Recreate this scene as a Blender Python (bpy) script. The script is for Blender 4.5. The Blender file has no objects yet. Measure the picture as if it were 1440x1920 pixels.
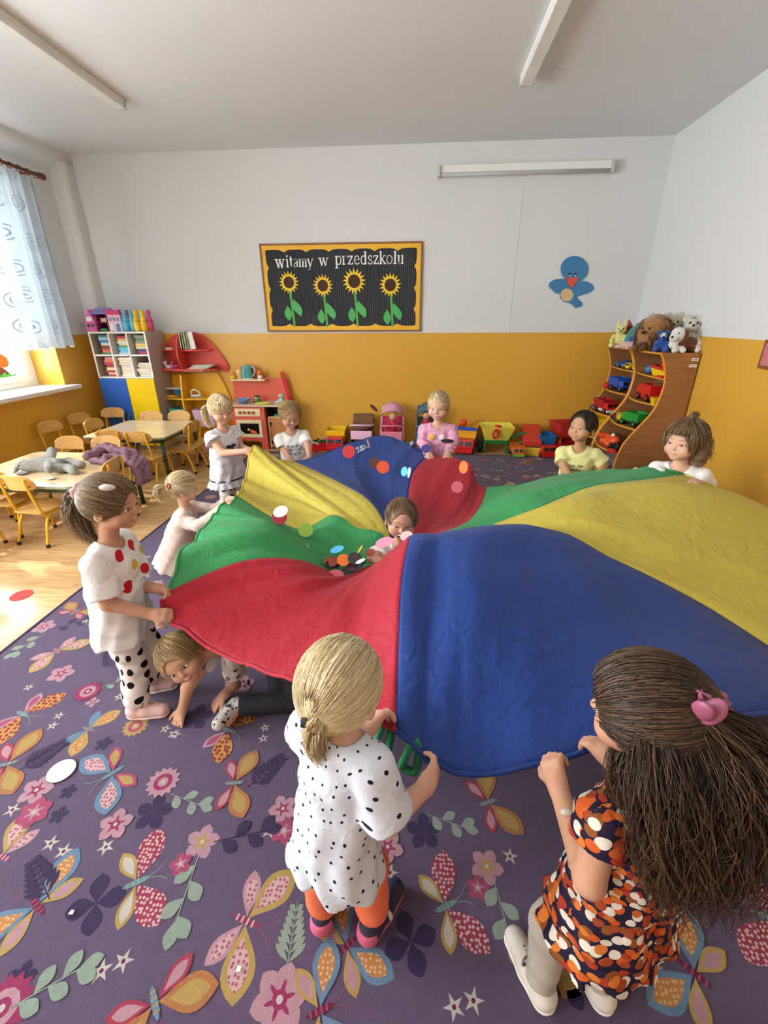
import bpy, bmesh, math, random
import numpy as np
from mathutils import Vector, Matrix, Euler
random.seed(7); RNG = np.random.default_rng(11)
C = bpy.context.scene.collection
PI = math.pi

# ---------------------------------------------------------------- camera
F_PX, CAM_H = 831.3, 1.55
def _cam_axes(pitch=23.48, yaw=4.42, roll=0.27):
    p, y, r = [math.radians(a) for a in (pitch, yaw, roll)]
    fwd = np.array([-math.sin(y)*math.cos(p), math.cos(y)*math.cos(p), -math.sin(p)])
    rt = np.array([math.cos(y), math.sin(y), 0.0]); up = np.cross(rt, fwd)
    c, s = math.cos(r), math.sin(r)
    return np.stack([c*rt - s*up, s*rt + c*up, -fwd], 1)
CAMR = _cam_axes()
cd = bpy.data.cameras.new('camera'); cam = bpy.data.objects.new('camera', cd); C.objects.link(cam)
cd.sensor_fit = 'VERTICAL'; cd.sensor_height = 36.0; cd.lens = F_PX/1920*36.0
cd.clip_start = 0.02
m4 = Matrix.Identity(4)
for i in range(3):
    for j in range(3): m4[i][j] = CAMR[i, j]
m4[2][3] = CAM_H
cam.matrix_world = m4
bpy.context.scene.camera = cam
def _ray(px, py): return CAMR @ np.array([(px-720)/F_PX, (960-py)/F_PX, -1.0])
def PY(px, py, y):                      # the point of the room seen at that pixel, at depth y
    d = _ray(px, py); return d*(y/d[1]) + np.array([0, 0, CAM_H])
def PZ(px, py, z):                      # ... at height z
    d = _ray(px, py); return d*((z-CAM_H)/d[2]) + np.array([0, 0, CAM_H])
def PX(px, py, x):
    d = _ray(px, py); return d*(x/d[0]) + np.array([0, 0, CAM_H])

# ---------------------------------------------------------------- room size
XL, XR, YB, YF, ZC = -4.12, 2.53, 5.85, -2.6, 3.25
DADO = 1.40

# ---------------------------------------------------------------- light
sc = bpy.context.scene
sc.view_settings.view_transform = 'Standard'; sc.view_settings.look = 'None'
sc.view_settings.gamma = 1.0; sc.view_settings.use_curve_mapping = False
sc.view_settings.exposure = 0.36
w = bpy.data.worlds.new('sky'); sc.world = w; w.use_nodes = True
bgn = w.node_tree.nodes['Background']
bgn.inputs[0].default_value = (0.80, 0.90, 1.0, 1); bgn.inputs[1].default_value = 3.0
# windows of the left wall: (y0, y1); the first one is in the picture, the others light the front of the room
WINDOWS = [(3.15, 5.05), (0.55, 2.25), (-1.95, -0.25)]
WZ0, WZ1 = 0.86, 2.86
def area(name, loc, rot, sx, sy, power, col=(1, 1, 1)):
    l = bpy.data.lights.new(name, 'AREA'); l.shape = 'RECTANGLE'; l.size = sx; l.size_y = sy
    l.energy = power; l.color = col
    o = bpy.data.objects.new(name, l); o.location = loc; o.rotation_euler = rot; C.objects.link(o); return o
WIN_POWER = (150, 430, 330)
for (a, b), pw in zip(WINDOWS, WIN_POWER):
    area('window_daylight', (XL-0.62, (a+b)/2, (WZ0+WZ1)/2+0.1), (0, -PI/2, 0), WZ1-WZ0+0.4, b-a+0.4, pw, (0.91, 0.96, 1.0))
sd = bpy.data.lights.new('sun', 'SUN'); sd.energy = 4.0; sd.angle = math.radians(0.6); sd.color = (1.0, 0.95, 0.86)
sun = bpy.data.objects.new('sun', sd); C.objects.link(sun)
sun.rotation_euler = Vector((1.0, -0.50, -0.86)).to_track_quat('-Z', 'Y').to_euler()

# ---------------------------------------------------------------- materials
def lin(c):
    if isinstance(c, str):
        c = c.lstrip('#'); c = [int(c[i:i+2], 16)/255 for i in (0, 2, 4)]
    return tuple((x/12.92 if x <= 0.04045 else ((x+0.055)/1.055)**2.4) for x in c[:3]) + (1.0,)
_M = {}
def nodes_of(m): return m.node_tree.nodes, m.node_tree.links
def M(key, col=None, rough=0.5, var=0.10, scale=8.0, bump=0.0, bscale=60.0, metal=0.0, spec=0.5, sheen=0.0, coat=0.0, sss=0.0, stretch=None):
    """A painted / plastic / cloth surface: base colour with a little procedural unevenness and relief."""
    if key in _M: return _M[key]
    m = bpy.data.materials.new(key); m.use_nodes = True; _M[key] = m
    n, l = nodes_of(m); b = n['Principled BSDF']
    b.inputs['Roughness'].default_value = rough; b.inputs['Metallic'].default_value = metal
    b.inputs['Specular IOR Level'].default_value = spec
    b.inputs['Sheen Weight'].default_value = sheen; b.inputs['Coat Weight'].default_value = coat
    c = lin(col); m.diffuse_color = c
    tc = n.new('ShaderNodeTexCoord'); src = tc.outputs['Object']
    if stretch:
        mp = n.new('ShaderNodeMapping'); mp.inputs['Scale'].default_value = stretch; l.new(src, mp.inputs[0]); src = mp.outputs[0]
    nz = n.new('ShaderNodeTexNoise'); nz.inputs['Scale'].default_value = scale; nz.inputs['Detail'].default_value = 4
    l.new(src, nz.inputs['Vector'])
    mx = n.new('ShaderNodeMix'); mx.data_type = 'RGBA'
    mx.inputs[6].default_value = tuple(max(0, x*(1-var)) for x in c[:3])+(1,)
    mx.inputs[7].default_value = tuple(min(1, x*(1+var)) for x in c[:3])+(1,)
    l.new(nz.outputs['Fac'], mx.inputs[0]); l.new(mx.outputs[2], b.inputs['Base Color'])
    if sss:
        b.inputs['Subsurface Weight'].default_value = sss; b.inputs['Subsurface Radius'].default_value = (0.012, 0.005, 0.003)
        b.inputs['Subsurface Scale'].default_value = 1.0
    if bump:
        n2 = n.new('ShaderNodeTexNoise'); n2.inputs['Scale'].default_value = bscale; n2.inputs['Detail'].default_value = 3
        l.new(src, n2.inputs['Vector'])
        bp = n.new('ShaderNodeBump'); bp.inputs['Strength'].default_value = bump; bp.inputs['Distance'].default_value = 0.01
        l.new(n2.outputs['Fac'], bp.inputs['Height']); l.new(bp.outputs[0], b.inputs['Normal'])
    return m
def wood(key, c1, c2, rough=0.4, scale=(2, 26, 26), rnd=0.0):
    if key in _M: return _M[key]
    m = bpy.data.materials.new(key); m.use_nodes = True; _M[key] = m; m.diffuse_color = lin(c1)
    n, l = nodes_of(m); b = n['Principled BSDF']; b.inputs['Roughness'].default_value = rough
    tc = n.new('ShaderNodeTexCoord'); mp = n.new('ShaderNodeMapping'); mp.inputs['Scale'].default_value = scale
    l.new(tc.outputs['Object'], mp.inputs[0])
    nz = n.new('ShaderNodeTexNoise'); nz.inputs['Scale'].default_value = 1.6; nz.inputs['Detail'].default_value = 6; nz.inputs['Distortion'].default_value = 0.6
    l.new(mp.outputs[0], nz.inputs['Vector'])
    cr = n.new('ShaderNodeValToRGB'); cr.color_ramp.elements[0].position = 0.3; cr.color_ramp.elements[1].position = 0.72
    cr.color_ramp.elements[0].color = lin(c1); cr.color_ramp.elements[1].color = lin(c2)
    l.new(nz.outputs['Fac'], cr.inputs[0]); out = cr.outputs[0]
    if rnd:
        oi = n.new('ShaderNodeObjectInfo'); hs = n.new('ShaderNodeHueSaturation')
        mr = n.new('ShaderNodeMapRange'); mr.inputs[3].default_value = 1-rnd; mr.inputs[4].default_value = 1+rnd
        l.new(oi.outputs['Random'], mr.inputs[0]); l.new(mr.outputs[0], hs.inputs['Value'])
        l.new(out, hs.inputs['Color']); out = hs.outputs[0]
        ad = n.new('ShaderNodeVectorMath'); ad.operation = 'ADD'; l.new(tc.outputs['Object'], ad.inputs[0])
        cx = n.new('ShaderNodeCombineXYZ')
        for k in range(3): l.new(oi.outputs['Random'], cx.inputs[k])
        sc_ = n.new('ShaderNodeVectorMath'); sc_.operation = 'SCALE'; sc_.inputs['Scale'].default_value = 37.0
        l.new(cx.outputs[0], sc_.inputs[0]); l.new(sc_.outputs[0], ad.inputs[1]); l.new(ad.outputs[0], mp.inputs[0])
    l.new(out, b.inputs['Base Color'])
    return m
def cloth_relief(m, scale=26, k=.35):
    n, l = nodes_of(m); b = n['Principled BSDF']; tc = n.new('ShaderNodeTexCoord'); nz = n.new('ShaderNodeTexNoise')
    nz.inputs['Scale'].default_value = scale; nz.inputs['Detail'].default_value = 5; nz.inputs['Distortion'].default_value = 1.2
    l.new(tc.outputs['Object'], nz.inputs['Vector']); bp = n.new('ShaderNodeBump'); bp.inputs['Strength'].default_value = k; bp.inputs['Distance'].default_value = 0.012
    l.new(nz.outputs['Fac'], bp.inputs['Height']); l.new(bp.outputs[0], b.inputs['Normal']); return m
def dots(key, base, layers, rough=0.8, vec='UV'):
    """Printed cloth: layers of (spacing, radius, jitter, [colours], offset) dots on a base colour."""
    if key in _M: return _M[key]
    m = bpy.data.materials.new(key); m.use_nodes = True; _M[key] = m; m.diffuse_color = lin(base)
    n, l = nodes_of(m); b = n['Principled BSDF']; b.inputs['Roughness'].default_value = rough
    b.inputs['Specular IOR Level'].default_value = 0.2
    tc = n.new('ShaderNodeTexCoord'); prev = None
    rg = n.new('ShaderNodeRGB'); rg.outputs[0].default_value = lin(base); prev = rg.outputs[0]
    for sp, r, jit, cols, off in layers:
        mp = n.new('ShaderNodeMapping'); mp.inputs['Location'].default_value = (off, off*0.7, 0)
        l.new(tc.outputs['Object' if vec == 'Flat' else vec], mp.inputs[0])
        v = n.new('ShaderNodeTexVoronoi'); v.voronoi_dimensions = '3D' if vec == 'Object' else '2D'
        v.inputs['Scale'].default_value = 1.0/sp; v.inputs['Randomness'].default_value = jit
        l.new(mp.outputs[0], v.inputs['Vector'])
        cr = n.new('ShaderNodeValToRGB'); cr.color_ramp.interpolation = 'CONSTANT'
        els = cr.color_ramp.elements
        while len(els) < len(cols): els.new(0.5)
        for i, cc in enumerate(cols):
            els[i].position = i/len(cols); els[i].color = lin(cc)
        if len(cols) == 1:
            els[0].color = lin(cols[0]); els[1].color = lin(cols[0])
        sx = n.new('ShaderNodeSeparateColor'); l.new(v.outputs['Color'], sx.inputs[0]); l.new(sx.outputs[0], cr.inputs[0])
        lt = n.new('ShaderNodeMath'); lt.operation = 'LESS_THAN'; lt.inputs[1].default_value = r/sp
        l.new(v.outputs['Distance'], lt.inputs[0])
        mx = n.new('ShaderNodeMix'); mx.data_type = 'RGBA'
        l.new(lt.outputs[0], mx.inputs[0]); l.new(prev, mx.inputs[6]); l.new(cr.outputs[0], mx.inputs[7]); prev = mx.outputs[2]
    l.new(prev, b.inputs['Base Color'])
    return cloth_relief(m) if vec != 'Flat' else m
def spots(key, base, pts, rough=0.8):
    """Cloth with single printed spots: pts = [(centre in object space, radius, colour)]."""
    m = bpy.data.materials.new(key); m.use_nodes = True; n, l = nodes_of(m); b = n['Principled BSDF']
    m.diffuse_color = lin(base)
    b.inputs['Roughness'].default_value = rough; b.inputs['Specular IOR Level'].default_value = 0.2
    tc = n.new('ShaderNodeTexCoord'); rg = n.new('ShaderNodeRGB'); rg.outputs[0].default_value = lin(base); prev = rg.outputs[0]
    for c, r, col in pts:
        d = n.new('ShaderNodeVectorMath'); d.operation = 'DISTANCE'; d.inputs[1].default_value = tuple(c)
        l.new(tc.outputs['Object'], d.inputs[0])
        lt = n.new('ShaderNodeMath'); lt.operation = 'LESS_THAN'; lt.inputs[1].default_value = r; l.new(d.outputs['Value'], lt.inputs[0])
        mx = n.new('ShaderNodeMix'); mx.data_type = 'RGBA'; mx.inputs[7].default_value = lin(col)
        l.new(lt.outputs[0], mx.inputs[0]); l.new(prev, mx.inputs[6]); prev = mx.outputs[2]
    l.new(prev, b.inputs['Base Color'])
    return cloth_relief(m)

# ---------------------------------------------------------------- mesh building
def frame_of(d):
    d = np.asarray(d, float); d = d/np.linalg.norm(d)
    a = np.array([0, 0, 1.0]) if abs(d[2]) < 0.9 else np.array([1.0, 0, 0])
    u = np.cross(a, d); u /= np.linalg.norm(u); return u, np.cross(d, u), d
class MB:
    def __init__(s): s.v = []; s.f = []; s.mi = []; s.sm = []
    def add(s, vs, fs, m=0, smooth=False):
        o = len(s.v); s.v += [tuple(map(float, p)) for p in vs]
        for f in fs:
            s.f.append(tuple(i+o for i in f)); s.mi.append(m); s.sm.append(smooth)
        return s
    def box(s, x0, x1, y0, y1, z0, z1, m=0):
        vs = [(x, y, z) for x in (x0, x1) for y in (y0, y1) for z in (z0, z1)]
        return s.add(vs, [(0, 1, 3, 2), (4, 6, 7, 5), (0, 4, 5, 1), (2, 3, 7, 6), (0, 2, 6, 4), (1, 5, 7, 3)], m)
    def obox(s, c, size, R=None, m=0):
        R = np.eye(3) if R is None else np.asarray(R); h = np.array(size)/2
        vs = [np.asarray(c) + R @ (h*np.array([x, y, z])) for x in (-1, 1) for y in (-1, 1) for z in (-1, 1)]
        return s.add(vs, [(0, 1, 3, 2), (4, 6, 7, 5), (0, 4, 5, 1), (2, 3, 7, 6), (0, 2, 6, 4), (1, 5, 7, 3)], m)
    def cyl(s, p0, p1, r0, r1=None, n=16, m=0):
        r1 = r0 if r1 is None else r1; p0 = np.asarray(p0, float); p1 = np.asarray(p1, float)
        u, v, d = frame_of(p1-p0); vs = []
        for p, r in ((p0, r0), (p1, r1)):
            for k in range(n):
                a = 2*PI*k/n; vs.append(p + r*(math.cos(a)*u + math.sin(a)*v))
        s.add(vs, [(k, (k+1) % n, n+(k+1) % n, n+k) for k in range(n)], m, True)
        o = len(s.v) - 2*n
        s.f += [tuple(o+k for k in reversed(range(n))), tuple(o+n+k for k in range(n))]; s.mi += [m, m]; s.sm += [False, False]
        return s
    def tube(s, pts, r, n=8, m=0, closed=False):
        P = [np.asarray(p, float) for p in pts]; N = len(P)
        rr = r if isinstance(r, (list, tuple, np.ndarray)) else [r]*N
        vs = []; u = None
        for i in range(N):
            t = (P[(i+1) % N]-P[i-1]) if closed else (P[min(i+1, N-1)]-P[max(i-1, 0)])
            t = t/(np.linalg.norm(t)+1e-9)
            if u is None: u = frame_of(t)[0]
            u = u - t*np.dot(u, t); u /= np.linalg.norm(u)+1e-9; v = np.cross(t, u)
            for k in range(n):
                a = 2*PI*k/n; vs.append(P[i] + rr[i]*(math.cos(a)*u+math.sin(a)*v))
        fs = []
        for i in range(N if closed else N-1):
            j = (i+1) % N
            for k in range(n): fs.append((i*n+k, i*n+(k+1) % n, j*n+(k+1) % n, j*n+k))
        if not closed:
            fs.append(tuple(reversed(range(n)))); fs.append(tuple((N-1)*n+k for k in range(n)))
        return s.add(vs, fs, m, True)
    def ell(s, c, r, m=0, R=None, nu=16, nv=10):
        R = np.eye(3) if R is None else np.asarray(R); c = np.asarray(c, float)
        r = (r, r, r) if not hasattr(r, '__len__') else r; vs = [c + R @ np.array([0, 0, -r[2]])]
        for j in range(1, nv):
            t = -PI/2 + PI*j/nv
            for k in range(nu):
                a = 2*PI*k/nu; vs.append(c + R @ np.array([r[0]*math.cos(t)*math.cos(a), r[1]*math.cos(t)*math.sin(a), r[2]*math.sin(t)]))
        vs.append(c + R @ np.array([0, 0, r[2]])); fs = []
        for k in range(nu): fs.append((0, 1+(k+1) % nu, 1+k))
        for j in range(nv-2):
            for k in range(nu): fs.append((1+j*nu+k, 1+j*nu+(k+1) % nu, 1+(j+1)*nu+(k+1) % nu, 1+(j+1)*nu+k))
        e = len(vs)-1
        for k in range(nu): fs.append((e, 1+(nv-2)*nu+k, 1+(nv-2)*nu+(k+1) % nu))
        return s.add(vs, fs, m, True)
    def lathe(s, prof, c=(0, 0, 0), n=20, m=0, R=None, smooth=True):
        R = np.eye(3) if R is None else np.asarray(R); c = np.asarray(c, float); vs = []
        for r, z in prof:
            for k in range(n):
                a = 2*PI*k/n; vs.append(c + R @ np.array([r*math.cos(a), r*math.sin(a), z]))
        L = len(prof); fs = [(j*n+k, j*n+(k+1) % n, (j+1)*n+(k+1) % n, (j+1)*n+k) for j in range(L-1) for k in range(n)]
        s.add(vs, fs, m, smooth); o = len(s.v)-L*n
        if prof[0][0] > 1e-6: s.f.append(tuple(o+k for k in reversed(range(n)))); s.mi.append(m); s.sm.append(False)
        if prof[-1][0] > 1e-6: s.f.append(tuple(o+(L-1)*n+k for k in range(n))); s.mi.append(m); s.sm.append(False)
        return s
    def prism(s, poly, o, u, v, depth, m=0, ms=None):
        """polygon (a, b) in the plane o + a*u + b*v, thickened by the vector depth."""
        o, u, v, d = [np.asarray(q, float) for q in (o, u, v, depth)]; n = len(poly)
        vs = [o+a*u+b*v for a, b in poly] + [o+a*u+b*v+d for a, b in poly]
        s.add(vs, [tuple(reversed(range(n))), tuple(range(n, 2*n))], m)
        k0 = len(s.v)-2*n
        for k in range(n):
            s.f.append((k0+k, k0+(k+1) % n, k0+n+(k+1) % n, k0+n+k)); s.mi.append(m if ms is None else ms); s.sm.append(False)
        return s
    def build(s, name, mats, parent=None, bevel=0.0, loc=None, rz=0.0, seg=2):
        me = bpy.data.meshes.new(name); me.from_pydata(s.v, [], s.f)
        for mm in (mats if isinstance(mats, (list, tuple)) else [mats]): me.materials.append(mm)
        me.polygons.foreach_set('material_index', s.mi); me.polygons.foreach_set('use_smooth', s.sm)
        bm = bmesh.new(); bm.from_mesh(me); bmesh.ops.recalc_face_normals(bm, faces=bm.faces); bm.to_mesh(me); bm.free()
        me.update(); o = bpy.data.objects.new(name, me); C.objects.link(o)
        if parent is not None: o.parent = parent
        if loc is not None: o.location = loc
        if rz: o.rotation_euler[2] = rz
        if bevel:
            b = o.modifiers.new('bevel', 'BEVEL'); b.width = bevel; b.segments = seg; b.limit_method = 'ANGLE'; b.angle_limit = math.radians(50)
        return o
def tag(o, label=None, cat=None, group=None, kind=None):
    if label: o['label'] = label
    if cat: o['category'] = cat
    if group: o['group'] = group
    if kind: o['kind'] = kind
    return o
def thing(name, label, cat, loc=(0, 0, 0), rz=0.0, group=None):
    o = bpy.data.objects.new(name, None); C.objects.link(o); o.empty_display_size = 0.05
    o.location = tuple(map(float, loc)); o.rotation_euler = (0, 0, rz); return tag(o, label, cat, group)
def copy_tree(o, parent=None, kids=None):
    kids = kids if kids is not None else {}
    c = o.copy(); C.objects.link(c); c.parent = parent
    for ch in list(o.children): copy_tree(ch, c)
    return c
def arc(cx, cy, r, a0, a1, n=8, ry=None):
    ry = r if ry is None else ry
    return [(cx+r*math.cos(a0+(a1-a0)*k/n), cy+ry*math.sin(a0+(a1-a0)*k/n)) for k in range(n+1)]
def rrect(x0, x1, y0, y1, r, n=5):
    return arc(x1-r, y0+r, r, -PI/2, 0, n)+arc(x1-r, y1-r, r, 0, PI/2, n)+arc(x0+r, y1-r, r, PI/2, PI, n)+arc(x0+r, y0+r, r, PI, 1.5*PI, n)
def smooth_path(pts, n=40, closed=False):
    """Catmull-Rom through the points."""
    P = [np.asarray(p, float) for p in pts]; N = len(P); out = []
    seg = N if closed else N-1; per = max(2, n//seg)
    for i in range(seg):
        g = (lambda k: P[k % N]) if closed else (lambda k: P[min(max(k, 0), N-1)])
        a, b, c, d = g(i-1), g(i), g(i+1), g(i+2)
        for q in range(per):
            t = q/per; out.append(0.5*(2*b+(c-a)*t+(2*a-5*b+4*c-d)*t*t+(3*b-a-3*c+d)*t**3))
    if not closed: out.append(P[-1])
    return out
# ---------------------------------------------------------------- smooth-blended bodies (implicit surface -> mesh)
class SDF:
    """Round cones and ellipsoids, smoothly united / cut, turned into one closed mesh by surface nets."""
    def __init__(s, h=0.004): s.h = h; s.ops = []
    def rc(s, a, b, ra, rb=None, k=.015, cut=None, sub=False):
        s.ops.append(('rc', np.asarray(a, float), np.asarray(b, float), ra, ra if rb is None else rb, k, cut, sub)); return s
    def el(s, c, r, R=None, k=.015, sub=False, cut=None):
        r = (r, r, r) if not hasattr(r, '__len__') else r
        s.ops.append(('el', np.asarray(c, float), np.asarray(r, float), np.eye(3) if R is None else np.asarray(R, float), None, k, cut, sub)); return s
    def chain(s, pts, rs, k=.015, cut=None):
        for a, b, ra, rb in zip(pts[:-1], pts[1:], rs[:-1], rs[1:]): s.rc(a, b, ra, rb, k, cut)
        return s
    def plane(s, p, n): s.ops.append(('pl', np.asarray(p, float), np.asarray(n, float)/np.linalg.norm(n))); return s
    def _bb(s, op):
        if op[0] == 'rc':
            r = max(op[3], op[4]); return np.minimum(op[1], op[2])-r, np.maximum(op[1], op[2])+r
        e = np.sqrt(((op[3]*op[2])**2).sum(1)); return op[1]-e, op[1]+e
    def mesh(s, disp=None, off=0.0):
        h = s.h; pos = [op for op in s.ops if op[0] != 'pl' and not op[7]]
        lo = np.min([s._bb(o)[0] for o in pos], 0)-4*h-off-.006; hi = np.max([s._bb(o)[1] for o in pos], 0)+4*h+off+.006
        n = np.ceil((hi-lo)/h).astype(int)+1
        ax = [(lo[i]+h*np.arange(n[i])).astype(np.float32) for i in range(3)]
        D = np.full(n, 0.2, np.float32)
        for op in s.ops:
            if op[0] == 'pl':
                d = (ax[0][:, None, None]-op[1][0])*op[2][0]+(ax[1][None, :, None]-op[1][1])*op[2][1]+(ax[2][None, None, :]-op[1][2])*op[2][2]
                np.maximum(D, d.astype(np.float32), out=D); continue
            k = op[5]; b0, b1 = s._bb(op); mg = k+3*h+off+.006
            i0 = np.maximum(0, np.floor((b0-mg-lo)/h).astype(int)); i1 = np.minimum(n, np.ceil((b1+mg-lo)/h).astype(int)+1)
            if (i1 <= i0).any(): continue
            sl = tuple(slice(i0[i], i1[i]) for i in range(3))
            X = ax[0][sl[0]][:, None, None]; Y = ax[1][sl[1]][None, :, None]; Z = ax[2][sl[2]][None, None, :]
            if op[0] == 'rc':
                a, ba = op[1], op[2]-op[1]; L = float(ba@ba)+1e-12
                px, py, pz = X-a[0], Y-a[1], Z-a[2]
                t = np.clip((px*ba[0]+py*ba[1]+pz*ba[2])/L, 0, 1)
                d = np.sqrt((px-t*ba[0])**2+(py-t*ba[1])**2+(pz-t*ba[2])**2)-(op[3]+(op[4]-op[3])*t)
            else:
                c, r, R = op[1], op[2], op[3]; px, py, pz = X-c[0], Y-c[1], Z-c[2]; k0 = 0; k1 = 0
                for j in range(3):
                    q = (px*R[0, j]+py*R[1, j]+pz*R[2, j])/r[j]; k0 = k0+q*q; k1 = k1+(q/r[j])**2
                k0 = np.sqrt(k0); d = k0*(k0-1)/np.sqrt(k1+1e-9)
            if op[6]:
                for p, nn in op[6]:
                    nn = np.asarray(nn, float)/np.linalg.norm(nn); d = np.maximum(d, (X-p[0])*nn[0]+(Y-p[1])*nn[1]+(Z-p[2])*nn[2])
            S = D[sl]
            if op[7]:                                   # smooth subtraction
                g = np.clip(.5-.5*(S+d)/k, 0, 1); D[sl] = S*(1-g)-d*g+k*g*(1-g)
            else:
                g = np.clip(.5+.5*(S-d)/k, 0, 1); D[sl] = S*(1-g)+d*g-k*g*(1-g)
        if off: D -= off
        if disp is not None: D += disp(ax[0][:, None, None], ax[1][None, :, None], ax[2][None, None, :]).astype(np.float32)
        return surfnet(D, lo, h)
def surfnet(D, lo, h):
    I = D < 0; n = np.array(D.shape); m = n-1
    cnt = np.zeros(m, np.int8)
    for dx in (0, 1):
        for dy in (0, 1):
            for dz in (0, 1): cnt += I[dx:dx+m[0], dy:dy+m[1], dz:dz+m[2]]
    act = (cnt > 0) & (cnt < 8); idx = np.full(m, -1, np.int32); A = np.argwhere(act); idx[act] = np.arange(len(A))
    V = np.zeros((len(A), 3)); W = np.zeros(len(A))
    cor = [(a, b, c) for a in (0, 1) for b in (0, 1) for c in (0, 1)]
    vals = {c: D[A[:, 0]+c[0], A[:, 1]+c[1], A[:, 2]+c[2]] for c in cor}
    for c in cor:
        for ax in range(3):
            if c[ax]: continue
            e = list(c); e[ax] = 1; e = tuple(e); va, vb = vals[c], vals[e]; mk = (va < 0) != (vb < 0)
            t = np.where(mk, va/(va-vb+1e-12), 0)
            P = np.tile(np.array(c, float), (len(A), 1)); P[:, ax] += t
            V[mk] += P[mk]; W[mk] += 1
    V = (A+V/W[:, None])*h+lo
    F = []
    for ax in range(3):
        b, c = (ax+1) % 3, (ax+2) % 3
        s0 = [slice(None)]*3; s1 = [slice(None)]*3; s0[ax] = slice(0, n[ax]-1); s1[ax] = slice(1, n[ax])
        i0, i1 = I[tuple(s0)], I[tuple(s1)]; E = np.argwhere(i0 != i1)
        ok = (E[:, b] > 0) & (E[:, c] > 0) & (E[:, b] < n[b]-1) & (E[:, c] < n[c]-1); E = E[ok]
        fl = i0[E[:, 0], E[:, 1], E[:, 2]]
        q = []
        for db, dc in ((1, 1), (0, 1), (0, 0), (1, 0)):
            G = E.copy(); G[:, b] -= db; G[:, c] -= dc; q.append(idx[G[:, 0], G[:, 1], G[:, 2]])
        Q = np.stack(q, 1); Q[~fl] = Q[~fl][:, ::-1]; F.append(Q)
    F = np.concatenate(F); F = F[(F >= 0).all(1)]
    return V, F
def np_obj(name, V, F, mats, parent=None, loc=(0, 0, 0), smooth=True, mi=None, uv=None, period=0.6597):
    """numpy vertices (room coordinates) and equal-sized faces -> object whose origin is at loc (or its thing's)."""
    V = np.asarray(V, float); F = np.asarray(F); k = F.shape[1]
    p, r = np.array(loc, float), parent
    if parent is not None:
        p = np.zeros(3)
        while r is not None: p = p+np.array(r.location); r = r.parent
    me = bpy.data.meshes.new(name); me.vertices.add(len(V)); me.vertices.foreach_set('co', (V-p).ravel())
    me.loops.add(F.size); me.loops.foreach_set('vertex_index', F.ravel().astype(np.int32))
    me.polygons.add(len(F)); me.polygons.foreach_set('loop_start', (np.arange(len(F))*k).astype(np.int32))
    me.polygons.foreach_set('loop_total', np.full(len(F), k, np.int32))
    for mm in (mats if isinstance(mats, (list, tuple)) else [mats]): me.materials.append(mm)
    if mi is not None: me.polygons.foreach_set('material_index', np.asarray(mi, np.int32))
    me.polygons.foreach_set('use_smooth', np.full(len(F), smooth))
    if uv is not None:
        U = np.asarray(uv, np.float32)[F]; wrap = (U[:, :, 0].max(1)-U[:, :, 0].min(1)) > period/2
        U[:, :, 0] += period*(wrap[:, None] & (U[:, :, 0] < U[:, :, 0].mean(1, keepdims=True)))
        u = me.uv_layers.new(name='UVMap'); u.data.foreach_set('uv', U.ravel())
    me.update(calc_edges=True); me.validate()
    o = bpy.data.objects.new(name, me); C.objects.link(o)
    if parent is not None: o.parent = parent
    else: o.location = tuple(p)
    return o
def unit(v): v = np.asarray(v, float); return v/(np.linalg.norm(v)+1e-12)
def tubes_np(paths, radii, n=3):
    """many thin strands as one mesh: paths (S, K, 3), radii (S, K) -> V, F(quads), strand index of each face"""
    P = np.asarray(paths, float); S, K, _ = P.shape; R = np.asarray(radii, float)
    T = np.gradient(P, axis=1); T /= np.linalg.norm(T, axis=2, keepdims=True)+1e-9
    ref = np.where(np.abs(T[..., 2:3]) < .9, np.array([0, 0, 1.0]), np.array([1.0, 0, 0]))
    U = np.cross(ref, T); U /= np.linalg.norm(U, axis=2, keepdims=True)+1e-9; Wv = np.cross(T, U)
    a = 2*PI*np.arange(n)/n
    V = P[:, :, None, :]+R[:, :, None, None]*(np.cos(a)[None, None, :, None]*U[:, :, None, :]+np.sin(a)[None, None, :, None]*Wv[:, :, None, :])
    ids = np.arange(S*K*n).reshape(S, K, n); i0 = ids[:, :-1]; i1 = ids[:, 1:]
    F = np.stack([i0, np.roll(i0, -1, 2), np.roll(i1, -1, 2), i1], -1).reshape(-1, 4)
    return V.reshape(-1, 3), F, np.repeat(np.arange(S), (K-1)*n)
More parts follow.
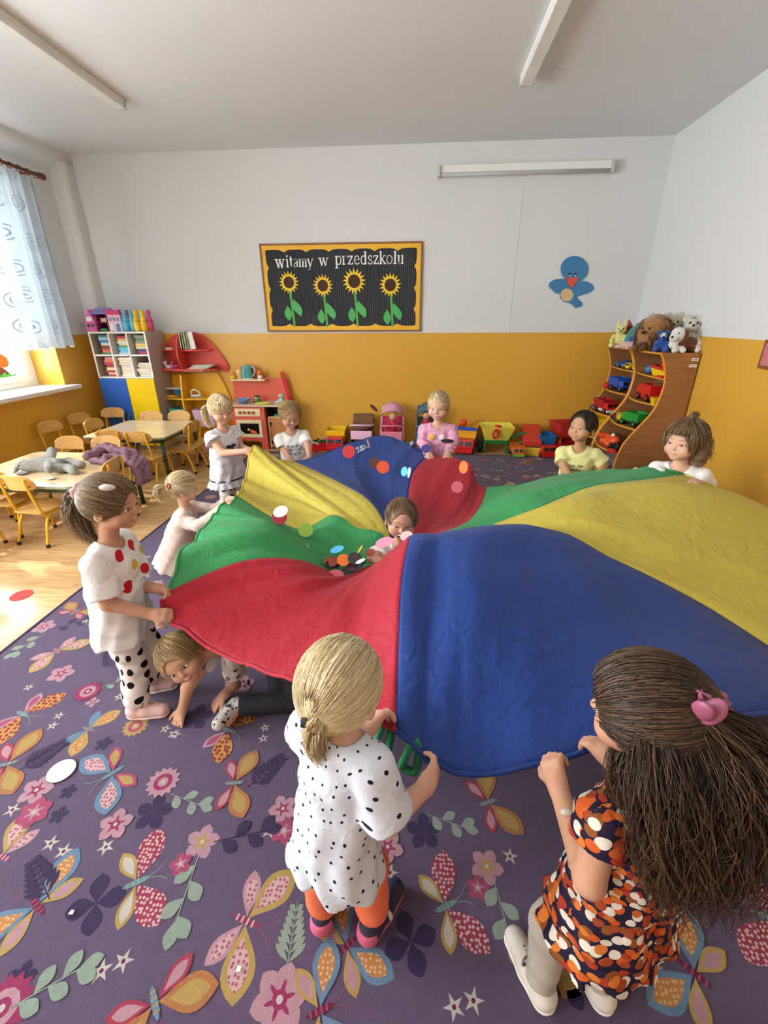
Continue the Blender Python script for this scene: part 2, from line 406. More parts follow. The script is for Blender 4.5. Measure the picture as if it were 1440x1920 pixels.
# ---------------------------------------------------------------- the room
def wall_paint():
    """White distemper above, glossy yellow oil paint below the dado line (a painted wall: split by height)."""
    m = bpy.data.materials.new('wall_paint'); m.use_nodes = True; n, l = nodes_of(m); b = n['Principled BSDF']
    g = n.new('ShaderNodeNewGeometry'); sx = n.new('ShaderNodeSeparateXYZ'); l.new(g.outputs['Position'], sx.inputs[0])
    nz = n.new('ShaderNodeTexNoise'); nz.inputs['Scale'].default_value = 1.3; nz.inputs['Detail'].default_value = 6
    l.new(g.outputs['Position'], nz.inputs['Vector'])
    def two(c1, c2):
        mx = n.new('ShaderNodeMix'); mx.data_type = 'RGBA'; mx.inputs[6].default_value = lin(c1); mx.inputs[7].default_value = lin(c2)
        l.new(nz.outputs['Fac'], mx.inputs[0]); return mx.outputs[2]
    white = two('#d8d9d7', '#e2e3e2'); yel = two('#dba338', '#e2ae45')
    n3 = n.new('ShaderNodeTexNoise'); n3.inputs['Scale'].default_value = 40; l.new(g.outputs['Position'], n3.inputs['Vector'])
    ad = n.new('ShaderNodeMath'); ad.operation = 'MULTIPLY_ADD'; ad.inputs[1].default_value = 0.004; l.new(n3.outputs['Fac'], ad.inputs[0]); l.new(sx.outputs[2], ad.inputs[2])
    gt = n.new('ShaderNodeMath'); gt.operation = 'GREATER_THAN'; gt.inputs[1].default_value = DADO; l.new(ad.outputs[0], gt.inputs[0])
    mx = n.new('ShaderNodeMix'); mx.data_type = 'RGBA'; l.new(gt.outputs[0], mx.inputs[0]); l.new(yel, mx.inputs[6]); l.new(white, mx.inputs[7])
    l.new(mx.outputs[2], b.inputs['Base Color'])
    mr = n.new('ShaderNodeMapRange'); mr.inputs[3].default_value = 0.33; mr.inputs[4].default_value = 0.85; l.new(gt.outputs[0], mr.inputs[0])
    l.new(mr.outputs[0], b.inputs['Roughness'])
    n2 = n.new('ShaderNodeTexNoise'); n2.inputs['Scale'].default_value = 9; n2.inputs['Detail'].default_value = 5; l.new(g.outputs['Position'], n2.inputs['Vector'])
    bp = n.new('ShaderNodeBump'); bp.inputs['Strength'].default_value = 0.12; bp.inputs['Distance'].default_value = 0.02
    l.new(n2.outputs['Fac'], bp.inputs['Height']); l.new(bp.outputs[0], b.inputs['Normal'])
    return m
WALL = wall_paint()
CEIL = M('ceiling_paint', '#e3e5e6', 0.9, var=0.05, scale=0.9, bump=0.1, bscale=14)
WHITE = M('white_paint', '#ecebe6', 0.45, var=0.03)
def struct(o): o['kind'] = 'structure'; return o
T = 0.2
struct(MB().box(XL-0.5, XR+T, YB, YB+T, -0.1, ZC+T).build('wall_back', WALL))
struct(MB().box(XR, XR+T, YF, YB, -0.1, ZC+T).build('wall_right', WALL))
struct(MB().box(XL-0.5, XR+T, YF-T, YF, -0.1, ZC+T).build('wall_front', WALL))
struct(MB().box(XL-0.5, XR+T, YF-T, YB+T, ZC, ZC+T).build('ceiling', CEIL))
wl = MB(); ys = [YF]+[q for a in reversed(WINDOWS) for q in a]+[YB]; XO = XL-0.42
for i in range(0, len(ys), 2): wl.box(XO, XL, ys[i], ys[i+1], -0.1, ZC)
for a, b in WINDOWS: wl.box(XO, XL, a, b, -0.1, WZ0); wl.box(XO, XL, a, b, WZ1, ZC)
struct(wl.build('wall_left', WALL))
# rounded pipe casing in the far corner and the plaster cove that runs from it along the left wall
cs = MB(); prof = [(0, 0)]+arc(0, 0, 0.20, 0, -PI/2, 8)
cs.prism([(XL+x, YB+y) for x, y in [(0, 0), (0.17, 0)]+arc(0.09, -0.10, 0.08, 0, -PI/2, 6)+[(0, -0.18)]], (0, 0, 0), (1, 0, 0), (0, 1, 0), (0, 0, ZC-0.1))
struct(cs.build('trim_1', WALL))
cv = MB(); poly = [(0, 0), (0, -0.17)]+[(0.16*(1-math.cos(t)), -0.17+0.17*math.sin(t)) for t in [PI/2*k/8 for k in range(1, 9)]]
poly = [(0, 0)]+[(0, -0.16)]+[(0.05*math.sin(k*PI/8)+0.14*k/8, -0.16+0.16*k/8-0.02*math.sin(k*PI/8)) for k in range(1, 8)]+[(0.15, 0)]
cv.prism(poly, (XL, YF, ZC), (1, 0, 0), (0, 0, 1), (0, YB-YF, 0))
struct(cv.build('trim_2', CEIL))
# floor: a slab with laminate strips laid on it where they can be seen
floor = MB().box(XL-0.5, XR+T, YF-T, YB+T, -0.1, -0.012).build('floor', M('screed', '#8f7354', 0.7))
struct(floor)
PL = wood('laminate', '#b98f5c', '#d9b585', 0.16, (3.2, 34, 34), rnd=0.13)
def planks(x0, x1, y0, y1, wid=0.096, ln=1.25):
    y = y0; row = 0
    while y < y1-1e-4:
        x = x0-random.random()*ln; ye = min(y+wid, y1)
        while x < x1:
            a, b = max(x, x0), min(x+ln, x1)
            if b-a > 0.02:
                MB().box(a+0.0007, b-0.0007, y+0.0007, ye-0.0007, -0.012, 0.0).build('plank', PL, floor)
            x += ln
        y += wid
planks(XL, -1.98, 1.35, YB)
planks(-1.98, XR, 5.27, YB, ln=1.6)
# where carpet or frame hides the strips one plain board surface
MB().box(-1.98, XR, YF, 5.27, -0.012, 0.0).box(XL, -1.98, YF, 1.35, -0.012, 0.0).build('underlay', PL, floor)
# windows
WF = M('window_frame_paint', '#f2f0e8', 0.35, var=0.02)
def glass_mat():
    m = bpy.data.materials.new('window_glass'); m.use_nodes = True; n, l = nodes_of(m)
    n.remove(n['Principled BSDF']); o = n['Material Output']
    t = n.new('ShaderNodeBsdfTransparent'); g = n.new('ShaderNodeBsdfGlossy'); g.inputs['Roughness'].default_value = 0.02
    mx = n.new('ShaderNodeMixShader'); mx.inputs[0].default_value = 0.05
    l.new(t.outputs[0], mx.inputs[1]); l.new(g.outputs[0], mx.inputs[2]); l.new(mx.outputs[0], o.inputs[0]); return m
GL = glass_mat()
for i, (a, b) in enumerate(WINDOWS):
    x0, x1 = XO+0.04, XO+0.10
    f = MB().box(x0, x1, a, b, WZ0, WZ0+0.07).box(x0, x1, a, b, WZ1-0.07, WZ1).box(x0, x1, a, a+0.07, WZ0+0.07, WZ1-0.07).box(x0, x1, b-0.07, b, WZ0+0.07, WZ1-0.07)
    win = f.build('window_%d' % (i+1), WF, bevel=0.004); struct(win)
    ym = (a+b)/2; zt = WZ0+1.25
    for (p, q) in ((a+0.07, ym), (ym, b-0.07)):
        for (r, s_) in ((WZ0+0.07, zt), (zt, WZ1-0.07)):
            sa = MB(); xa, xb = x0+0.01, x1+0.015
            sa.box(xa, xb, p, q, r, r+0.065).box(xa, xb, p, q, s_-0.065, s_).box(xa, xb, p, p+0.065, r+0.065, s_-0.065).box(xa, xb, q-0.065, q, r+0.065, s_-0.065)
            so = sa.build('sash', WF, win, bevel=0.005)
            MB().box(x0+0.03, x0+0.036, p+0.06, q-0.06, r+0.06, s_-0.06).build('pane', GL, so)
    MB().box(XO+0.10, XL+0.13, a-0.06, b+0.10, WZ0-0.045, WZ0+0.004).build('window_sill', M('sill_stone', '#e4e3dd', 0.3, var=0.05, scale=30), win, bevel=0.012)
# paint on the reveal sides below the dado is the wall's own.
# ---------------------------------------------------------------- furniture and fittings
def part(mb, name, mats, root, bevel=0.0, seg=2):
    """A part given in room coordinates, hung under its (unrotated) thing."""
    p, r = np.zeros(3), root
    while r is not None: p = p+np.array(r.location); r = r.parent
    mb.v = [(a-p[0], b-p[1], c-p[2]) for a, b, c in mb.v]
    return mb.build(name, mats, root, bevel, seg=seg)
def solo(mb, name, mats, label, cat, loc, group=None, bevel=0.0, rz=0.0, kind=None, seg=2):
    """A thing that is one mesh, given in its own coordinates."""
    return tag(mb.build(name, mats, None, bevel, loc=tuple(map(float, loc)), rz=rz, seg=seg), label, cat, group, kind)
WHT = M('white_plastic', '#f0efe9', 0.35, var=0.02); GREYM = M('grey_metal', '#9a9a98', 0.35, metal=0.6)
BLK = M('black_plastic', '#161616', 0.45); RED = M('red_plastic', '#d3211f', 0.3); YEL = M('yellow_plastic', '#f3c81c', 0.3)
GRN = M('green_plastic', '#2f9a3c', 0.3); BLU = M('blue_plastic', '#2458b8', 0.3); ORG = M('orange_plastic', '#ee7a22', 0.3)
TEAL = M('teal_plastic', '#57bfc0', 0.35); PNK = M('pink_plastic', '#e24a9b', 0.4); LPNK = M('pale_pink_plastic', '#f0bcd6', 0.45)
PUR = M('purple_plastic', '#7a4fa3', 0.4); BRN = M('brown_cloth', '#7a4f30', 0.8); CREAM = M('cream_edge', '#f3dcae', 0.45)

# fluorescent battens
def batten(name, label, x0, x1, y0, y1, z0, z1, caps):
    t = thing(name, label, 'lamp', ((x0+x1)/2, (y0+y1)/2, z1))
    part(MB().box(x0, x1, y0, y1, z0+(z1-z0)*0.55, z1), 'housing', WHT, t, 0.004)
    dx, dy = (0.012, 0.03) if (x1-x0) < (y1-y0) else (0.03, 0.012)
    part(MB().box(x0+dx*0.4, x1-dx*0.4, y0+dy, y1-dy, z0, z0+(z1-z0)*0.6), 'diffuser', M('opal_diffuser', '#e9e8e2', 0.3), t, 0.006, 2)
    for s in (0, 1):
        if caps == 'y': part(MB().box(x0-0.002, x1+0.002, (y0, y1-0.03)[s], (y0+0.03, y1)[s], z0-0.003, z1), 'end_cap', M('cap_plastic', '#c9c8c2', 0.4), t, 0.004)
    return t
batten('ceiling_lamp', 'long white fluorescent batten on the ceiling toward the curtained window', -2.62, -2.52, 2.35, 4.62, 3.185, ZC, 'y')
batten('ceiling_lamp', 'long white fluorescent batten on the ceiling above the blue paper bird', 0.71, 0.81, 2.3, 4.50, 3.185, ZC, 'y')
wl_ = thing('wall_lamp', 'wall mounted fluorescent batten with bare tube above the yellow dado', 'lamp', (1.04, YB, 3.0))
part(MB().box(0.14, 1.95, YB-0.07, YB, 2.975, 3.045), 'housing', WHT, wl_, 0.006)
part(MB().cyl((0.17, YB-0.075, 2.955), (1.92, YB-0.075, 2.955), 0.018, n=12), 'tube', M('tube_glass', '#bdbdb8', 0.2), wl_)
for xx in (0.14, 1.92): part(MB().box(xx, xx+0.03, YB-0.10, YB-0.02, 2.935, 3.04), 'lamp_holder', M('cap_plastic', '#c9c8c2'), wl_, 0.004)
solo(MB().box(-0.003, 0.003, -0.004, 0, -1.54, 0), 'cable_duct', M('duct_paint', '#dfe0de', 0.85), 'thin painted-over cable strip running down the white wall', 'cable', (1.06, YB, 2.94))

# notice board
BX0, BX1, BZ0, BZ1 = -1.89, 0.005, 1.415, 2.36
bd = thing('notice_board', 'black corrugated notice board with paper sunflowers and white words', 'board', ((BX0+BX1)/2, YB, BZ0))
def bp_(u, v): return (BX0+u*(BX1-BX0), BZ1-v*(BZ1-BZ0))
def corr():
    m = bpy.data.materials.new('black_corrugated_card'); m.use_nodes = True; n, l = nodes_of(m); b = n['Principled BSDF']
    b.inputs['Base Color'].default_value = lin('#24262b'); b.inputs['Roughness'].default_value = 0.6
    tc = n.new('ShaderNodeTexCoord'); wv = n.new('ShaderNodeTexWave'); wv.inputs['Scale'].default_value = 14; wv.inputs['Distortion'].default_value = 0.5
    l.new(tc.outputs['Object'], wv.inputs[0]); bp = n.new('ShaderNodeBump'); bp.inputs['Strength'].default_value = 0.6; bp.inputs['Distance'].default_value = 0.01
    l.new(wv.outputs['Fac'], bp.inputs['Height']); l.new(bp.outputs[0], b.inputs['Normal']); return m
part(MB().box(BX0+0.02, BX1-0.02, YB-0.016, YB, BZ0+0.02, BZ1-0.02), 'backing', corr(), bd)
FR = wood('frame_wood', '#7a4a26', '#9a6236', 0.45); YP = M('yellow_card', '#f0b92c', 0.6, var=0.08, scale=14)
for a, b, c, d in ((BX0, BX1, BZ0, BZ0+0.018), (BX0, BX1, BZ1-0.018, BZ1), (BX0, BX0+0.018, BZ0+0.018, BZ1-0.018), (BX1-0.018, BX1, BZ0+0.018, BZ1-0.018)):
    part(MB().box(a, b, YB-0.03, YB, c, d), 'frame_strip', FR, bd, 0.003)
def scallop(n, L, w0, bump):                 # a border strip with pointed scallops
    pts = [(0, 0), (L, 0)]; top = []
    for k in range(n):
        for q in range(7):
            t = (k+q/7)/n; s_ = q/7; top.append((L*t, w0+bump*(abs(2*s_-1)**4)))
    top.append((L, w0+bump)); return pts+top[::-1]
W_, H_ = BX1-BX0-0.036, BZ1-BZ0-0.036
part(MB().prism(scallop(7, W_, 0.045, 0.028), (BX0+0.018, YB-0.016, BZ0+0.018), (1, 0, 0), (0, 0, 1), (0, -0.003, 0)), 'scalloped_border', YP, bd)
part(MB().prism(scallop(7, W_, 0.045, 0.028), (BX0+0.018, YB-0.016, BZ1-0.018), (1, 0, 0), (0, 0, -1), (0, -0.003, 0)), 'scalloped_border', YP, bd)
part(MB().prism(scallop(4, H_, 0.045, 0.028), (BX0+0.018, YB-0.017, BZ0+0.018), (0, 0, 1), (1, 0, 0), (0, -0.003, 0)), 'scalloped_border', YP, bd)
part(MB().prism(scallop(4, H_, 0.045, 0.028), (BX1-0.018, YB-0.017, BZ0+0.018), (0, 0, 1), (-1, 0, 0), (0, -0.003, 0)), 'scalloped_border', YP, bd)
PET = M('sunflower_yellow', '#f6cf2e', 0.6, var=0.12, scale=20); DSK = M('sunflower_brown', '#4a2a1c', 0.8); STM = M('stem_green', '#57ad4c', 0.6); LEF = M('leaf_green', '#4fb35c', 0.6)
def leafshape(w, h, lean, n=10):
    L = [(-w*math.sin(PI*t)*(1-0.35*t)+lean*t*t, h*t) for t in [k/n for k in range(n+1)]]
    Rr = [(w*math.sin(PI*t)*(1-0.35*t)+lean*t*t, h*t) for t in [k/n for k in range(1, n)]]
    return L+Rr[::-1]
for u, v, sc_ in ((.167, .425, 1.0), (.382, .465, 1.0), (.580, .42, 1.13), (.805, .465, 1.06)):
    x, z = bp_(u, v); sf = part(MB().prism([(-.014, 0), (.014, 0), (.012, z-0.05-BZ0-0.05), (-.012, z-0.05-BZ0-0.05)], (x+0.03, YB-0.018, BZ0+0.055), (1, 0, 0), (-0.06, 0, 1), (0, -0.003, 0)), 'sunflower', STM, bd)
    fl = MB()
    for rng, off, yy in ((17, .1, 0.021),):
        st = []
        for k in range(rng*2):
            a = off+PI*k/rng; rr = (0.124 if k % 2 == 0 else 0.078)*sc_; st.append((rr*math.cos(a), rr*math.sin(a)))
        fl.prism(st, (x, YB-yy, z), (1, 0, 0), (0, 0, 1), (0, -0.002, 0))
    part(fl, 'petals', PET, sf)
    part(MB().prism(arc(0, 0, 0.063*sc_, 0, 2*PI, 24)[:-1], (x, YB-0.026, z), (1, 0, 0), (0, 0, 1), (0, -0.004, 0)), 'flower_disc', DSK, sf)
    zl = z-0.20*sc_
    part(MB().prism(leafshape(0.055, 0.17, 0.02), (x-0.03, YB-0.022, zl-0.22), (1, 0, 0), (-0.15, 0, 1), (0, -0.003, 0)), 'leaf', LEF, sf)
    part(MB().prism(leafshape(0.062, 0.19, 0.0), (x+0.12, YB-0.022, zl-0.17), (1, 0, 0), (-0.42, 0, 1), (0, -0.003, 0)), 'leaf', LEF, sf)
# the cut-out letters: strokes (thick, thin) with serifs
def strokes(ch):
    T, t = .17, .075; S = []
    def ln(x0, y0, x1, y1, w=T): S.append((np.array([(x0, y0), (x1, y1)]), w))
    def cv_(pts, w): S.append((np.array(smooth_path(pts, 18)), w))
    def sf(x, y, w=.17): ln(x-w, y, x+w, y, t)
    if ch in 'wW': ln(.1, 1, .33, .02); ln(.33, .02, .52, .95, t); ln(.5, 1, .73, .02); ln(.73, .02, .95, 1, t); sf(.1, .97); sf(.5, .97, .12); sf(.95, .97, .13)
    elif ch == 'i': ln(.3, 0, .3, .97); sf(.3, .03, .22); ln(.08, .96, .3, .96, t); S.append((np.array([(.3, 1.28), (.3, 1.44)]), .17))
    elif ch == 't': ln(.3, .18, .3, 1.3); ln(.08, .96, .62, .96, t); cv_([(.3, .2), (.36, .04), (.48, .03), (.62, .12)], .09)
    elif ch == 'a': ln(.6, .1, .6, .72); cv_([(.6, .72), (.55, .94), (.36, .99), (.14, .82)], .09); cv_([(.6, .58), (.3, .5), (.12, .28), (.2, .06), (.4, .05), (.6, .22)], .11); cv_([(.6, .12), (.68, .02), (.8, .06)], .08)
    elif ch == 'm':
        for x in (.2, .66, 1.12): ln(x, 0, x, .9 if x == .2 else .7); sf(x, .03)
        ln(.03, .96, .2, .96, t); cv_([(.2, .74), (.36, .95), (.56, .95), (.66, .7)], .1); cv_([(.66, .74), (.82, .95), (1.02, .95), (1.12, .7)], .1)
    elif ch == 'y': ln(.14, .97, .45, .06); ln(.82, .97, .45, .06, t); cv_([(.45, .06), (.34, -.3), (.16, -.4), (.06, -.3)], .09); sf(.14, .97); sf(.82, .97, .13)
    elif ch == 'p': ln(.2, -.42, .2, .95); sf(.2, -.4, .2); ln(.02, .96, .2, .96, t); cv_([(.2, .75), (.42, .97), (.68, .84), (.76, .48), (.64, .1), (.42, .02), (.2, .16)], .12)
    elif ch == 'r': ln(.2, 0, .2, .95); sf(.2, .03, .22); ln(.02, .96, .2, .96, t); cv_([(.2, .66), (.34, .9), (.5, .97), (.62, .86)], .13)
    elif ch == 'z': ln(.08, .95, .66, .95, .1); ln(.62, .93, .12, .06, .14); ln(.08, .05, .68, .05, .1); ln(.1, .95, .08, .74, .07); ln(.67, .05, .69, .28, .07)
    elif ch == 'e': cv_([(.16, .54), (.72, .54)], .08); cv_([(.7, .54), (.62, .88), (.42, .97), (.2, .82), (.13, .45), (.28, .08), (.5, .03), (.72, .2)], .12)
    elif ch == 'd': ln(.68, 0, .68, 1.45); ln(.48, 1.44, .68, 1.44, t); ln(.68, .04, .84, .04, t); cv_([(.68, .75), (.5, .97), (.22, .84), (.13, .48), (.24, .1), (.48, .02), (.68, .2)], .12)
    elif ch == 's': cv_([(.58, .74), (.5, .95), (.3, .97), (.16, .8), (.26, .58), (.5, .44), (.62, .24), (.48, .04), (.26, .03), (.12, .24)], .12)
    elif ch == 'k': ln(.2, 0, .2, 1.45); ln(.02, 1.44, .2, 1.44, t); sf(.2, .03, .2); ln(.2, .4, .66, .95, t); ln(.36, .56, .74, .03, .15); sf(.66, .96, .14); sf(.76, .03, .14)
    elif ch == 'o': S.append((np.array(smooth_path([(.42, .97), (.15, .8), (.12, .3), (.42, .02), (.72, .3), (.7, .8)], 30, True)+[(.42, .97)]), .12))
    elif ch == 'l': ln(.26, 0, .26, 1.45); ln(.08, 1.44, .26, 1.44, t); sf(.26, .03, .2)
    elif ch == 'u': ln(.2, .97, .2, .3); ln(.02, .96, .2, .96, t); cv_([(.2, .32), (.28, .04), (.46, .02), (.66, .22)], .11); ln(.66, 0, .66, .97); ln(.48, .96, .66, .96, t); ln(.66, .04, .82, .04, t)
    return S
ADV = dict(w=1.08, W=1.1, i=.56, t=.66, a=.82, m=1.34, y=.94, p=.9, r=.7, z=.78, e=.84, d=.9, s=.74, k=.88, o=.86, l=.52, u=.9)
LET = M('white_card', '#f4f2ee', 0.6, var=0.02)
def lettering(word, u0, u1, vbase, xh, root, y, lift=0.0):
    total = sum(ADV[c] for c in word); x, z = bp_(u0, vbase); X1 = bp_(u1, 0)[0]; k = (X1-x)/total
    for c in word:
        mb = MB(); kk = 0
        for pts, w_ in strokes(c):
            kk += 1
            P = np.array([(p[0]*k, p[1]*xh) for p in pts]); hw = w_*xh*0.62
            for a, b in zip(P[:-1], P[1:]):
                d = b-a; L = np.linalg.norm(d)
                if L < 1e-6: continue
                d = d/L; nn = np.array([-d[1], d[0]])*hw/1.1; e = d*hw*0.25
                q = [a-e-nn, b+e-nn, b+e+nn, a-e+nn]
                mb.prism([(p[0], p[1]) for p in q], (x, y, z), (1, 0, 0), (0, 0, 1), (0, -0.003-0.0002*kk, 0))
        part(mb, 'letter', LET, root); x += ADV[c]*k
lettering('W', .092, .152, .262, .088, bd, YB-0.018)
lettering('itamy', .155, .330, .255, .082, bd, YB-0.018)
lettering('w', .365, .425, .243, .078, bd, YB-0.018)
lettering('przedszkolu', .465, .890, .235, .088, bd, YB-0.018)

# paper bird
br = thing('paper_bird', 'blue cut-out paper bird with orange beak on the white wall', 'decoration', tuple(PY(1077, 530, YB)))
def px_poly(pts, y): return [(PY(a, b, y)[0], PY(a, b, y)[2]) for a, b in pts]
def z5(pts): return [(800+a/4, 460+b/4) for a, b in pts]
def flat(pts, y, th, name, mat, root): return part(MB().prism(px_poly(pts, y), (0, y, 0), (1, 0, 0), (0, 0, 1), (0, -th, 0)), name, mat, root)
BB = M('bird_blue', '#3f7eae', 0.6)
flat(z5([(1020, 250), (960, 255), (920, 280), (912, 310), (940, 332), (960, 355), (1000, 365), (998, 395), (1030, 425), (1075, 435), (1105, 455), (1115, 476), (1122, 466), (1155, 463), (1170, 442), (1160, 425), (1135, 405), (1128, 385), (1175, 370), (1225, 355), (1255, 325), (1245, 295), (1205, 272), (1150, 265), (1100, 258)]), YB-0.002, 0.006, 'body', BB, br)
flat(z5([(1108+104*math.cos(a)*1.0, 178+98*math.sin(a)) for a in [2*PI*k/28 for k in range(28)]]), YB-0.009, 0.005, 'head', BB, br)
flat(z5([(1042, 245), (1138, 240), (1125, 275), (1090, 318), (1062, 300)]), YB-0.015, 0.004, 'beak', M('bird_orange', '#e0563d', 0.6), br)
flat(z5([(1052+48*math.cos(a), 373+48*math.sin(a)) for a in [2*PI*k/24 for k in range(24)]]), YB-0.009, 0.003, 'belly', M('bird_cream', '#d8bb86', 0.6), br)
for cx in (1073, 1115):
    e = flat(z5([(cx+11*math.cos(a), 220+15*math.sin(a)) for a in [2*PI*k/14 for k in range(14)]]), YB-0.015, 0.002, 'eye', BLK, br)
    flat(z5([(cx+1+6*math.cos(a), 227+7*math.sin(a)) for a in [2*PI*k/12 for k in range(12)]]), YB-0.018, 0.002, 'eye_white', WHT, e)
# picture frame on the right-hand wall
pf = thing('picture', 'small brown framed picture hanging on the yellow right wall', 'picture', tuple(PX(1446, 665, XR-0.01)))
c_ = PX(1446, 665, XR); part(MB().box(XR-0.025, XR, c_[1]-0.13, c_[1]+0.07, c_[2]-0.1, c_[2]+0.1), 'frame', FR, pf, 0.004)
part(MB().box(XR-0.027, XR-0.024, c_[1]-0.105, c_[1]+0.045, c_[2]-0.075, c_[2]+0.075), 'print', M('print_pink', '#c9737e', 0.5, var=0.4, scale=30), pf)

# curtain rod and net curtain
RX = XL+0.15; RODZ = 2.93
rod = thing('curtain_rod', 'turned brown wooden curtain rod above the window', 'curtain rod', (RX, 4.2, RODZ))
RW = wood('rod_wood', '#5e2f1c', '#7d4428', 0.35)
part(MB().cyl((RX, 2.9, RODZ), (RX, 5.30, RODZ), 0.016, n=12), 'pole', RW, rod)
part(MB().lathe([(0.012, 0), (0.03, 0.012), (0.022, 0.03), (0.034, 0.055), (0.02, 0.085), (0, 0.09)], (RX, 5.30, RODZ), 14, 0, [[1, 0, 0], [0, 0, 1], [0, -1, 0]]), 'finial', RW, rod)
for yy in (3.0, 5.24): part(MB().box(XL, RX, yy-0.012, yy+0.012, RODZ-0.012, RODZ+0.012), 'bracket', RW, rod, 0.003)
for k in range(22):
    yy = 3.05+k*0.105
    part(MB().tube([(RX+0.026*math.cos(a), yy, RODZ-0.008+0.026*math.sin(a)) for a in [2*PI*q/12 for q in range(12)]], 0.005, 6, 0, True), 'ring', RW, rod)
def net_mat():
    m = bpy.data.materials.new('net_curtain'); m.use_nodes = True; n, l = nodes_of(m); b = n['Principled BSDF']; out = n['Material Output']
    b.inputs['Base Color'].default_value = lin('#d5dadd'); b.inputs['Roughness'].default_value = 0.9
    tl = n.new('ShaderNodeBsdfTranslucent'); tl.inputs[0].default_value = lin('#eef4f8')
    tr = n.new('ShaderNodeBsdfTransparent'); a = n.new('ShaderNodeMixShader'); a.inputs[0].default_value = 0.5
    l.new(b.outputs[0], a.inputs[1]); l.new(tl.outputs[0], a.inputs[2])
    c = n.new('ShaderNodeMixShader'); l.new(tr.outputs[0], c.inputs[1]); l.new(a.outputs[0], c.inputs[2])
    # embroidered scrolls: denser thread in small rings
    tc = n.new('ShaderNodeTexCoord'); v = n.new('ShaderNodeTexVoronoi'); v.voronoi_dimensions = '2D'; v.inputs['Scale'].default_value = 3.6; v.inputs['Randomness'].default_value = 0.3
    l.new(tc.outputs['UV'], v.inputs['Vector'])
    wv = n.new('ShaderNodeMath'); wv.operation = 'MULTIPLY'; wv.inputs[1].default_value = 55; l.new(v.outputs['Distance'], wv.inputs[0])
    sn = n.new('ShaderNodeMath'); sn.operation = 'SINE'; l.new(wv.outputs[0], sn.inputs[0])
    g1 = n.new('ShaderNodeMath'); g1.operation = 'GREATER_THAN'; g1.inputs[1].default_value = 0.6; l.new(sn.outputs[0], g1.inputs[0])
    l1 = n.new('ShaderNodeMath'); l1.operation = 'LESS_THAN'; l1.inputs[1].default_value = 0.30; l.new(v.outputs['Distance'], l1.inputs[0])
    mm = n.new('ShaderNodeMath'); mm.operation = 'MULTIPLY'; l.new(g1.outputs[0], mm.inputs[0]); l.new(l1.outputs[0], mm.inputs[1])
    fr = n.new('ShaderNodeMapRange'); fr.inputs[3].default_value = 0.90; fr.inputs[4].default_value = 0.985; l.new(mm.outputs[0], fr.inputs[0]); l.new(fr.outputs[0], c.inputs[0])
    dk = n.new('ShaderNodeMix'); dk.data_type = 'RGBA'; dk.inputs[6].default_value = lin('#8e999f'); dk.inputs[7].default_value = lin('#4a555c'); l.new(mm.outputs[0], dk.inputs[0]); l.new(dk.outputs[2], tl.inputs[0])
    l.new(c.outputs[0], out.inputs[0]); return m
cu = []; NYc, NZc = 260, 26
for j in range(NZc+1):
    t = j/NZc; z = RODZ-0.045-(RODZ-0.045-1.285)*t
    for i in range(NYc+1):
        s_ = i/NYc; y = 2.95+(5.21-2.95)*s_+0.03*t*math.sin(1.3+s_*3)+0.04*t*(s_-0.5)
        amp = 0.022+0.03*t; ph = s_*2*PI*17+0.7*math.sin(s_*23)
        cu.append((RX+amp*math.sin(ph)+0.012*math.sin(ph*2.3+t*2), y, z+0.012*math.sin(s_*2*PI*11)*(t > 0.98)))
W1 = NYc+1; cf = [(j*W1+i, j*W1+i+1, (j+1)*W1+i+1, (j+1)*W1+i) for j in range(NZc) for i in range(NYc)]
cur = MB().add([(x-RX, y-4.1, z-1.285) for x, y, z in cu], cf, 0, True).build('net_curtain', net_mat(), loc=(RX, 4.1, 1.285))
uv = cur.data.uv_layers.new(name='UVMap'); vi = np.zeros(len(cur.data.loops), int); cur.data.loops.foreach_get('vertex_index', vi)
cuv = np.array([((i/NYc)*2.6, (j/NZc)*1.65) for j in range(NZc+1) for i in range(NYc+1)]); uv.data.foreach_set('uv', cuv[vi].ravel())
tag(cur, 'white embroidered net curtain hanging in folds before the window', 'curtain')
# paper sticker on the pane: orange toadstool in grass
st = thing('window_sticker', 'orange toadstool and green grass sticker on the window pane', 'sticker', tuple(PX(5, 690, XO+0.11)))
def fx(pts, x, th, name, mat):
    q = [PX(a, b, x) for a, b in pts]; return part(MB().prism([(p[1], p[2]) for p in q], (x, 0, 0), (0, 1, 0), (0, 0, 1), (th, 0, 0)), name, mat, st)
sx_ = XO+0.080
fx([(-28, 690), (-26, 672), (-14, 664), (2, 664), (12, 670), (17, 681), (14, 688), (4, 690)], sx_, 0.002, 'toadstool_cap', M('sticker_orange', '#ee7226', 0.6))
fx([(-10, 690), (6, 690), (26, 706), (10, 702), (6, 709), (-14, 709)], sx_+0.003, 0.001, 'toadstool_stalk', M('sticker_brown', '#7d3f24', 0.6))
fx([(-30, 713), (-30, 700), (-12, 704), (-6, 697), (2, 704), (8, 698), (14, 703), (18, 698), (22, 704), (28, 700), (36, 709), (30, 711)], sx_+0.005, 0.001, 'grass', M('sticker_green', '#63c14f', 0.6))

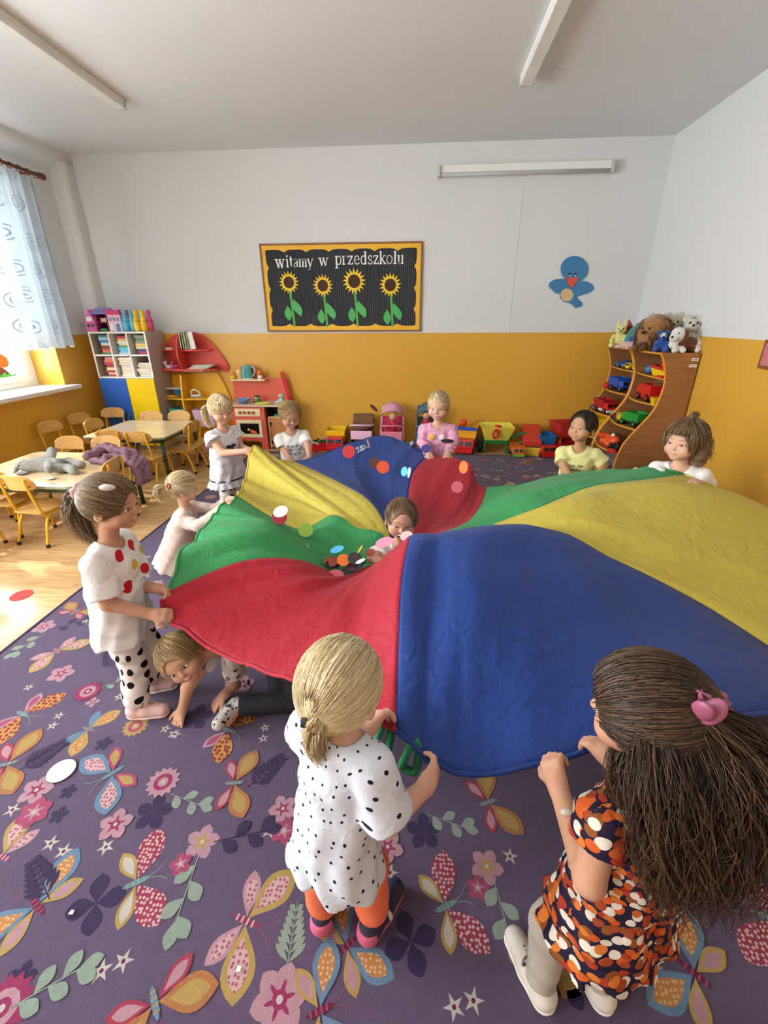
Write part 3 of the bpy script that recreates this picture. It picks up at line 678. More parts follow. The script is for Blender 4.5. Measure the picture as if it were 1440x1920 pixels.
# cube bookcase with two doors
K0, K1, KF, KB, KT = -3.96, -3.25, 5.43, 5.82, 1.43
bc = thing('bookcase', 'white cube bookcase with blue and yellow doors in the corner', 'bookcase', ((K0+K1)/2, (KF+KB)/2, 0))
LAM = M('white_laminate', '#f2efe6', 0.4, var=0.02); LAMG = M('grey_laminate', '#b3a79c', 0.45, var=0.04)
part(MB().box(K0, K0+.018, KF+.003, KB, 0, KT).box(K1-.018, K1, KF+.004, KB, 0, KT-.001), 'side_panel', LAMG, bc, .002)
part(MB().box(K0, K1, KF, KF+.004, KT-.02, KT).box(K0, K0+.02, KF-.002, KF+.003, .9, KT-.021).box(K1-.02, K1, KF-.002, KF+.003, .9, KT-.021), 'edge_trim', LAM, bc)
part(MB().box(K0+.018, K1-.018, KF+.004, KB, KT-.02, KT), 'top_panel', LAM, bc)
part(MB().box(K0+.018, K1-.018, KB-.01, KB, .06, KT-.02), 'back_panel', M('grey_back', '#9b958b', 0.6), bc)
cw = (K1-K0-.036)/3; cx0 = K0+.018
for z in (0.895, 1.155): part(MB().box(cx0, K1-.018, KF, KB-.01, z, z+.018), 'shelf', LAM, bc, .002)
for k in (1, 2): part(MB().box(cx0+k*cw-.009, cx0+k*cw+.009, KF, KB-.01, .913, KT-.02), 'divider', LAM, bc, .002)
part(MB().box(K0+.018, K1-.018, KF+.02, KB-.01, 0, .05), 'plinth', LAMG, bc)
mid = (K0+K1)/2
for a, b, mt, lb, hx in ((K0+.002, mid-.002, M('blue_door', '#2a5fb4', 0.25), 'blue door', mid-.05), (mid+.002, K1-.002, M('yellow_door', '#f2cc1e', 0.25), 'yellow door', mid+.05)):
    d = part(MB().box(a, b, KF-.018, KF, .05, .893), 'door', mt, bc, .002); d['label'] = lb
    part(MB().tube(smooth_path([(hx, KF-.018, .36), (hx, KF-.045, .375), (hx, KF-.05, .41), (hx, KF-.045, .445), (hx, KF-.018, .46)], 16), .005, 6), 'handle', GREYM if 'blue' in lb else mt, d)
COLS = {'teal': '#3f9ba0', 'red': '#c23a34', 'white': '#e9e4da', 'blue': '#3d7fc2', 'cream': '#e8d9a6', 'pink': '#d98a98', 'brown': '#7d5236', 'yellow': '#e3c35a', 'dark blue': '#2f3f6b', 'sky blue': '#5fc0de', 'orange': '#dd7b45', 'green': '#5f9a5a', 'grey': '#8f8d88', 'black': '#2b2a2c', 'pale blue': '#b9d9ee', 'magenta': '#c02f62'}
def CM(c): return M('paper_'+c.replace(' ', '_'), COLS[c], 0.5, var=0.25, scale=35)
PAGE = M('page_edges', '#efe7d4', 0.8, var=0.08, scale=90)
def book(x, y, z, w_, d, h, col, label, cat, group, rz=0.0):
    t = thing(cat.replace(' ', '_'), label, cat, (x, y, z), rz, group)
    if cat == 'board game': MB().box(-w_/2, w_/2, -d/2, d/2, 0, h).build('box_lid', CM(col), t, .002)
    else:
        MB().box(-w_/2, w_/2, -d/2, d/2, 0, .0022).box(-w_/2, w_/2, -d/2, d/2, h-.0022, h).box(-w_/2, -w_/2+.002, -d/2, d/2, 0, h).build('cover', CM(col), t)
        MB().box(-w_/2+.003, w_/2-.003, -d/2+.002, d/2-.002, .0022, h-.0022).build('pages', PAGE, t)
    return t
ORD = ['lowest', 'second from the bottom', 'third from the bottom', 'fourth from the bottom', 'fifth from the bottom', 'sixth from the bottom', 'seventh from the bottom', 'eighth from the bottom']
CUB = ['window-side', 'middle', 'toadstool-side']
stacks = {(0, 1): ['green', 'orange', 'red', 'brown', 'white', 'blue', 'pale blue', 'teal'], (1, 1): ['pale blue', 'sky blue', 'sky blue', 'green', 'cream', 'white', 'yellow', 'magenta'],
          (2, 1): ['magenta', 'dark blue', 'cream', 'yellow', 'grey', 'green', 'grey'], (0, 0): ['red', 'white', 'red', 'cream', 'red', 'magenta', 'orange', 'pink'],
          (1, 0): ['yellow', 'white', 'pink', 'white', 'pink', 'brown', 'orange', 'cream'], (2, 0): ['green', 'white', 'white', 'orange', 'cream', 'grey']}
for (ci, ri), cols in stacks.items():
    z = (0.913, 1.173)[ri]; avail = (.235, .23)[ri]; n_ = len(cols)
    hs = [avail*.96/n_*(0.75+0.5*random.random()) for _ in cols]; s_ = min(1, avail*.97/sum(hs))*(0.72 if (ci, ri) == (2, 0) else 1)
    for k, c_ in enumerate(cols):
        h = hs[k]*s_; wd = (0.115 if ri or ci == 0 else 0.155)+0.02*random.random(); wd = min(wd, cw-.05)
        game = (ri == 1) or ci == 0
        nm = 'board game' if game else 'book'
        book(cx0+ci*cw+cw-.02-wd/2-0.006*random.random(), KF+.17+0.02*random.random(), z, wd, .25+.04*random.random(), h*.985, c_,
             '%s %s, %s in the %s %s cubby' % (c_, 'game box' if game else 'book', 'topmost' if k == n_-1 else ORD[k], 'upper' if ri else 'lower', CUB[ci]), nm, 'stacks in the bookcase', 0.04*(random.random()-.5))
        z += h
# doll houses on the bookcase
dh = thing('doll_house', 'purple doll house with pink gable and open dark rooms', 'doll house', (-3.84, 5.55, KT))
X0, X1, Y0_, Y1_ = -3.98, -3.70, 5.46, 5.66
part(MB().prism([(X0, KT), (X0+.13, KT), (X0+.13, KT+.13), (X0+.065, KT+.245), (X0, KT+.13)], (0, Y0_-.01, 0), (1, 0, 0), (0, 0, 1), (0, .2, 0)), 'gable', M('doll_pink', '#d45aa0', 0.4), dh, .003)
part(MB().box(X0+.13, X0+.145, Y0_, Y1_, KT, KT+.2).box(X1-.012, X1, Y0_, Y1_, KT, KT+.19).box(X0+.13, X1, Y0_+.01, Y1_, KT, KT+.012).box(X0+.13, X1, Y0_+.02, Y1_, KT+.095, KT+.107).box(X0+.13, X1, Y1_-.01, Y1_, KT, KT+.2), 'rooms', M('doll_magenta', '#8e2f63', 0.5), dh)
part(MB().prism([(Y0_-.02, KT+.19), (Y0_+.09, KT+.25), (Y1_+.01, KT+.19), (Y1_+.01, KT+.2), (Y0_+.09, KT+.262), (Y0_-.02, KT+.2)], (X0+.1, 0, 0), (0, 1, 0), (0, 0, 1), (X1-X0-.09, 0, 0)), 'roof', M('doll_lilac', '#8f7fc4', 0.4), dh)
for k in range(2): part(MB().box(X0+.022+k*.05, X0+.056+k*.05, Y0_-.014, Y0_-.009, KT+.05, KT+.085), 'window', M('doll_window', '#27441f', 0.3), dh, .002)
part(MB().box(X0+.03, X0+.1, Y0_-.014, Y0_-.009, KT+.115, KT+.165), 'shutters', WHT, dh, .002)
part(MB().box(X0+.17, X0+.25, Y0_+.0, Y0_+.05, KT+.012, KT+.035), 'toy_bed', GRN, dh, .004)
part(MB().box(X0+.16, X0+.26, Y0_+.05, Y0_+.1, KT+.107, KT+.15), 'toy_sofa', CREAM, dh, .006)
dh2 = thing('doll_house', 'pale pink doll house with red roof and blue door beside the skittles', 'doll house', (-3.62, 5.55, KT))
X0, X1 = -3.695, -3.535
part(MB().box(X0, X1, Y0_, Y1_, KT, KT+.19), 'house_wall', M('doll_pale', '#efc4d4', 0.45), dh2, .004)
part(MB().prism([(X0-.008, KT+.185), (X1+.012, KT+.185), (X1-.002, KT+.238), (X0+.004, KT+.238)], (0, Y0_-.012, 0), (1, 0, 0), (0, 0, 1), (0, .215, 0)), 'roof', M('doll_red', '#d2305f', 0.4), dh2, .004)
part(MB().prism([(.092, 0), (.138, 0), (.138, .07)]+[(.115+.023*math.cos(a), .07+.02*math.sin(a)) for a in (0.6, 1.2, 1.9, 2.5)]+[(.092, .07)], (X0, Y0_-.001, KT), (1, 0, 0), (0, 0, 1), (0, -.004, 0)), 'door', M('doll_blue', '#4a86b8', 0.4), dh2)
for k in range(3): part(MB().box(X0+.022+k*.046, X0+.052+k*.046, Y0_-.005, Y0_, KT+.115, KT+.155), 'window', M('doll_grey', '#8f98a6', 0.3), dh2, .002)
part(MB().box(X0+.015, X0+.06, Y0_-.005, Y0_, KT+.02, KT+.09), 'panel', WHT, dh2, .002)
# skittles
PIN = [(.0, 0), (.03, .002), (.036, .02), (.042, .075), (.036, .125), (.021, .165), (.019, .18), (.027, .2), (.0275, .215), (.02, .233), (0, .24)]
for k, (dx, dy, mt, c_) in enumerate([(-3.505, 5.50, M('pin_blue', '#62bfdf', 0.3), 'sky blue'), (-3.435, 5.53, M('pin_blue', '#62bfdf'), 'sky blue'), (-3.365, 5.50, M('pin_yellow', '#f2c92a', 0.3), 'yellow'), (-3.30, 5.53, M('pin_yellow', '#f2c92a'), 'yellow'), (-3.25, 5.58, M('pin_pink', '#d8437f', 0.3), 'pink')]):
    lb = ['sky blue plastic skittle touching the pink doll house', 'sky blue plastic skittle next to the yellow one', 'yellow plastic skittle next to the sky blue ones', 'yellow plastic skittle next to the pink one', 'pink plastic skittle at the bookcase end'][k]
    p = solo(MB().lathe(PIN, n=18), 'skittle', mt, lb, 'skittle', (dx, dy, KT), 'skittles on the bookcase')
    MB().tube([(.0385*math.cos(a), .0385*math.sin(a), .115) for a in [2*PI*q/16 for q in range(16)]], .002, 5, 0, True).build('band', BLK, p)

# toadstool shelf
def z7(pts): return [(290+a/9, 610+b/9) for a, b in pts]
ms = thing('toadstool_shelf', 'wall-high shelf shaped like a toadstool, red cap and yellow stem', 'shelf', tuple(PY(370, 800, 5.8)*np.array([1, 1, 0])))
MR = M('toadstool_red', '#d94a40', 0.4, var=0.04); MY = M('toadstool_yellow', '#edb325', 0.4, var=0.04)
capo = smooth_path(z7([(90, 600), (110, 470), (170, 330), (260, 215), (370, 140), (520, 105), (680, 120), (820, 180), (960, 290), (1080, 430), (1180, 570), (1238, 680), (1230, 765), (1180, 782)]), 40)
flat([tuple(p) for p in capo]+z7([(1060, 745), (200, 790), (120, 700)]), 5.82, -0.018, 'cap_panel', MR, ms)
stemo = smooth_path(z7([(1050, 795), (1150, 950), (1235, 1130), (1300, 1300), (1340, 1450), (1350, 1700), (1350, 1900)]), 18)
flat(z7([(300, 830)])+[tuple(p) for p in stemo]+z7([(250, 1900), (248, 1400), (246, 1050), (270, 920)]), 5.82, -0.018, 'stem_panel', MY, ms)
def shelfplate(pxa, pxb, py, dep, name, mat, sk=0.3, th=.018):
    a, b = PY(pxa, py, 5.8), PY(pxb, py, 5.8); z = (a[2]+b[2])/2; n_ = 12; pts = []
    for k in range(n_+1):
        t = k/n_; pts.append((a[0]+(b[0]-a[0])*t, 5.82-dep*math.sin(PI*(t*(1-sk)+sk*0.5+0.0))**0.6))
    return part(MB().prism([(a[0], 5.82)]+pts+[(b[0], 5.82)], (0, 0, z), (1, 0, 0), (0, 1, 0), (0, 0, th)), name, mat, ms, .003)
CZ = PY(350, 698, 5.8)[2]
shelfplate(308, 412, 692, .26, 'cap_shelf', MR); shelfplate(341, 398, 657, .2, 'cap_shelf', MR); shelfplate(306, 333, 657, .12, 'cap_shelf', MR)
shelfplate(318, 420, 745, .26, 'stem_shelf', MY); shelfplate(317, 345, 741, .2, 'stem_shelf', MY)
def upright(px, py0, py1, dep, mat, name):
    a, b = PY(px, py0, 5.8), PY(px, py1, 5.8); x = PY(px-2, (py0+py1)/2, 5.58)[0]; n_ = 10
    pts = [(5.82, a[2])]+[(5.82-dep*(0.35+0.65*math.sin(PI*(0.12+0.76*k/n_))), a[2]+(b[2]-a[2])*k/n_) for k in range(n_+1)]+[(5.82, b[2])]
    part(MB().prism(pts, (x-.009, 0, 0), (0, 1, 0), (0, 0, 1), (.018, 0, 0)), name, mat, ms, .002)
upright(334, 626, 697, .25, MR, 'cap_upright')
a, b = PY(346, 700, 5.8), PY(350, 900, 5.8)
part(MB().prism([(5.82, a[2]), (5.60, a[2]), (5.55, a[2]-.25), (5.52, .0), (5.82, 0)], (PY(343, 740, 5.58)[0]-.01, 0, 0), (0, 1, 0), (0, 0, 1), (.02, 0, 0)), 'stem_upright', MY, ms, .002)
# what stands on it
z1 = PY(370, 657, 5.8)[2]+.018
for k in range(5):
    c_ = ['white', 'green', 'cream', 'green', 'white'][k]; q = PY(343+k*3.6, 657, 5.72)
    o = book(0, 0, 0, .15, .2, .012, c_, ['%s picture book leaning on the cap shelf, %s' % (c_, s) for s in ('outermost by the upright', 'second from the upright', 'third from the upright', 'fourth from the upright', 'patterned cover facing out')][k], 'book', 'books leaning on the toadstool shelf')
    o.rotation_euler = (math.radians(90), 0, math.radians(-62+k*4) if k < 4 else math.radians(-14)); o.rotation_euler.rotate_axis('Z', math.radians(8))
    o.location = (q[0]+(.03 if k == 4 else 0), 5.70 if k < 4 else 5.67, z1+.1)
z1 = CZ+.018+.01
for k in range(6):
    q = PY(366+k*3, 690, 5.66); c_ = ['grey', 'white', 'brown', 'cream', 'dark blue', 'white'][k]
    book(q[0], 5.69+.006*(k % 2), z1+k*.0125, .24, .17, .012, c_, '%s magazine in the flat pile on the cap shelf, %s' % (c_, (ORD[k] if k < 5 else 'topmost')), 'magazine', 'magazines in the toadstool cap', .25*(random.random()-.5))
q = PY(319, 659, 5.74); book(q[0], 5.76, PY(318, 657, 5.8)[2]+.018, .09, .08, .02, 'white', 'white booklet lying on the small red cap shelf', 'book', None)
def pony(name, loc, mb_, mm_, label):
    t = thing(name, label, 'toy pony', loc)
    b = MB().ell((0, 0, .05), (.035, .02, .022)).ell((-.035, -.004, .092), (.02, .016, .018)).cyl((-.022, 0, .055), (-.034, 0, .09), .014, .011)
    for sx in (-.02, .02):
        for sy in (-.01, .01): b.cyl((sx, sy, 0), (sx, sy, .045), .007, .008, 8)
    b.build('body', mb_, t); MB().ell((-.018, .0, .1), (.018, .012, .024)).ell((.045, 0, .05), (.014, .01, .035)).build('mane', mm_, t)
pony('toy_pony', (PY(314, 690, 5.68)[0], 5.70, CZ+.03), M('pony_cream', '#efe3cf', .5), M('pony_lilac', '#d9a8d6', .5), 'cream toy pony with lilac mane on the red cap shelf')
pony('toy_pony', (PY(322, 690, 5.68)[0]+.02, 5.73, CZ+.03), M('pony_pink', '#e0569a', .5), M('pony_red', '#c22d4f', .5), 'pink toy pony standing behind the cream one')
zs = PY(330, 741, 5.8)[2]+.018
q = PY(331, 735, 5.66)
t = thing('basket', 'small blue plastic basket on the yellow stem shelf', 'basket', (q[0], 5.70, zs))
MB().lathe([(.0, 0), (.05, 0), (.062, .075), (.066, .08), (.058, .08), (.046, .006), (0, .006)], n=16).build('bowl', M('basket_blue', '#4f9fd8', .4), t)
for k in range(8): MB().obox((.059*math.cos(k*PI/4), .059*math.sin(k*PI/4), .045), (.006, .02, .035), [[math.cos(k*PI/4), -math.sin(k*PI/4), 0], [math.sin(k*PI/4), math.cos(k*PI/4), 0], [0, 0, 1]]).build('slot', M('basket_dark', '#2f6fb0', .4), t)
solo(MB().prism(rrect(-.13, .13, -.05, .05, .02), (0, 0, 0), (1, 0, 0), (0, 1, 0), (0, 0, .014)), 'tray', M('pale_tray', '#ecd7cf', .4), 'pale pink tray laid across the blue basket', 'tray', (q[0]-.07, 5.70, zs+.081), rz=.1)
q = PY(365, 744, 5.66); t = thing('toy_iron', 'white toy iron with grey trim on the yellow shelf', 'toy iron', (q[0], 5.70, PY(360, 745, 5.8)[2]+.018), .3)
MB().prism([(-.06, -.03), (.05, -.028), (.075, 0), (.05, .028), (-.06, .03)], (0, 0, 0), (1, 0, 0), (0, 1, 0), (0, 0, .035)).build('body', WHT, t, .006)
MB().tube(smooth_path([(-.05, 0, .03), (-.05, 0, .08), (0, 0, .095), (.045, 0, .06), (.05, 0, .03)], 20), .011, 8).build('handle', WHT, t)
MB().box(-.062, .07, -.031, .031, .004, .012).build('sole', M('iron_violet', '#8d7fae', .4), t)
def tub(name, label, px0, px1, py0, mat, y, h):
    a, b = PY(px0, py0, y), PY(px1, py0, y); w0 = b[0]-a[0]; z1 = a[2]; z0 = z1-h; cx = (a[0]+b[0])/2; d = .3
    t = thing(name, label, 'storage box', (cx, y+d/2, z0))
    def ring(w_, dd, z): return [(-w_/2, -dd/2, z), (w_/2, -dd/2, z), (w_/2, dd/2, z), (-w_/2, dd/2, z)]
    vs = ring(w0*.8, d*.85, 0)+ring(w0, d, h)+ring(w0*.96, d*.96, h)+ring(w0*.77, d*.82, .006)
    fs = [(3, 2, 1, 0)]+[(i, (i+1) % 4, 4+(i+1) % 4, 4+i) for i in range(4)]+[(4+i, 4+(i+1) % 4, 8+(i+1) % 4, 8+i) for i in range(4)]+[(8+i, 8+(i+1) % 4, 12+(i+1) % 4, 12+i) for i in range(4)]+[(12, 13, 14, 15)]
    MB().add(vs, fs).build('tub', mat, t)
    MB().prism(rrect(-.032, .032, h*.62, h*.74, .008, 3), (0, -d/2*.955, 0), (1, 0, 0), (0, -.07*0, 1), (0, -.008, 0)).build('hand_hole', BLK, t)
tub('storage_box', 'teal open storage box in the toadstool stem', 316, 345, 767, M('tub_teal', '#55b3a9', .45), 5.53, .16)
tub('storage_box', 'pale pink open storage box in the toadstool stem', 359, 400, 769, M('tub_pink', '#e3c0d6', .45), 5.50, .22)

# toy kitchen
KX0, KX1, KM = -2.36, -1.60, -1.93; KC = .575; kt = thing('toy_kitchen', 'red wooden toy kitchen with oven, knobs and top shelf', 'toy kitchen', (-1.97, 5.65, 0))
def zk(pts): return [(420+a/10.286, 680+b/10.286) for a, b in pts]
KR = M('kitchen_red', '#e0604c', .45, var=.05); KW = M('kitchen_wood', '#d9bfa2', .5, var=.06); KD = M('kitchen_dark', '#2a1c18', .7)
kb = [tuple(p) for p in smooth_path(zk([(170, 200), (300, 90), (430, 55), (520, 42), (610, 90), (720, 190), (860, 285), (1000, 300), (1180, 303), (1250, 360), (1270, 460)]), 36)]+zk([(1320, 800), (215, 800)])
flat(kb, 5.82, .018, 'back_panel', KR, kt)
q0, q1 = PY(434, 711, 5.72), PY(497, 712, 5.72); KS = q0[2]
part(MB().box(q0[0], q1[0], 5.68, 5.80, KS-.016, KS), 'top_shelf', CREAM, kt, .003)
part(MB().box(KX0-.01, KX1+.02, 5.46, 5.80, KC-.02, KC), 'worktop', KW, kt, .004)
# front with an arched foot opening
xa, xb = KX0, KM; ar = [(xa, 0), (xa+.05, 0), (xa+.05, .06)]+[(xa+.05+.05*(1-math.cos(t)), .06+.05*math.sin(t)) for t in [PI/2*k/5 for k in range(1, 6)]]+[(xb-.08-.05*(1-math.cos(t)), .06+.05*math.sin(t)) for t in [PI/2*k/5 for k in range(5, 0, -1)]]+[(xb-.08, .06), (xb-.08, 0), (xb, 0), (xb, KC-.02), (xa, KC-.02)]
part(MB().prism(ar, (0, 5.50, 0), (1, 0, 0), (0, 0, 1), (0, .018, 0)), 'front_panel', KR, kt, .002)
part(MB().box(xa, xa+.018, 5.518, 5.80, 0, KC-.02).box(xb-.018, xb, 5.518, 5.80, 0, KC-.02).box(xa+.018, xb-.018, 5.6, 5.8, .12, .138), 'carcass', KR, kt)
cp = part(MB().box(xa+.05, xb-.055, 5.488, 5.50, .43, .525), 'control_panel', CREAM, kt, .003)
for k in range(4): part(MB().cyl((xa+.115+k*.058, 5.488, .477), (xa+.115+k*.058, 5.474, .477), .02, .018, 14), 'knob', M('knob_brown', '#a84a30', .5), cp)
od = MB(); ox0, ox1, oz0, oz1 = xa+.05, xb-.05, .16, .385
od.box(ox0, ox1, 5.486, 5.50, oz0, oz0+.045).box(ox0, ox1, 5.486, 5.50, oz1-.045, oz1).box(ox0, ox0+.045, 5.486, 5.50, oz0+.045, oz1-.045).box(ox1-.04, ox1, 5.486, 5.50, oz0+.045, oz1-.045)
od = part(od, 'oven_door', CREAM, kt, .003)
part(MB().box(ox0+.045, ox1-.04, 5.497, 5.4995, oz0+.045, oz1-.045), 'oven_window', M('oven_black', '#0d0d12', .15), od)
for k, (dx, dz, r, mt, c_) in enumerate(((.20, .075, .028, M('toy_orange', '#ef6a35', .4), 'orange'), (.155, .10, .02, M('toy_lime', '#b9bf4a', .4), 'green'), (.235, .065, .022, M('toy_orange', '#ef6a35'), 'orange'))):
    solo(MB().ell((0, 0, 0), (r, .008, r*.85)).cyl((0, 0, r*.8), (.003, 0, r*1.05), .003, n=6), 'toy_fruit', mt, ['large orange toy fruit in the oven window', 'green toy fruit in the oven window', 'small orange toy fruit at the oven window edge'][k], 'toy fruit', (ox0+dx, 5.488, oz0+dz))
part(MB().box(KM, KM+.02, 5.56, 5.8, 0, KC-.02).box(KX1-.018, KX1, 5.56, 5.80, 0, KC-.02).box(KM+.02, KX1-.018, 5.56, 5.8, .40, .418).box(KM+.02, KX1-.018, 5.78, 5.8, .0, KC-.02), 'side_cabinet', KD, kt)
cdr = part(MB().box(KM+.03, KX1-.012, 5.535, 5.555, .02, .41), 'cabinet_door', wood('door_wood', '#b5733f', '#cf8d50', .45), kt, .003)
part(MB().box(KM+.022, KM+.03, 5.532, 5.556, .015, .42).box(KM+.022, KX1-.01, 5.532, 5.556, .411, .42), 'door_edge', CREAM, cdr)
for z in (.09, .33): part(MB().ell((KM+.055, 5.533, z), (.014, .006, .026)), 'hinge', BLK, cdr)
solo(MB().prism(rrect(-.085, .085, -.05, .05, .03), (0, 0, 0), (1, 0, 0), (0, 1, 0), (0, 0, .02)), 'toy_dish', M('dish_green', '#3f9d6f', .4), 'green toy dish in the kitchen side compartment', 'dish', (KM+.17, 5.61, .418), bevel=.004)
# kitchen wares
t = thing('kettle', 'teal toy kettle on the kitchen top shelf', 'kettle', (PY(464, 705, 5.74)[0], 5.74, KS))
MB().lathe([(.0, .012), (.062, .012), (.066, .02), (.06, .12), (.048, .16), (.03, .172), (0, .176)], n=20).build('body', M('kettle_teal', '#5fb9b7', .35), t)
MB().lathe([(0, 0), (.064, 0), (.066, .014), (0, .014)], n=20).build('base', WHT, t)
MB().tube(smooth_path([(.05, 0, .15), (.095, -.01, .15), (.105, -.01, .09), (.065, 0, .03)], 20), .009, 8).build('handle', M('kettle_pale', '#a8d8d4', .35), t)
MB().prism([(-.012, .03), (.012, .03), (.008, .14), (-.008, .14)], (0, -.062, 0), (1, 0, 0), (0, .03, 1), (0, -.004, 0)).build('gauge', M('kettle_gauge', '#2f6f86', .3), t)
t = thing('jug', 'pale yellow toy jug next to the teal kettle', 'jug', (PY(450, 706, 5.74)[0], 5.74, KS))
MB().lathe([(0, 0), (.032, 0), (.042, .09), (.044, .11), (.02, .118), (.008, .13), (0, .13)], n=16).build('body', M('jug_yellow', '#ecd27a', .4), t)
MB().tube(smooth_path([(-.04, 0, .095), (-.068, 0, .09), (-.066, 0, .04), (-.036, 0, .03)], 14), .006, 6).build('handle', M('jug_handle', '#e0894a', .4), t)
solo(MB().lathe([(0, 0), (.022, 0), (.036, .045), (.033, .045), (.02, .004), (0, .004)], n=16), 'toy_cup', YEL, 'small yellow toy cup at the end of the kitchen shelf', 'cup', (PY(435, 706, 5.74)[0]+.02, 5.72, KS))
t = thing('shaker', 'white toy shaker with an orange top on the kitchen shelf', 'shaker', (PY(488, 708, 5.74)[0], 5.74, KS))
MB().lathe([(0, 0), (.028, 0), (.032, .05), (0, .05)], n=14).build('body', WHT, t); MB().lathe([(.03, .05), (.034, .08), (.022, .11), (0, .115)], n=14).build('lid', ORG, t)
BOWL = [(0, 0), (.04, 0), (.085, .03), (.088, .034), (.08, .033), (.038, .006), (0, .006)]
for k in range(3): solo(MB().lathe(BOWL, n=22), 'bowl', [M('bowl_blue', '#7d9bd0', .3), M('bowl_grey', '#aeb4d6', .3), M('bowl_sky', '#6fa8dc', .3)][k], ['deep blue toy bowl at the bottom of the stack of bowls', 'lilac toy bowl in the middle of the stack of bowls', 'sky blue toy bowl on top of the stack of bowls'][k], 'bowl', (PY(456, 752, 5.6)[0], 5.60, KC+k*.012), 'stacked bowls on the toy kitchen')
t = thing('toy_jar', 'green and white toy jar on the kitchen worktop', 'jar', (PY(481, 752, 5.66)[0], 5.68, KC))
MB().lathe([(0, 0), (.04, 0), (.04, .04), (.03, .046), (.03, .066), (0, .066)], n=16).build('body', M('jar_green', '#3d8a46', .35), t)
MB().lathe([(.031, .05), (.031, .064), (0, .064)], n=16).build('band', WHT, t); MB().lathe([(0, .066), (.04, .066), (.042, .085), (0, .088)], n=16).build('lid', M('jar_lid', '#55643c', .35), t)
solo(MB().lathe([(0, 0), (.07, 0), (.085, .018), (.08, .018), (.066, .005), (0, .005)], n=22, R=[[1.2, 0, 0], [0, .8, 0], [0, 0, 1]]), 'toy_plate', M('plate_lime', '#d3d84e', .35), 'lime toy plate at the front of the kitchen worktop', 'plate', (PY(492, 757, 5.54)[0], 5.545, KC))
t = thing('toy_telephone', 'pale teal toy telephone on the kitchen worktop', 'toy telephone', (PY(524, 752, 5.62)[0], 5.64, KC))
MB().prism([(-.06, 0), (.05, 0), (.05, .07), (.02, .075), (-.03, .03), (-.06, .025)], (0, -.04, 0), (1, 0, 0), (0, 0, 1), (0, .08, 0)).build('body', M('phone_teal', '#8fd2c8', .35), t, .005)
MB().box(-.005, .055, -.05, .05, .085, .11).build('receiver', M('phone_pale', '#bfe6de', .35), t, .008); MB().box(-.02, .045, -.045, -.04, .01, .022).build('stripe', ORG, t)
solo(MB().prism([tuple(p) for p in smooth_path([(-.03, .17), (.0, .2), (.03, .12), (.06, 0), (.09, -.12), (.09, -.2), (.05, -.18), (.02, -.06), (-.01, .06)], 40, True)], (0, 0, 0), (1, 0, 0), (0, 0, 1), (0, -.02, 0)), 'toy_rail', M('rail_red', '#cf2430', .35), 'curved red plastic strap hung on the kitchen back panel', 'strap', (PY(533, 726, 5.8)[0], 5.80, PY(533, 726, 5.8)[2]))
# ---------------------------------------------------------------- tables and chairs
TOPM = wood('table_top', '#d9bc8d', '#e7d2a8', .14, (1.5, 14, 14)); TG = M('dark_green_leg', '#24452f', .35); TE = M('table_edge', '#8f8f72', .45)
CHW = wood('chair_wood', '#cf9a52', '#dfb36d', .3, (3, 20, 20)); CHY = M('yellow_tube', '#e8b02c', .3, var=.05); FT = M('rubber_foot', '#1b1716', .7)
def table(label, x0, x1, y0, y1, h=.46):
    t = thing('low_table', label, 'table', ((x0+x1)/2, (y0+y1)/2, 0), group='low nursery tables'); w_, d = (x1-x0)/2, (y1-y0)/2
    MB().prism(rrect(-w_, w_, -d, d, .06), (0, 0, h-.022), (1, 0, 0), (0, 1, 0), (0, 0, .022), 0, 1).build('table_top', [TOPM, TE], t, .003)
    MB().box(-w_+.07, w_-.07, -d+.06, -d+.08, h-.07, h-.022).box(-w_+.07, w_-.07, d-.08, d-.06, h-.07, h-.022).box(-w_+.06, -w_+.08, -d+.07, d-.07, h-.07, h-.022).box(w_-.08, w_-.06, -d+.07, d-.07, h-.07, h-.022).build('apron', TG, t)
    for sx in (-1, 1):
        for sy in (-1, 1): MB().cyl((sx*(w_-.055), sy*(d-.06), 0), (sx*(w_-.06), sy*(d-.065), h-.022), .017, .019, 12).build('leg', TG, t)
    return t
table('low table by the carpet with a grey plush rabbit and cardigan on it', -3.46, -2.45, 2.80, 3.67)
table('empty low table in front of the blue and yellow cupboard doors', -3.44, -2.56, 4.22, 5.05)
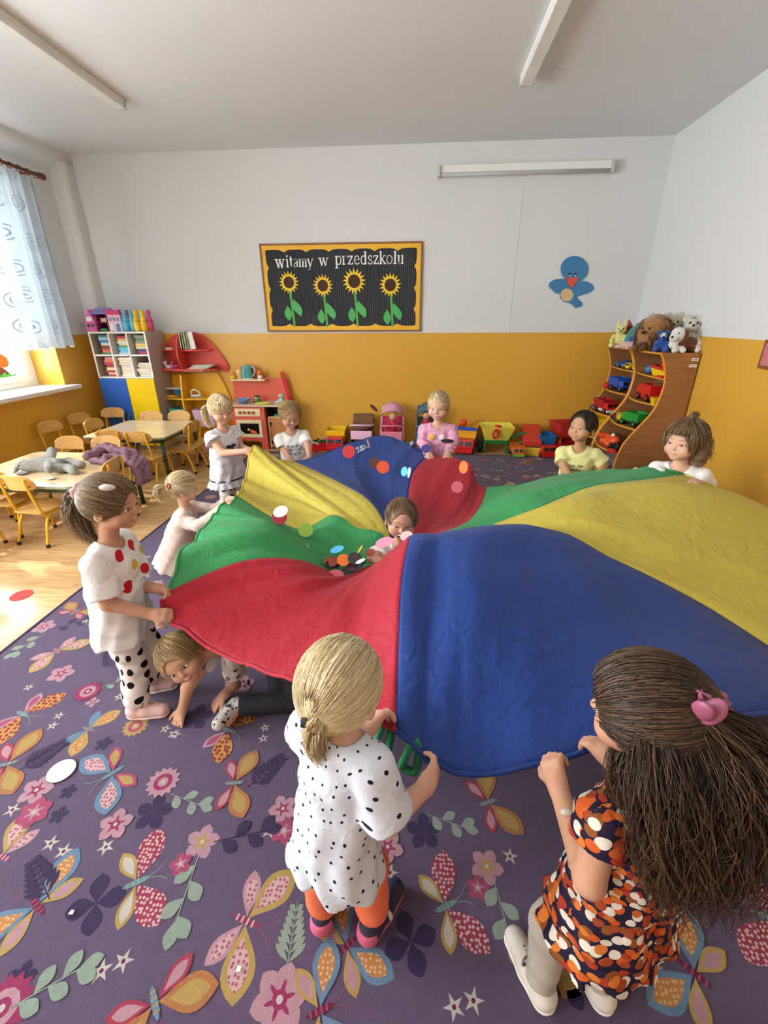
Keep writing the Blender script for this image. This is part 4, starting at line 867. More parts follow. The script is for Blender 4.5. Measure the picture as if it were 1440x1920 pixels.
def make_chair(label):
    t = thing('nursery_chair', label, 'chair', (0, 0, 0), group='small nursery chairs')
    seat = [(-.13, -.12)]+arc(-.10, .10, .035, PI, PI/2, 4)+arc(.10, .10, .035, PI/2, 0, 4)+[(.13, -.12)]+arc(.09, -.115, .035, 0, -PI/2, 4)+arc(-.09, -.115, .035, -PI/2, -PI, 4)
    MB().prism(seat, (0, 0, .252), (1, 0, 0), (0, 1, 0), (0, 0, .012)).build('seat', CHW, t, .004)
    bv, bf = [], []; nx, nz = 12, 4
    for side in (0, 1):                                     # bent plywood back, rounded upper corners
        for j in range(nz+1):
            for i in range(nx+1):
                u = -1+2*i/nx; v = j/nz; x = .142*u; zt = .555-.03*abs(u)**5-.012*u*u; zb = .435+.02*abs(u)**6; z = zb+(zt-zb)*v
                bv.append((x, -.155+.028*u*u-.02*v+(.0 if side else .010), z))
    W1 = nx+1; N1 = W1*(nz+1)
    for j in range(nz):
        for i in range(nx):
            a = j*W1+i; bf += [(a, a+1, a+W1+1, a+W1), (N1+a, N1+a+W1, N1+a+W1+1, N1+a+1)]
    rim = [i for i in range(W1)]+[j*W1+nx for j in range(1, nz+1)]+[nz*W1+i for i in range(nx-1, -1, -1)]+[j*W1 for j in range(nz-1, 0, -1)]
    for k in range(len(rim)): a, b = rim[k], rim[(k+1) % len(rim)]; bf.append((a, b, N1+b, N1+a))
    MB().add(bv, bf, 0, False).build('backrest', CHW, t)
    for s_ in (-1, 1):
        fr = MB().tube(smooth_path([(s_*.105, -.172, .53), (s_*.108, -.158, .42), (s_*.112, -.12, .25), (s_*.115, -.09, .236), (s_*.116, .05, .238), (s_*.118, .095, .215), (s_*.124, .125, .1), (s_*.13, .14, .012)], 40), .0105, 8).build('side_frame', CHY, t)
        rl = MB().tube(smooth_path([(s_*.112, .02, .236), (s_*.113, -.07, .228), (s_*.118, -.115, .17), (s_*.125, -.15, .08), (s_*.13, -.175, .012)], 24), .0105, 8).build('rear_leg', CHY, t)
        MB().cyl((s_*.130, .1405, 0), (s_*.129, .138, .024), .0135, .0135, 10).build('rubber_foot', FT, fr)
        MB().cyl((s_*.1305, -.1765, 0), (s_*.129, -.171, .024), .0135, .0135, 10).build('rubber_foot', FT, rl)
        MB().cyl((s_*.106, -.150, .47), (s_*.106, -.136, .47), .006, n=8).build('screw', BLK, fr)
    MB().cyl((-.115, -.085, .24), (.115, -.085, .24), .009, n=8).build('crossbar', CHY, t)
    return t
CH = [(-2.83, 2.92, -.12, 'nearest chair to the carpet corner, its back to us, before the plush rabbit'),
      (-3.20, 3.03, .1, 'sunlit chair tucked under the rabbit table beside the window wall'),
      (-3.19, 2.61, .3, 'chair cut by the picture edge behind the one at the rabbit table'),
      (-2.56, 3.20, PI/2+.1, 'chair at the rabbit table end facing the window, behind the girl with a ponytail'),
      (-3.27, 3.72, PI, 'chair between the two tables standing opposite the plush rabbit'),
      (-2.93, 3.76, PI+.05, 'chair between the two tables half hidden by the pink cardigan'),
      (-3.87, 4.50, -PI/2-.15, 'chair with its back to the yellow wall under the window sill'),
      (-3.86, 4.93, -PI/2-.2, 'chair with its back to the yellow wall nearer the bookcase'),
      (-3.80, 5.18, PI+.1, 'chair standing right in front of the blue cupboard door'),
      (-3.46, 4.66, -PI/2, 'chair pushed in at the window end of the empty table'),
      (-3.10, 4.32, .05, 'chair at the near side of the empty table, nearer the window'),
      (-2.76, 4.28, -.08, 'chair at the near side of the empty table, nearer the carpet'),
      (-3.20, 4.99, PI, 'chair behind the empty table in front of the yellow door'),
      (-2.88, 5.03, PI-.05, 'chair behind the empty table in front of the toadstool shelf'),
      (-2.58, 4.62, PI/2-.1, 'chair at the carpet end of the empty table seen from its side'),
      (-2.44, 4.93, PI/2+.25, 'chair turned aside behind the carpet end of the empty table'),
      (-3.60, 3.36, -PI/2, 'chair at the window end of the rabbit table')]
c0 = None
for x, y, rz, lb in CH:
    o = make_chair(lb) if c0 is None else copy_tree(c0); c0 = c0 or o
    o['label'] = lb; o.location = (x, y, 0); o.rotation_euler[2] = rz
# grey plush rabbit lying on the near table
def plush_mat(key, col, var=.12): return M(key, col, .95, var=var, scale=60, bump=.5, bscale=220, spec=.1, sheen=.4)
PG = plush_mat('plush_grey', '#8d8a83'); th = .46
rb = thing('plush_rabbit', 'grey plush rabbit lying flat on the table by the carpet', 'plush toy', tuple(PZ(110, 888, th)))
def prab(px, py, dz): return PZ(px, py, th)+np.array([0, 0, dz])
sd_ = SDF(.005); hd = prab(52, 884, .05); bo = prab(88, 882, .05)
sd_.el(hd, (.06, .05, .048)).rc(hd+[.05, .0, 0], bo, .05, .062, .02).rc(bo, prab(112, 884, .05), .062, .055, .02)
sd_.rc(prab(88, 878, .06), prab(104, 868, .10), .03, .032, .02).rc(prab(104, 868, .1), prab(96, 893, .055), .032, .03, .012)
sd_.rc(prab(112, 880, .05), prab(133, 876, .05), .034, .03, .015).rc(prab(133, 876, .05), prab(155, 882, .045), .03, .034, .01)
sd_.rc(prab(110, 888, .04), prab(128, 886, .04), .034, .03, .015).rc(prab(128, 886, .04), prab(141, 890, .035), .03, .034, .01)
sd_.rc(prab(36, 884, .05), prab(30, 890, .02), .022, .015, .01)
np_obj('body', *sd_.mesh(lambda X, Y, Z: .002*np.sin(X*90)*np.sin(Y*80+Z*70)), PG, rb)
e = SDF(.004); e.el(hd+[.09, .10, -.02], (.07, .028, .014)).el(hd+[.02, -.075, -.035], (.05, .03, .012)); np_obj('ear', *e.mesh(), PG, rb)
part(MB().ell(hd+np.array([-.012, -.048, .012]), .007).ell(hd+np.array([-.03, .03, .036]), .007), 'eye', BLK, rb)
part(MB().ell(prab(95, 899, .012), (.04, .028, .008)), 'paw_pad', M('paw_pink', '#d9c7bc', .9), rb)
# the pink cardigan: a heap on the corner and a sleeve over the edge
cg = thing('cardigan', 'dusty pink knitted cardigan heaped on the table corner, sleeve hanging down', 'cardigan', tuple(PZ(205, 860, th)))
KN = M('knit_pink', '#94707c', .95, var=.2, scale=70, bump=.8, bscale=160, spec=.1)
def pc(px, py, dz): return PZ(px, py, th)+np.array([0, 0, dz])
s2 = SDF(.0055)
for (a, b, ra, rb_) in (((165, 862, .03), (205, 848, .045), .035, .045), ((175, 868, .02), (200, 872, .02), .03, .03), ((185, 850, .05), (215, 852, .06), .035, .03), ((200, 866, .03), (232, 858, .03), .035, .035), ((215, 852, .045), (246, 853, .03), .035, .03)):
    s2.rc(pc(*a), pc(*b), ra, rb_, .02)
pa = [pc(232, 858, .03), pc(248, 854, .02), pc(255, 857, -.05)+[.05, 0, 0], pc(257, 862, -.16)+[.055, 0, 0]]
s2.chain(pa, [.04, .042, .042, .04], .02); s2.chain([p+np.array([.0, -.075, -.0]) for p in pa], [.03, .04, .04, .034], .02); s2.chain([p+np.array([.01, -.13, -.0]) for p in pa[1:]], [.03, .034, .026], .02)
np_obj('knit', *s2.mesh(lambda X, Y, Z: .004*np.sin(X*75+Y*40+6*np.sin(Z*22))+.0035*np.sin(Y*95-X*30+Z*18)), KN, cg)

# ---------------------------------------------------------------- wave-fronted toy shelves on the right-hand wall
WB = wood('beech_brown', '#95633a', '#ab774a', .42, (3, 3, 26)); WO = M('orange_edge', '#e59a2e', .4, var=.05)
PROF = smooth_path([(2.17, 1.262), (2.21, 1.20), (2.262, 1.04), (2.262, .90), (2.225, .74), (2.12, .58), (2.02, .42), (1.975, .25), (1.97, .10), (1.975, 0)], 44)
def prof_x(z):
    P = np.array(PROF)[::-1]; return float(np.interp(z, P[:, 1], P[:, 0]))
XBK = 2.515
def wave_unit(label, y0, y1):
    t = thing('wave_shelf', label, 'shelf', ((2.25), (y0+y1)/2, 0))
    poly = [tuple(p) for p in PROF]+[(XBK, 0), (XBK, 1.262)]
    for y in (y0, y1-.018):
        sp = part(MB().prism(poly, (0, y, 0), (1, 0, 0), (0, 0, 1), (0, .018, 0)), 'side_panel', WB, t)
        part(MB().tube([(p[0], y+.009, p[1]) for p in PROF], .0105, 6), 'edge_strip', WO, sp)
    part(MB().box(XBK-.008, XBK, y0+.018, y1-.018, .05, 1.25), 'back_panel', WB, t)
    for z in (1.244, 1.02, .78, .545, .30, .06):
        xf = prof_x(z); yy = [(xf+.012-(.075 if z < 1.0 else .03)*math.sin(PI*k/10), y0+.018+(y1-y0-.036)*k/10) for k in range(11)]
        s_ = part(MB().prism(yy+[(XBK-.008, y1-.018), (XBK-.008, y0+.018)], (0, 0, z), (1, 0, 0), (0, 1, 0), (0, 0, .016)), 'shelf', WB, t)
        part(MB().tube([(p[0], p[1], z+.008) for p in yy], .0095, 6), 'edge_strip', WO, s_)
    return t
u2 = wave_unit('wave-fronted brown toy shelf, the one nearer to us, white stickers on its side', 4.41, 5.055)
u1 = wave_unit('wave-fronted brown toy shelf in the far corner by the paper bird', 5.06, 5.70)
for px, py, w_ in ((1304, 674, .06), (1299, 686, .065)):
    q = PY(px, py, 4.41); part(MB().box(q[0]-w_/2, q[0]+w_/2, 4.4085, 4.41, q[2]-.012, q[2]+.012).box(q[0]-w_*.3, q[0]+w_*.3, 4.408, 4.4085, q[2]-.003, q[2]+.003, 1), 'sticker', [WHT, M('print_grey', '#6f6f6f', .6)], u2)
# ---------------------------------------------------------------- toys
def hopper(mb, x0, x1, y0, y1, z0, z1, fl=.012, t=.006, m=0):
    def ring(e, z): return [(x0-e, y0-e, z), (x1+e, y0-e, z), (x1+e, y1+e, z), (x0-e, y1+e, z)]
    vs = ring(0, z0)+ring(fl, z1)+ring(fl-t, z1)+ring(-t, z0+t)
    fs = [(3, 2, 1, 0)]+[(q*4+i, q*4+(i+1) % 4, q*4+4+(i+1) % 4, q*4+4+i) for q in (0, 1, 2) for i in range(4)]+[(12, 13, 14, 15)]
    return mb.add(vs, fs, m)
def truck(label, loc, rz, L, cab, bed, chassis=None, group=None, bedh=.5, load=None):
    """toy tipper, front toward -y: chassis, cab, hopper bed, four wheels"""
    t = thing('toy_truck', label, 'toy truck', loc, rz, group); w_ = L*.27; wr = L*.12
    MB().box(-w_*.8, w_*.8, -L/2, L/2, wr*.7, wr*1.5).box(-w_*.95, w_*.95, -L*.53, -L*.47, wr*.6, wr*1.5).build('chassis', chassis or BLK, t, L*.01)
    c = MB().prism([(-L*.5, wr*1.5), (-L*.5, L*.27), (-L*.44, L*.46), (-L*.2, L*.46), (-L*.2, wr*1.5)], (-w_, 0, 0), (0, 1, 0), (0, 0, 1), (2*w_, 0, 0)).build('cab', cab, t, L*.02)
    for a in (-1, 1): MB().obox((a*w_*.45, -L*.478, L*.345), (w_*.72, .006, L*.13), [[1, 0, 0], [0, .95, .31], [0, -.31, .95]]).build('window', M('toy_window', '#2b1716', .2), c)
    hopper(MB(), -w_*.95, w_*.95, -L*.15, L*.48, wr*1.6, wr*1.6+L*bedh*.7, L*.05, L*.02).build('bed', bed, t, L*.006)
    for a in (-1, 1):
        for y in (-L*.33, L*.3): MB().cyl((a*w_*.72, y, wr), (a*w_*1.05, y, wr), wr, n=16).cyl((a*w_*1.05, y, wr), (a*w_*1.08, y, wr), wr*.5, n=10, m=1).build('wheel', [BLK, cab], t, L*.008)
    return t
def car(label, loc, rz, L, body, glass=None, cat='toy car'):
    t = thing('toy_car', label, cat, loc, rz); w_ = L*.22; wr = L*.11
    MB().prism([(-L*.5, wr*.6), (-L*.5, L*.2), (-L*.28, L*.23), (-L*.16, L*.4), (L*.22, L*.4), (L*.36, L*.24), (L*.5, L*.21), (L*.5, wr*.6)], (-w_, 0, 0), (0, 1, 0), (0, 0, 1), (2*w_, 0, 0)).build('body', body, t, L*.03)
    MB().prism([(-L*.2, L*.25), (-L*.13, L*.37), (L*.2, L*.37), (L*.3, L*.25)], (-w_*1.01, 0, 0), (0, 1, 0), (0, 0, 1), (2.02*w_, 0, 0)).build('window', M('toy_glass', '#23333f', .15), t)
    for a in (-1, 1):
        for y in (-L*.3, L*.3): MB().cyl((a*w_*.75, y, wr), (a*w_*1.08, y, wr), wr, n=14).build('wheel', BLK, t)
    return t
def ball(label, loc, r, mat): return solo(MB().ell((0, 0, r), r), 'ball', mat, label, 'ball', loc)
def sx(z, inset=.10): return prof_x(z)+inset
# near shelf unit
z = 1.036
t = thing('toy_boat', 'red and yellow toy steamboat with green funnel on the near wave shelf', 'toy boat', (sx(z, .06), 4.60, z), PI/2)
MB().prism([(-.14, .06), (-.11, 0), (.10, 0), (.17, .07)], (0, -.05, 0), (1, 0, 0), (0, 0, 1), (0, .1, 0)).build('hull', YEL, t, .012)
MB().prism([(-.14, .06), (.17, .07), (.16, .10), (-.14, .085)], (0, -.055, 0), (1, 0, 0), (0, 0, 1), (0, .11, 0)).build('deck', RED, t, .006)
MB().box(-.11, .02, -.035, .035, .085, .135).build('cabin', RED, t, .01); MB().cyl((-.06, 0, .13), (-.06, 0, .20), .036, .03, 14).build('funnel', RED, t); MB().cyl((-.06, 0, .195), (-.06, 0, .215), .031, n=14).build('funnel_top', GRN, t)
ball('blue ball next to the toy steamboat', (sx(z, .07), 4.90, z), .04, M('ball_blue', '#3f82c8', .35))
solo(MB().box(-.05, .05, -.02, .02, 0, .022), 'toy_brick', RED, 'red toy brick in front of the steamboat', 'toy brick', (sx(z, .0), 4.50, z), bevel=.004, rz=PI/2)
z = .796
sd_ = SDF(.005); o_ = np.array([sx(z, .13), 4.66, z]); sd_.el(o_+[0, 0, .12], (.08, .16, .05)).rc(o_+[0, .12, .12], o_+[-.03, .21, .13], .035, .02).rc(o_+[0, -.1, .05], o_+[0, -.1, .12], .03).rc(o_+[0, .1, .05], o_+[0, .1, .12], .03).el(o_+[0, 0, .06], (.07, .12, .06))
tag(np_obj('toy_dinosaur', *sd_.mesh(), M('dino_brown', '#a5744f', .7, var=.3, scale=30), loc=o_), 'brown soft toy dinosaur behind the red pick-up on the shelf', 'toy dinosaur')
truck('big red toy tipper on the second shelf, its front towards the bird', (sx(z, .06), 4.70, z), PI, .30, RED, RED, RED)
solo(hopper(MB(), -.03, .03, -.03, .03, 0, .06, .012, .004), 'bucket', YEL, 'small yellow bucket beside the big red toy tipper', 'bucket', (sx(z, .02), 4.49, z))
z = .561
t = truck('green toy tractor trailer on the middle shelf', (sx(z, .05), 4.62, z), PI+.3, .25, GRN, GRN, BLK)
truck('small yellow toy digger beside the green tractor', (sx(z, .0), 4.78, z), PI-.3, .17, YEL, YEL, BLK)
car('purple toy car next to the yellow digger', (sx(z, .02), 4.94, z), PI+.2, .15, M('toy_plum', '#5a2148', .4))
z = .316
t = thing('toy_aeroplane', 'orange toy aeroplane with a white cockpit on the low shelf', 'toy aeroplane', (sx(z, .05), 4.76, z), PI/2+.2)
OR2 = M('toy_vermilion', '#ee5a26', .4)
sd_ = SDF(.005); L0 = np.array([sx(z, .05), 4.76, z]); sd_.rc(L0+[0, -.1, .075], L0+[0, .12, .07], .05, .026).rc(L0+[-.05, -.04, .06], L0+[.05, -.04, .06], .03, .03)
for k in (-.09, -.02, .05): sd_.el(L0+[-.06, k, .04], (.035, .03, .035)).el(L0+[.05, k, .04], (.035, .03, .035))
t.rotation_euler[2] = 0; np_obj('body', *sd_.mesh(), OR2, t); part(MB().box(L0[0]-.06, L0[0]+.04, L0[1]+.14, L0[1]+.22, z+.05, z+.09), 'tail', OR2, t, .01)
part(MB().ell(L0+np.array([-.01, -.06, .12]), .022), 'cockpit', WHT, t); part(MB().cyl(L0+np.array([-.055, -.12, .03]), L0+np.array([-.02, -.12, .03]), .03, n=14), 'wheel', BLK, t)
solo(MB().cyl((-.02, 0, .045), (.02, 0, .045), .045, n=18), 'rubber_ring', BLK, 'black rubber ring beside the orange aeroplane', 'toy ring', (sx(z, .02), 4.53, z))
solo(MB().prism(rrect(-.05, .05, -.03, .03, .015), (0, 0, 0), (1, 0, 0), (0, 1, 0), (0, 0, .03)), 'toy_brick', M('brick_scarlet', '#d9342b', .35), 'scarlet toy block at the low shelf edge', 'toy brick', (sx(z, -.04), 4.48, z), rz=PI/2, bevel=.005)
z = .076
solo(MB().lathe([(0, 0), (.12, .0), (.15, .06), (.13, .14), (.05, .17), (0, .17)], n=18), 'bag', M('bag_print', '#6e6270', .9, var=.6, scale=16), 'patterned cloth bag on the bottom shelf', 'bag', (2.17, 4.8, z))
# far shelf unit
z = 1.036
car('blue toy car on the top shelf of the far unit', (sx(z, .06), 5.42, z), .1, .2, BLU); car('yellow toy car in front of the blue one on the far unit', (sx(z, .03), 5.24, z), .25, .18, YEL)
car('small blue toy van at the back of the far unit', (sx(z, .05), 5.58, z), .1, .14, M('toy_sky', '#3f7fc4', .4))
z = .796
truck('blue toy lorry on the second shelf of the far unit', (sx(z, .04), 5.36, z), .2, .26, BLU, BLU, BLK); car('dark blue toy jeep behind the blue lorry', (sx(z, .07), 5.56, z), .1, .2, M('toy_navy', '#24407c', .4))
ball('red ball poking out beyond the shelf edge', (sx(z, -.035), 5.56, z-.01), .04, RED)
z = .561
t = truck('red toy fire engine with white trim on the far unit', (sx(z, .03), 5.30, z), .2, .27, RED, M('toy_crimson', '#b3202b', .35), WHT)
car('little grey toy car beside the fire engine', (sx(z, -.01), 5.53, z), .3, .12, M('toy_grey', '#7c7f86', .4))
z = .316; bk_ = thing('basket', 'yellow plastic basket with scalloped rim in the far shelf', 'basket', (sx(z, .05), 5.36, z))
hopper(MB(), -.07, .1, -.20, .2, 0, .20, .02, .006).build('tub', YEL, bk_)
for k in range(9): MB().ell((-.088, -.2+.05*k, .2), (.008, .024, .02), nu=10, nv=6).build('scallop', YEL, bk_)
# soft toys on top
def plush(name, label, px, py, y, R, mat, build, eyes=((-.3, .4), (.3, .4)), belly=None, h=.006, face=None):
    """soft toy with its base on the shelf top; build(sdf, base, R) adds the body in units of R, facing -x-y"""
    c = PY(px, py, y); base = np.array([c[0], y, 1.262]); t = thing('plush_'+name, label, 'plush toy', base)
    s = SDF(h); build(s, base, R); np_obj('body', *s.mesh(lambda X, Y, Z: .0015*np.sin(X*160)*np.sin(Y*150+Z*120)), mat, t); return t, base
FW = unit((-.45, -1, 0)); SD_ = np.array([-FW[1], FW[0], 0])          # they look towards the room
def loc_(b, R, f, s, u): return b+R*(FW*f+SD_*s+np.array([0, 0, u]))
def bear(s, b, R, ear=.22):
    s.el(loc_(b, R, 0, 0, .55), (R*.45, R*.42, R*.55)).el(loc_(b, R, .1, 0, 1.3), (R*.4, R*.38, R*.36), k=.01)
    for q in (-1, 1): s.el(loc_(b, R, 0, .3*q, 1.62), R*ear, k=.008).rc(loc_(b, R, .1, .4*q, .8), loc_(b, R, .5, .5*q, .5), R*.17, R*.15).rc(loc_(b, R, .2, .28*q, .2), loc_(b, R, .8, .45*q, .18), R*.2, R*.2)
    s.el(loc_(b, R, .42, 0, 1.22), R*.17, k=.01)
def face(t, b, R, u=1.38, f=.44, sp=.16, nose=True, col=None):
    part(MB().ell(loc_(b, R, f, -sp, u), R*.055).ell(loc_(b, R, f, sp, u), R*.055), 'eye', BLK, t)
    if nose: part(MB().ell(loc_(b, R, f+.16, 0, u-.12), R*.06), 'nose', col or BLK, t)
def bunny(s, b, R):
    bear(s, b, R, .12)
    for q in (-1, 1): s.rc(loc_(b, R, 0, .2*q, 1.6), loc_(b, R, -.1, .25*q, 2.05), R*.1, R*.08, k=.01)
t, b = plush('bunny', 'pale yellow plush bunny at the far end of the shelf top', 1160, 640, 5.30, .135, plush_mat('plush_yellow', '#e9dd8e'), bunny); face(t, b, .135)
t, b = plush('hen', 'dark red plush hen behind the yellow bunny', 1177, 630, 5.45, .12, plush_mat('plush_red', '#a23a2a'), lambda s, b, R: (s.el(b+[0, 0, R*.8], (R*.6, R*.5, R*.8)), s.el(b+[-R*.2, -R*.2, R*1.6], R*.4), s.rc(b+[0, 0, R*1.9], b+[-.02, 0, R*2.2], R*.15, R*.08))); face(t, b, .12, 1.7, .5)
t, b = plush('fish', 'green and blue striped plush fish leaning between bunny and lion', 1186, 640, 5.16, .14, plush_mat('plush_teal', '#3f8f8c', .3), lambda s, b, R: (s.el(b+[0, 0, R*.8], (R*.5, R*.45, R*.9), np.array([[.9, 0, .43], [0, 1, 0], [-.43, 0, .9]])), s.rc(b+[R*.3, 0, R*1.5], b+[R*.5, 0, R*1.9], R*.25, R*.12)))
part(MB().ell(b+np.array([-.01, -.05, .07]), (.06, .05, .055)), 'belly', plush_mat('plush_blue', '#2456b4'), t); part(MB().ell(b+np.array([.045, -.055, .16]), .022).ell(b+np.array([.045, -.078, .16]), .008, 1), 'eye', [WHT, BLK], t)
t, b = plush('piglet', 'small pale pink plush piglet lying at the shelf edge', 1185, 655, 4.98, .10, plush_mat('plush_pink', '#dcb2ab'), lambda s, b, R: (s.rc(b+[-.08, .03, R*.35], b+[.0, -.03, R*.4], R*.35, R*.4), s.el(b+[.05, -.08, R*.5], R*.42), s.rc(b+[-.1, .08, R*.2], b+[-.1, .16, R*.18], R*.17, R*.15), s.rc(b+[-.02, -.08, R*.2], b+[-.09, -.1, R*.15], R*.15, R*.14)), h=.005)
part(MB().ell(b+np.array([.03, -.12, .06]), .006).ell(b+np.array([.06, -.12, .062]), .006).ell(b+np.array([.045, -.125, .045]), (.012, .006, .009), 1), 'eye', [BLK, M('snout_pink', '#c98f92', .7)], t)
# lion: a maned head with real tufts
LB = np.array([PY(1222, 640, 4.80)[0], 4.80, 1.262]); li = thing('plush_lion', 'big brown plush lion with a shaggy mane', 'plush toy', LB)
s = SDF(.006); s.el(LB+[0, 0, .16], (.14, .14, .165)).el(LB+[-.03, -.05, .2], (.1, .1, .11)); np_obj('body', *s.mesh(), plush_mat('plush_lion', '#a87647'), li)
dirs = RNG.normal(size=(2600, 3)); dirs /= np.linalg.norm(dirs, axis=1, keepdims=True); dirs = dirs[(dirs[:, 2] > -.75) & ~((dirs[:, 0] < -.62) & (dirs[:, 1] < .1) & (abs(dirs[:, 2]) < .4))]
P0 = LB+[0, 0, .155]+dirs*np.array([.125, .125, .155]); tt = np.linspace(0, 1, 5)[None, :, None]; ln_ = (.03+.045*RNG.random(len(dirs)))[:, None, None]
PP = P0[:, None]+(dirs*.7+RNG.normal(size=dirs.shape)*.25)[:, None]*ln_*tt+np.array([0, 0, -.06])*tt**2
V, F, si = tubes_np(PP, np.tile(np.linspace(.0055, .0008, 5), (len(PP), 1)))
LM = [plush_mat('mane_brown', '#7d5330'), plush_mat('mane_dark', '#573619'), plush_mat('mane_tan', '#a87845')]
np_obj('mane', V, F, LM, li, mi=(si*7919 % 3))['kind'] = 'stuff'
part(MB().ell(LB+np.array([-.135, -.06, .2]), .012).ell(LB+np.array([-.1, -.12, .2]), .012).ell(LB+np.array([-.145, -.11, .165]), (.02, .02, .015)), 'face', BLK, li)
t, b = plush('bear', 'cream plush bear sitting behind the lion', 1257, 630, 4.92, .185, plush_mat('plush_cream', '#cfc4a6'), bear); face(t, b, .185)
t, b = plush('bear', 'small royal blue plush bear with a white face in front of the lion', 1238, 655, 4.62, .10, plush_mat('plush_royal', '#23509f'), bear, h=.005)
part(MB().ell(loc_(b, .1, .25, 0, 1.36), (.03, .03, .028)), 'muzzle', plush_mat('plush_white', '#e6e3dc'), t); face(t, b, .1, 1.45, .5)
DB = np.array([PY(1271, 655, 4.52)[0], 4.52, 1.262]); dg = thing('plush_dog', 'brown and white plush dog lying at the near end of the shelf top', 'plush toy', DB)
s = SDF(.005); s.rc(DB+[-.02, 0, .07], DB+[.10, .03, .07], .06, .062).rc(DB+[.12, -.04, .03], DB+[.1, .02, .05], .03, .04); np_obj('body', *s.mesh(), plush_mat('plush_brown', '#6f3d24'), dg)
s = SDF(.005); s.el(DB+[-.05, -.04, .15], (.06, .06, .065)).el(DB+[-.095, -.075, .125], (.04, .038, .032)).rc(DB+[-.06, -.02, .07], DB+[-.06, -.03, .12], .04); s.rc(DB+[-.04, -.06, .03], DB+[-.08, -.10, .022], .028, .024).rc(DB+[.0, -.06, .03], DB+[-.01, -.11, .022], .028, .024).el(DB+[.13, -.075, .022], .024); np_obj('head', *s.mesh(), plush_mat('plush_white', '#e6e3dc'), dg)
s = SDF(.005); s.el(DB+[.0, -.06, .145], (.03, .034, .055)).el(DB+[-.04, .02, .17], (.03, .03, .04)); np_obj('ear', *s.mesh(), plush_mat('plush_brown', '#6f3d24'), dg)
part(MB().ell(DB+np.array([-.125, -.1, .132]), .011).ell(DB+np.array([-.075, -.095, .165]), .007), 'eye', BLK, dg)
t, b = plush('bear', 'white speckled plush bear at the wall behind the dog', 1291, 640, 4.62, .17, plush_mat('plush_speckled', '#cfcbbb', .35), bear); face(t, b, .18)
part(MB().ell(loc_(b, .18, .2, .45, 1.3), (.03, .02, .02)).ell(loc_(b, .18, .2, .62, 1.34), (.03, .02, .02)), 'bow', M('bow_pink', '#d0506a', .7), t)

# ---------------------------------------------------------------- toys along the back wall
def fl(px, y): q = PY(px, 850, y); return np.array([q[0], y, 0])
p = fl(603, 5.55); t = thing('toy_crate', 'red plastic crate of building toys near the kitchen', 'toy box', p, .5)
hopper(MB(), -.13, .13, -.09, .09, 0, .10, .02, .006).build('tub', RED, t)
for k in range(7): solo(MB().obox((0, 0, 0), (.14, .03, .022), Euler((.3*k, .5-.2*k, k)).to_matrix()), 'toy_plank', [M('stick_pale', '#cdb9a2', .6), M('stick_brown', '#5d3328', .6), BLK, RED, GRN, M('stick_blue', '#3d6fb0', .6), CREAM][k], ['pale wooden', 'brown', 'black', 'red', 'green', 'blue', 'cream'][k]+' building stick in the red crate by the kitchen', 'toy stick', (p[0]-.07+.024*k, p[1]-.03+.02*(k % 4), .10+.012*(k % 3)), 'sticks in the red crate', bevel=.003)
truck('red toy dump truck with a yellow bed, front facing us', fl(632, 5.62)*1.0, .05, .40, RED, YEL, RED, bedh=.62)
def pram(label, loc, rz, H, fab, fab2, frame, hood):
    t = thing('toy_pushchair', label, 'toy pushchair', loc, rz); w_ = .15
    for s_ in (-1, 1):
        MB().tube(smooth_path([(s_*w_, -.14, .05), (s_*w_*.95, .0, .24), (s_*w_*.9, .12, H-.1), (s_*w_*.85, .15, H)], 20), .009, 8).build('frame_tube', frame, t)
        MB().tube([(s_*w_, .16, .05), (s_*w_*.95, .0, .26)], .009, 8).build('frame_tube', frame, t)
        for y in (-.14, .16): MB().cyl((s_*w_-.012*s_, y, .05), (s_*w_+.02*s_, y, .05), .05, n=16).build('wheel', BLK, t)
    MB().tube(smooth_path([(-w_*.85, .15, H), (-w_*.7, .155, H+.02), (w_*.7, .155, H+.02), (w_*.85, .15, H)], 16), .012, 8).build('handle', frame, t)
    MB().prism([(-.12, .17), (.08, .19), (.16, .40), (.14, .41), (.05, .24), (-.12, .22)], (-w_*.85, 0, 0), (0, 1, 0), (0, 0, 1), (w_*1.7, 0, 0)).build('seat', fab, t, .012)
    MB().box(-w_*.9, w_*.9, -.15, -.13, .16, .27).build('footrest', fab2, t, .01)
    if hood:
        vs, fs = [], []
        for j in range(7):
            a = PI*.5*j/6+.1
            for i in range(13):
                b = PI*i/12; vs.append((w_*1.0*math.cos(b), .13-.22*math.sin(a)*math.sin(b)*.75, .40+.20*math.sin(b)*(.55+.45*math.cos(a))))
        for j in range(6):
            for i in range(12): fs.append((j*13+i, j*13+i+1, (j+1)*13+i+1, (j+1)*13+i))
        o = MB().add(vs, fs, 0, True).build('hood', hood, t); sm = o.modifiers.new('thick', 'SOLIDIFY'); sm.thickness = .012
    MB().tube([(-w_*.95, -.02, .33), (-w_*.9, -.14, .34), (w_*.9, -.14, .34), (w_*.95, -.02, .33)], .011, 8).build('bumper_bar', fab2, t)
    return t
def doll(label, loc, cloth, hair=None):
    d = thing('doll', label, 'doll', loc); s = SDF(.005); L = np.array(loc)
    s.rc(L+[0, 0, .05], L+[0, .03, .12], .05, .04).rc(L+[-.05, -.02, .1], L+[-.08, -.08, .06], .018, .015).rc(L+[.05, -.02, .1], L+[.08, -.08, .06], .018, .015)
    np_obj('clothes', *s.mesh(), cloth, d); s = SDF(.005); s.el(L+[0, .03, .19], (.045, .045, .05)); np_obj('head', *s.mesh(), M('doll_skin', '#d9a383', .5), d)
    if hair: s = SDF(.005); s.el(L+[0, .042, .202], (.05, .046, .05)); np_obj('hair', *s.mesh(), hair, d)
    return d
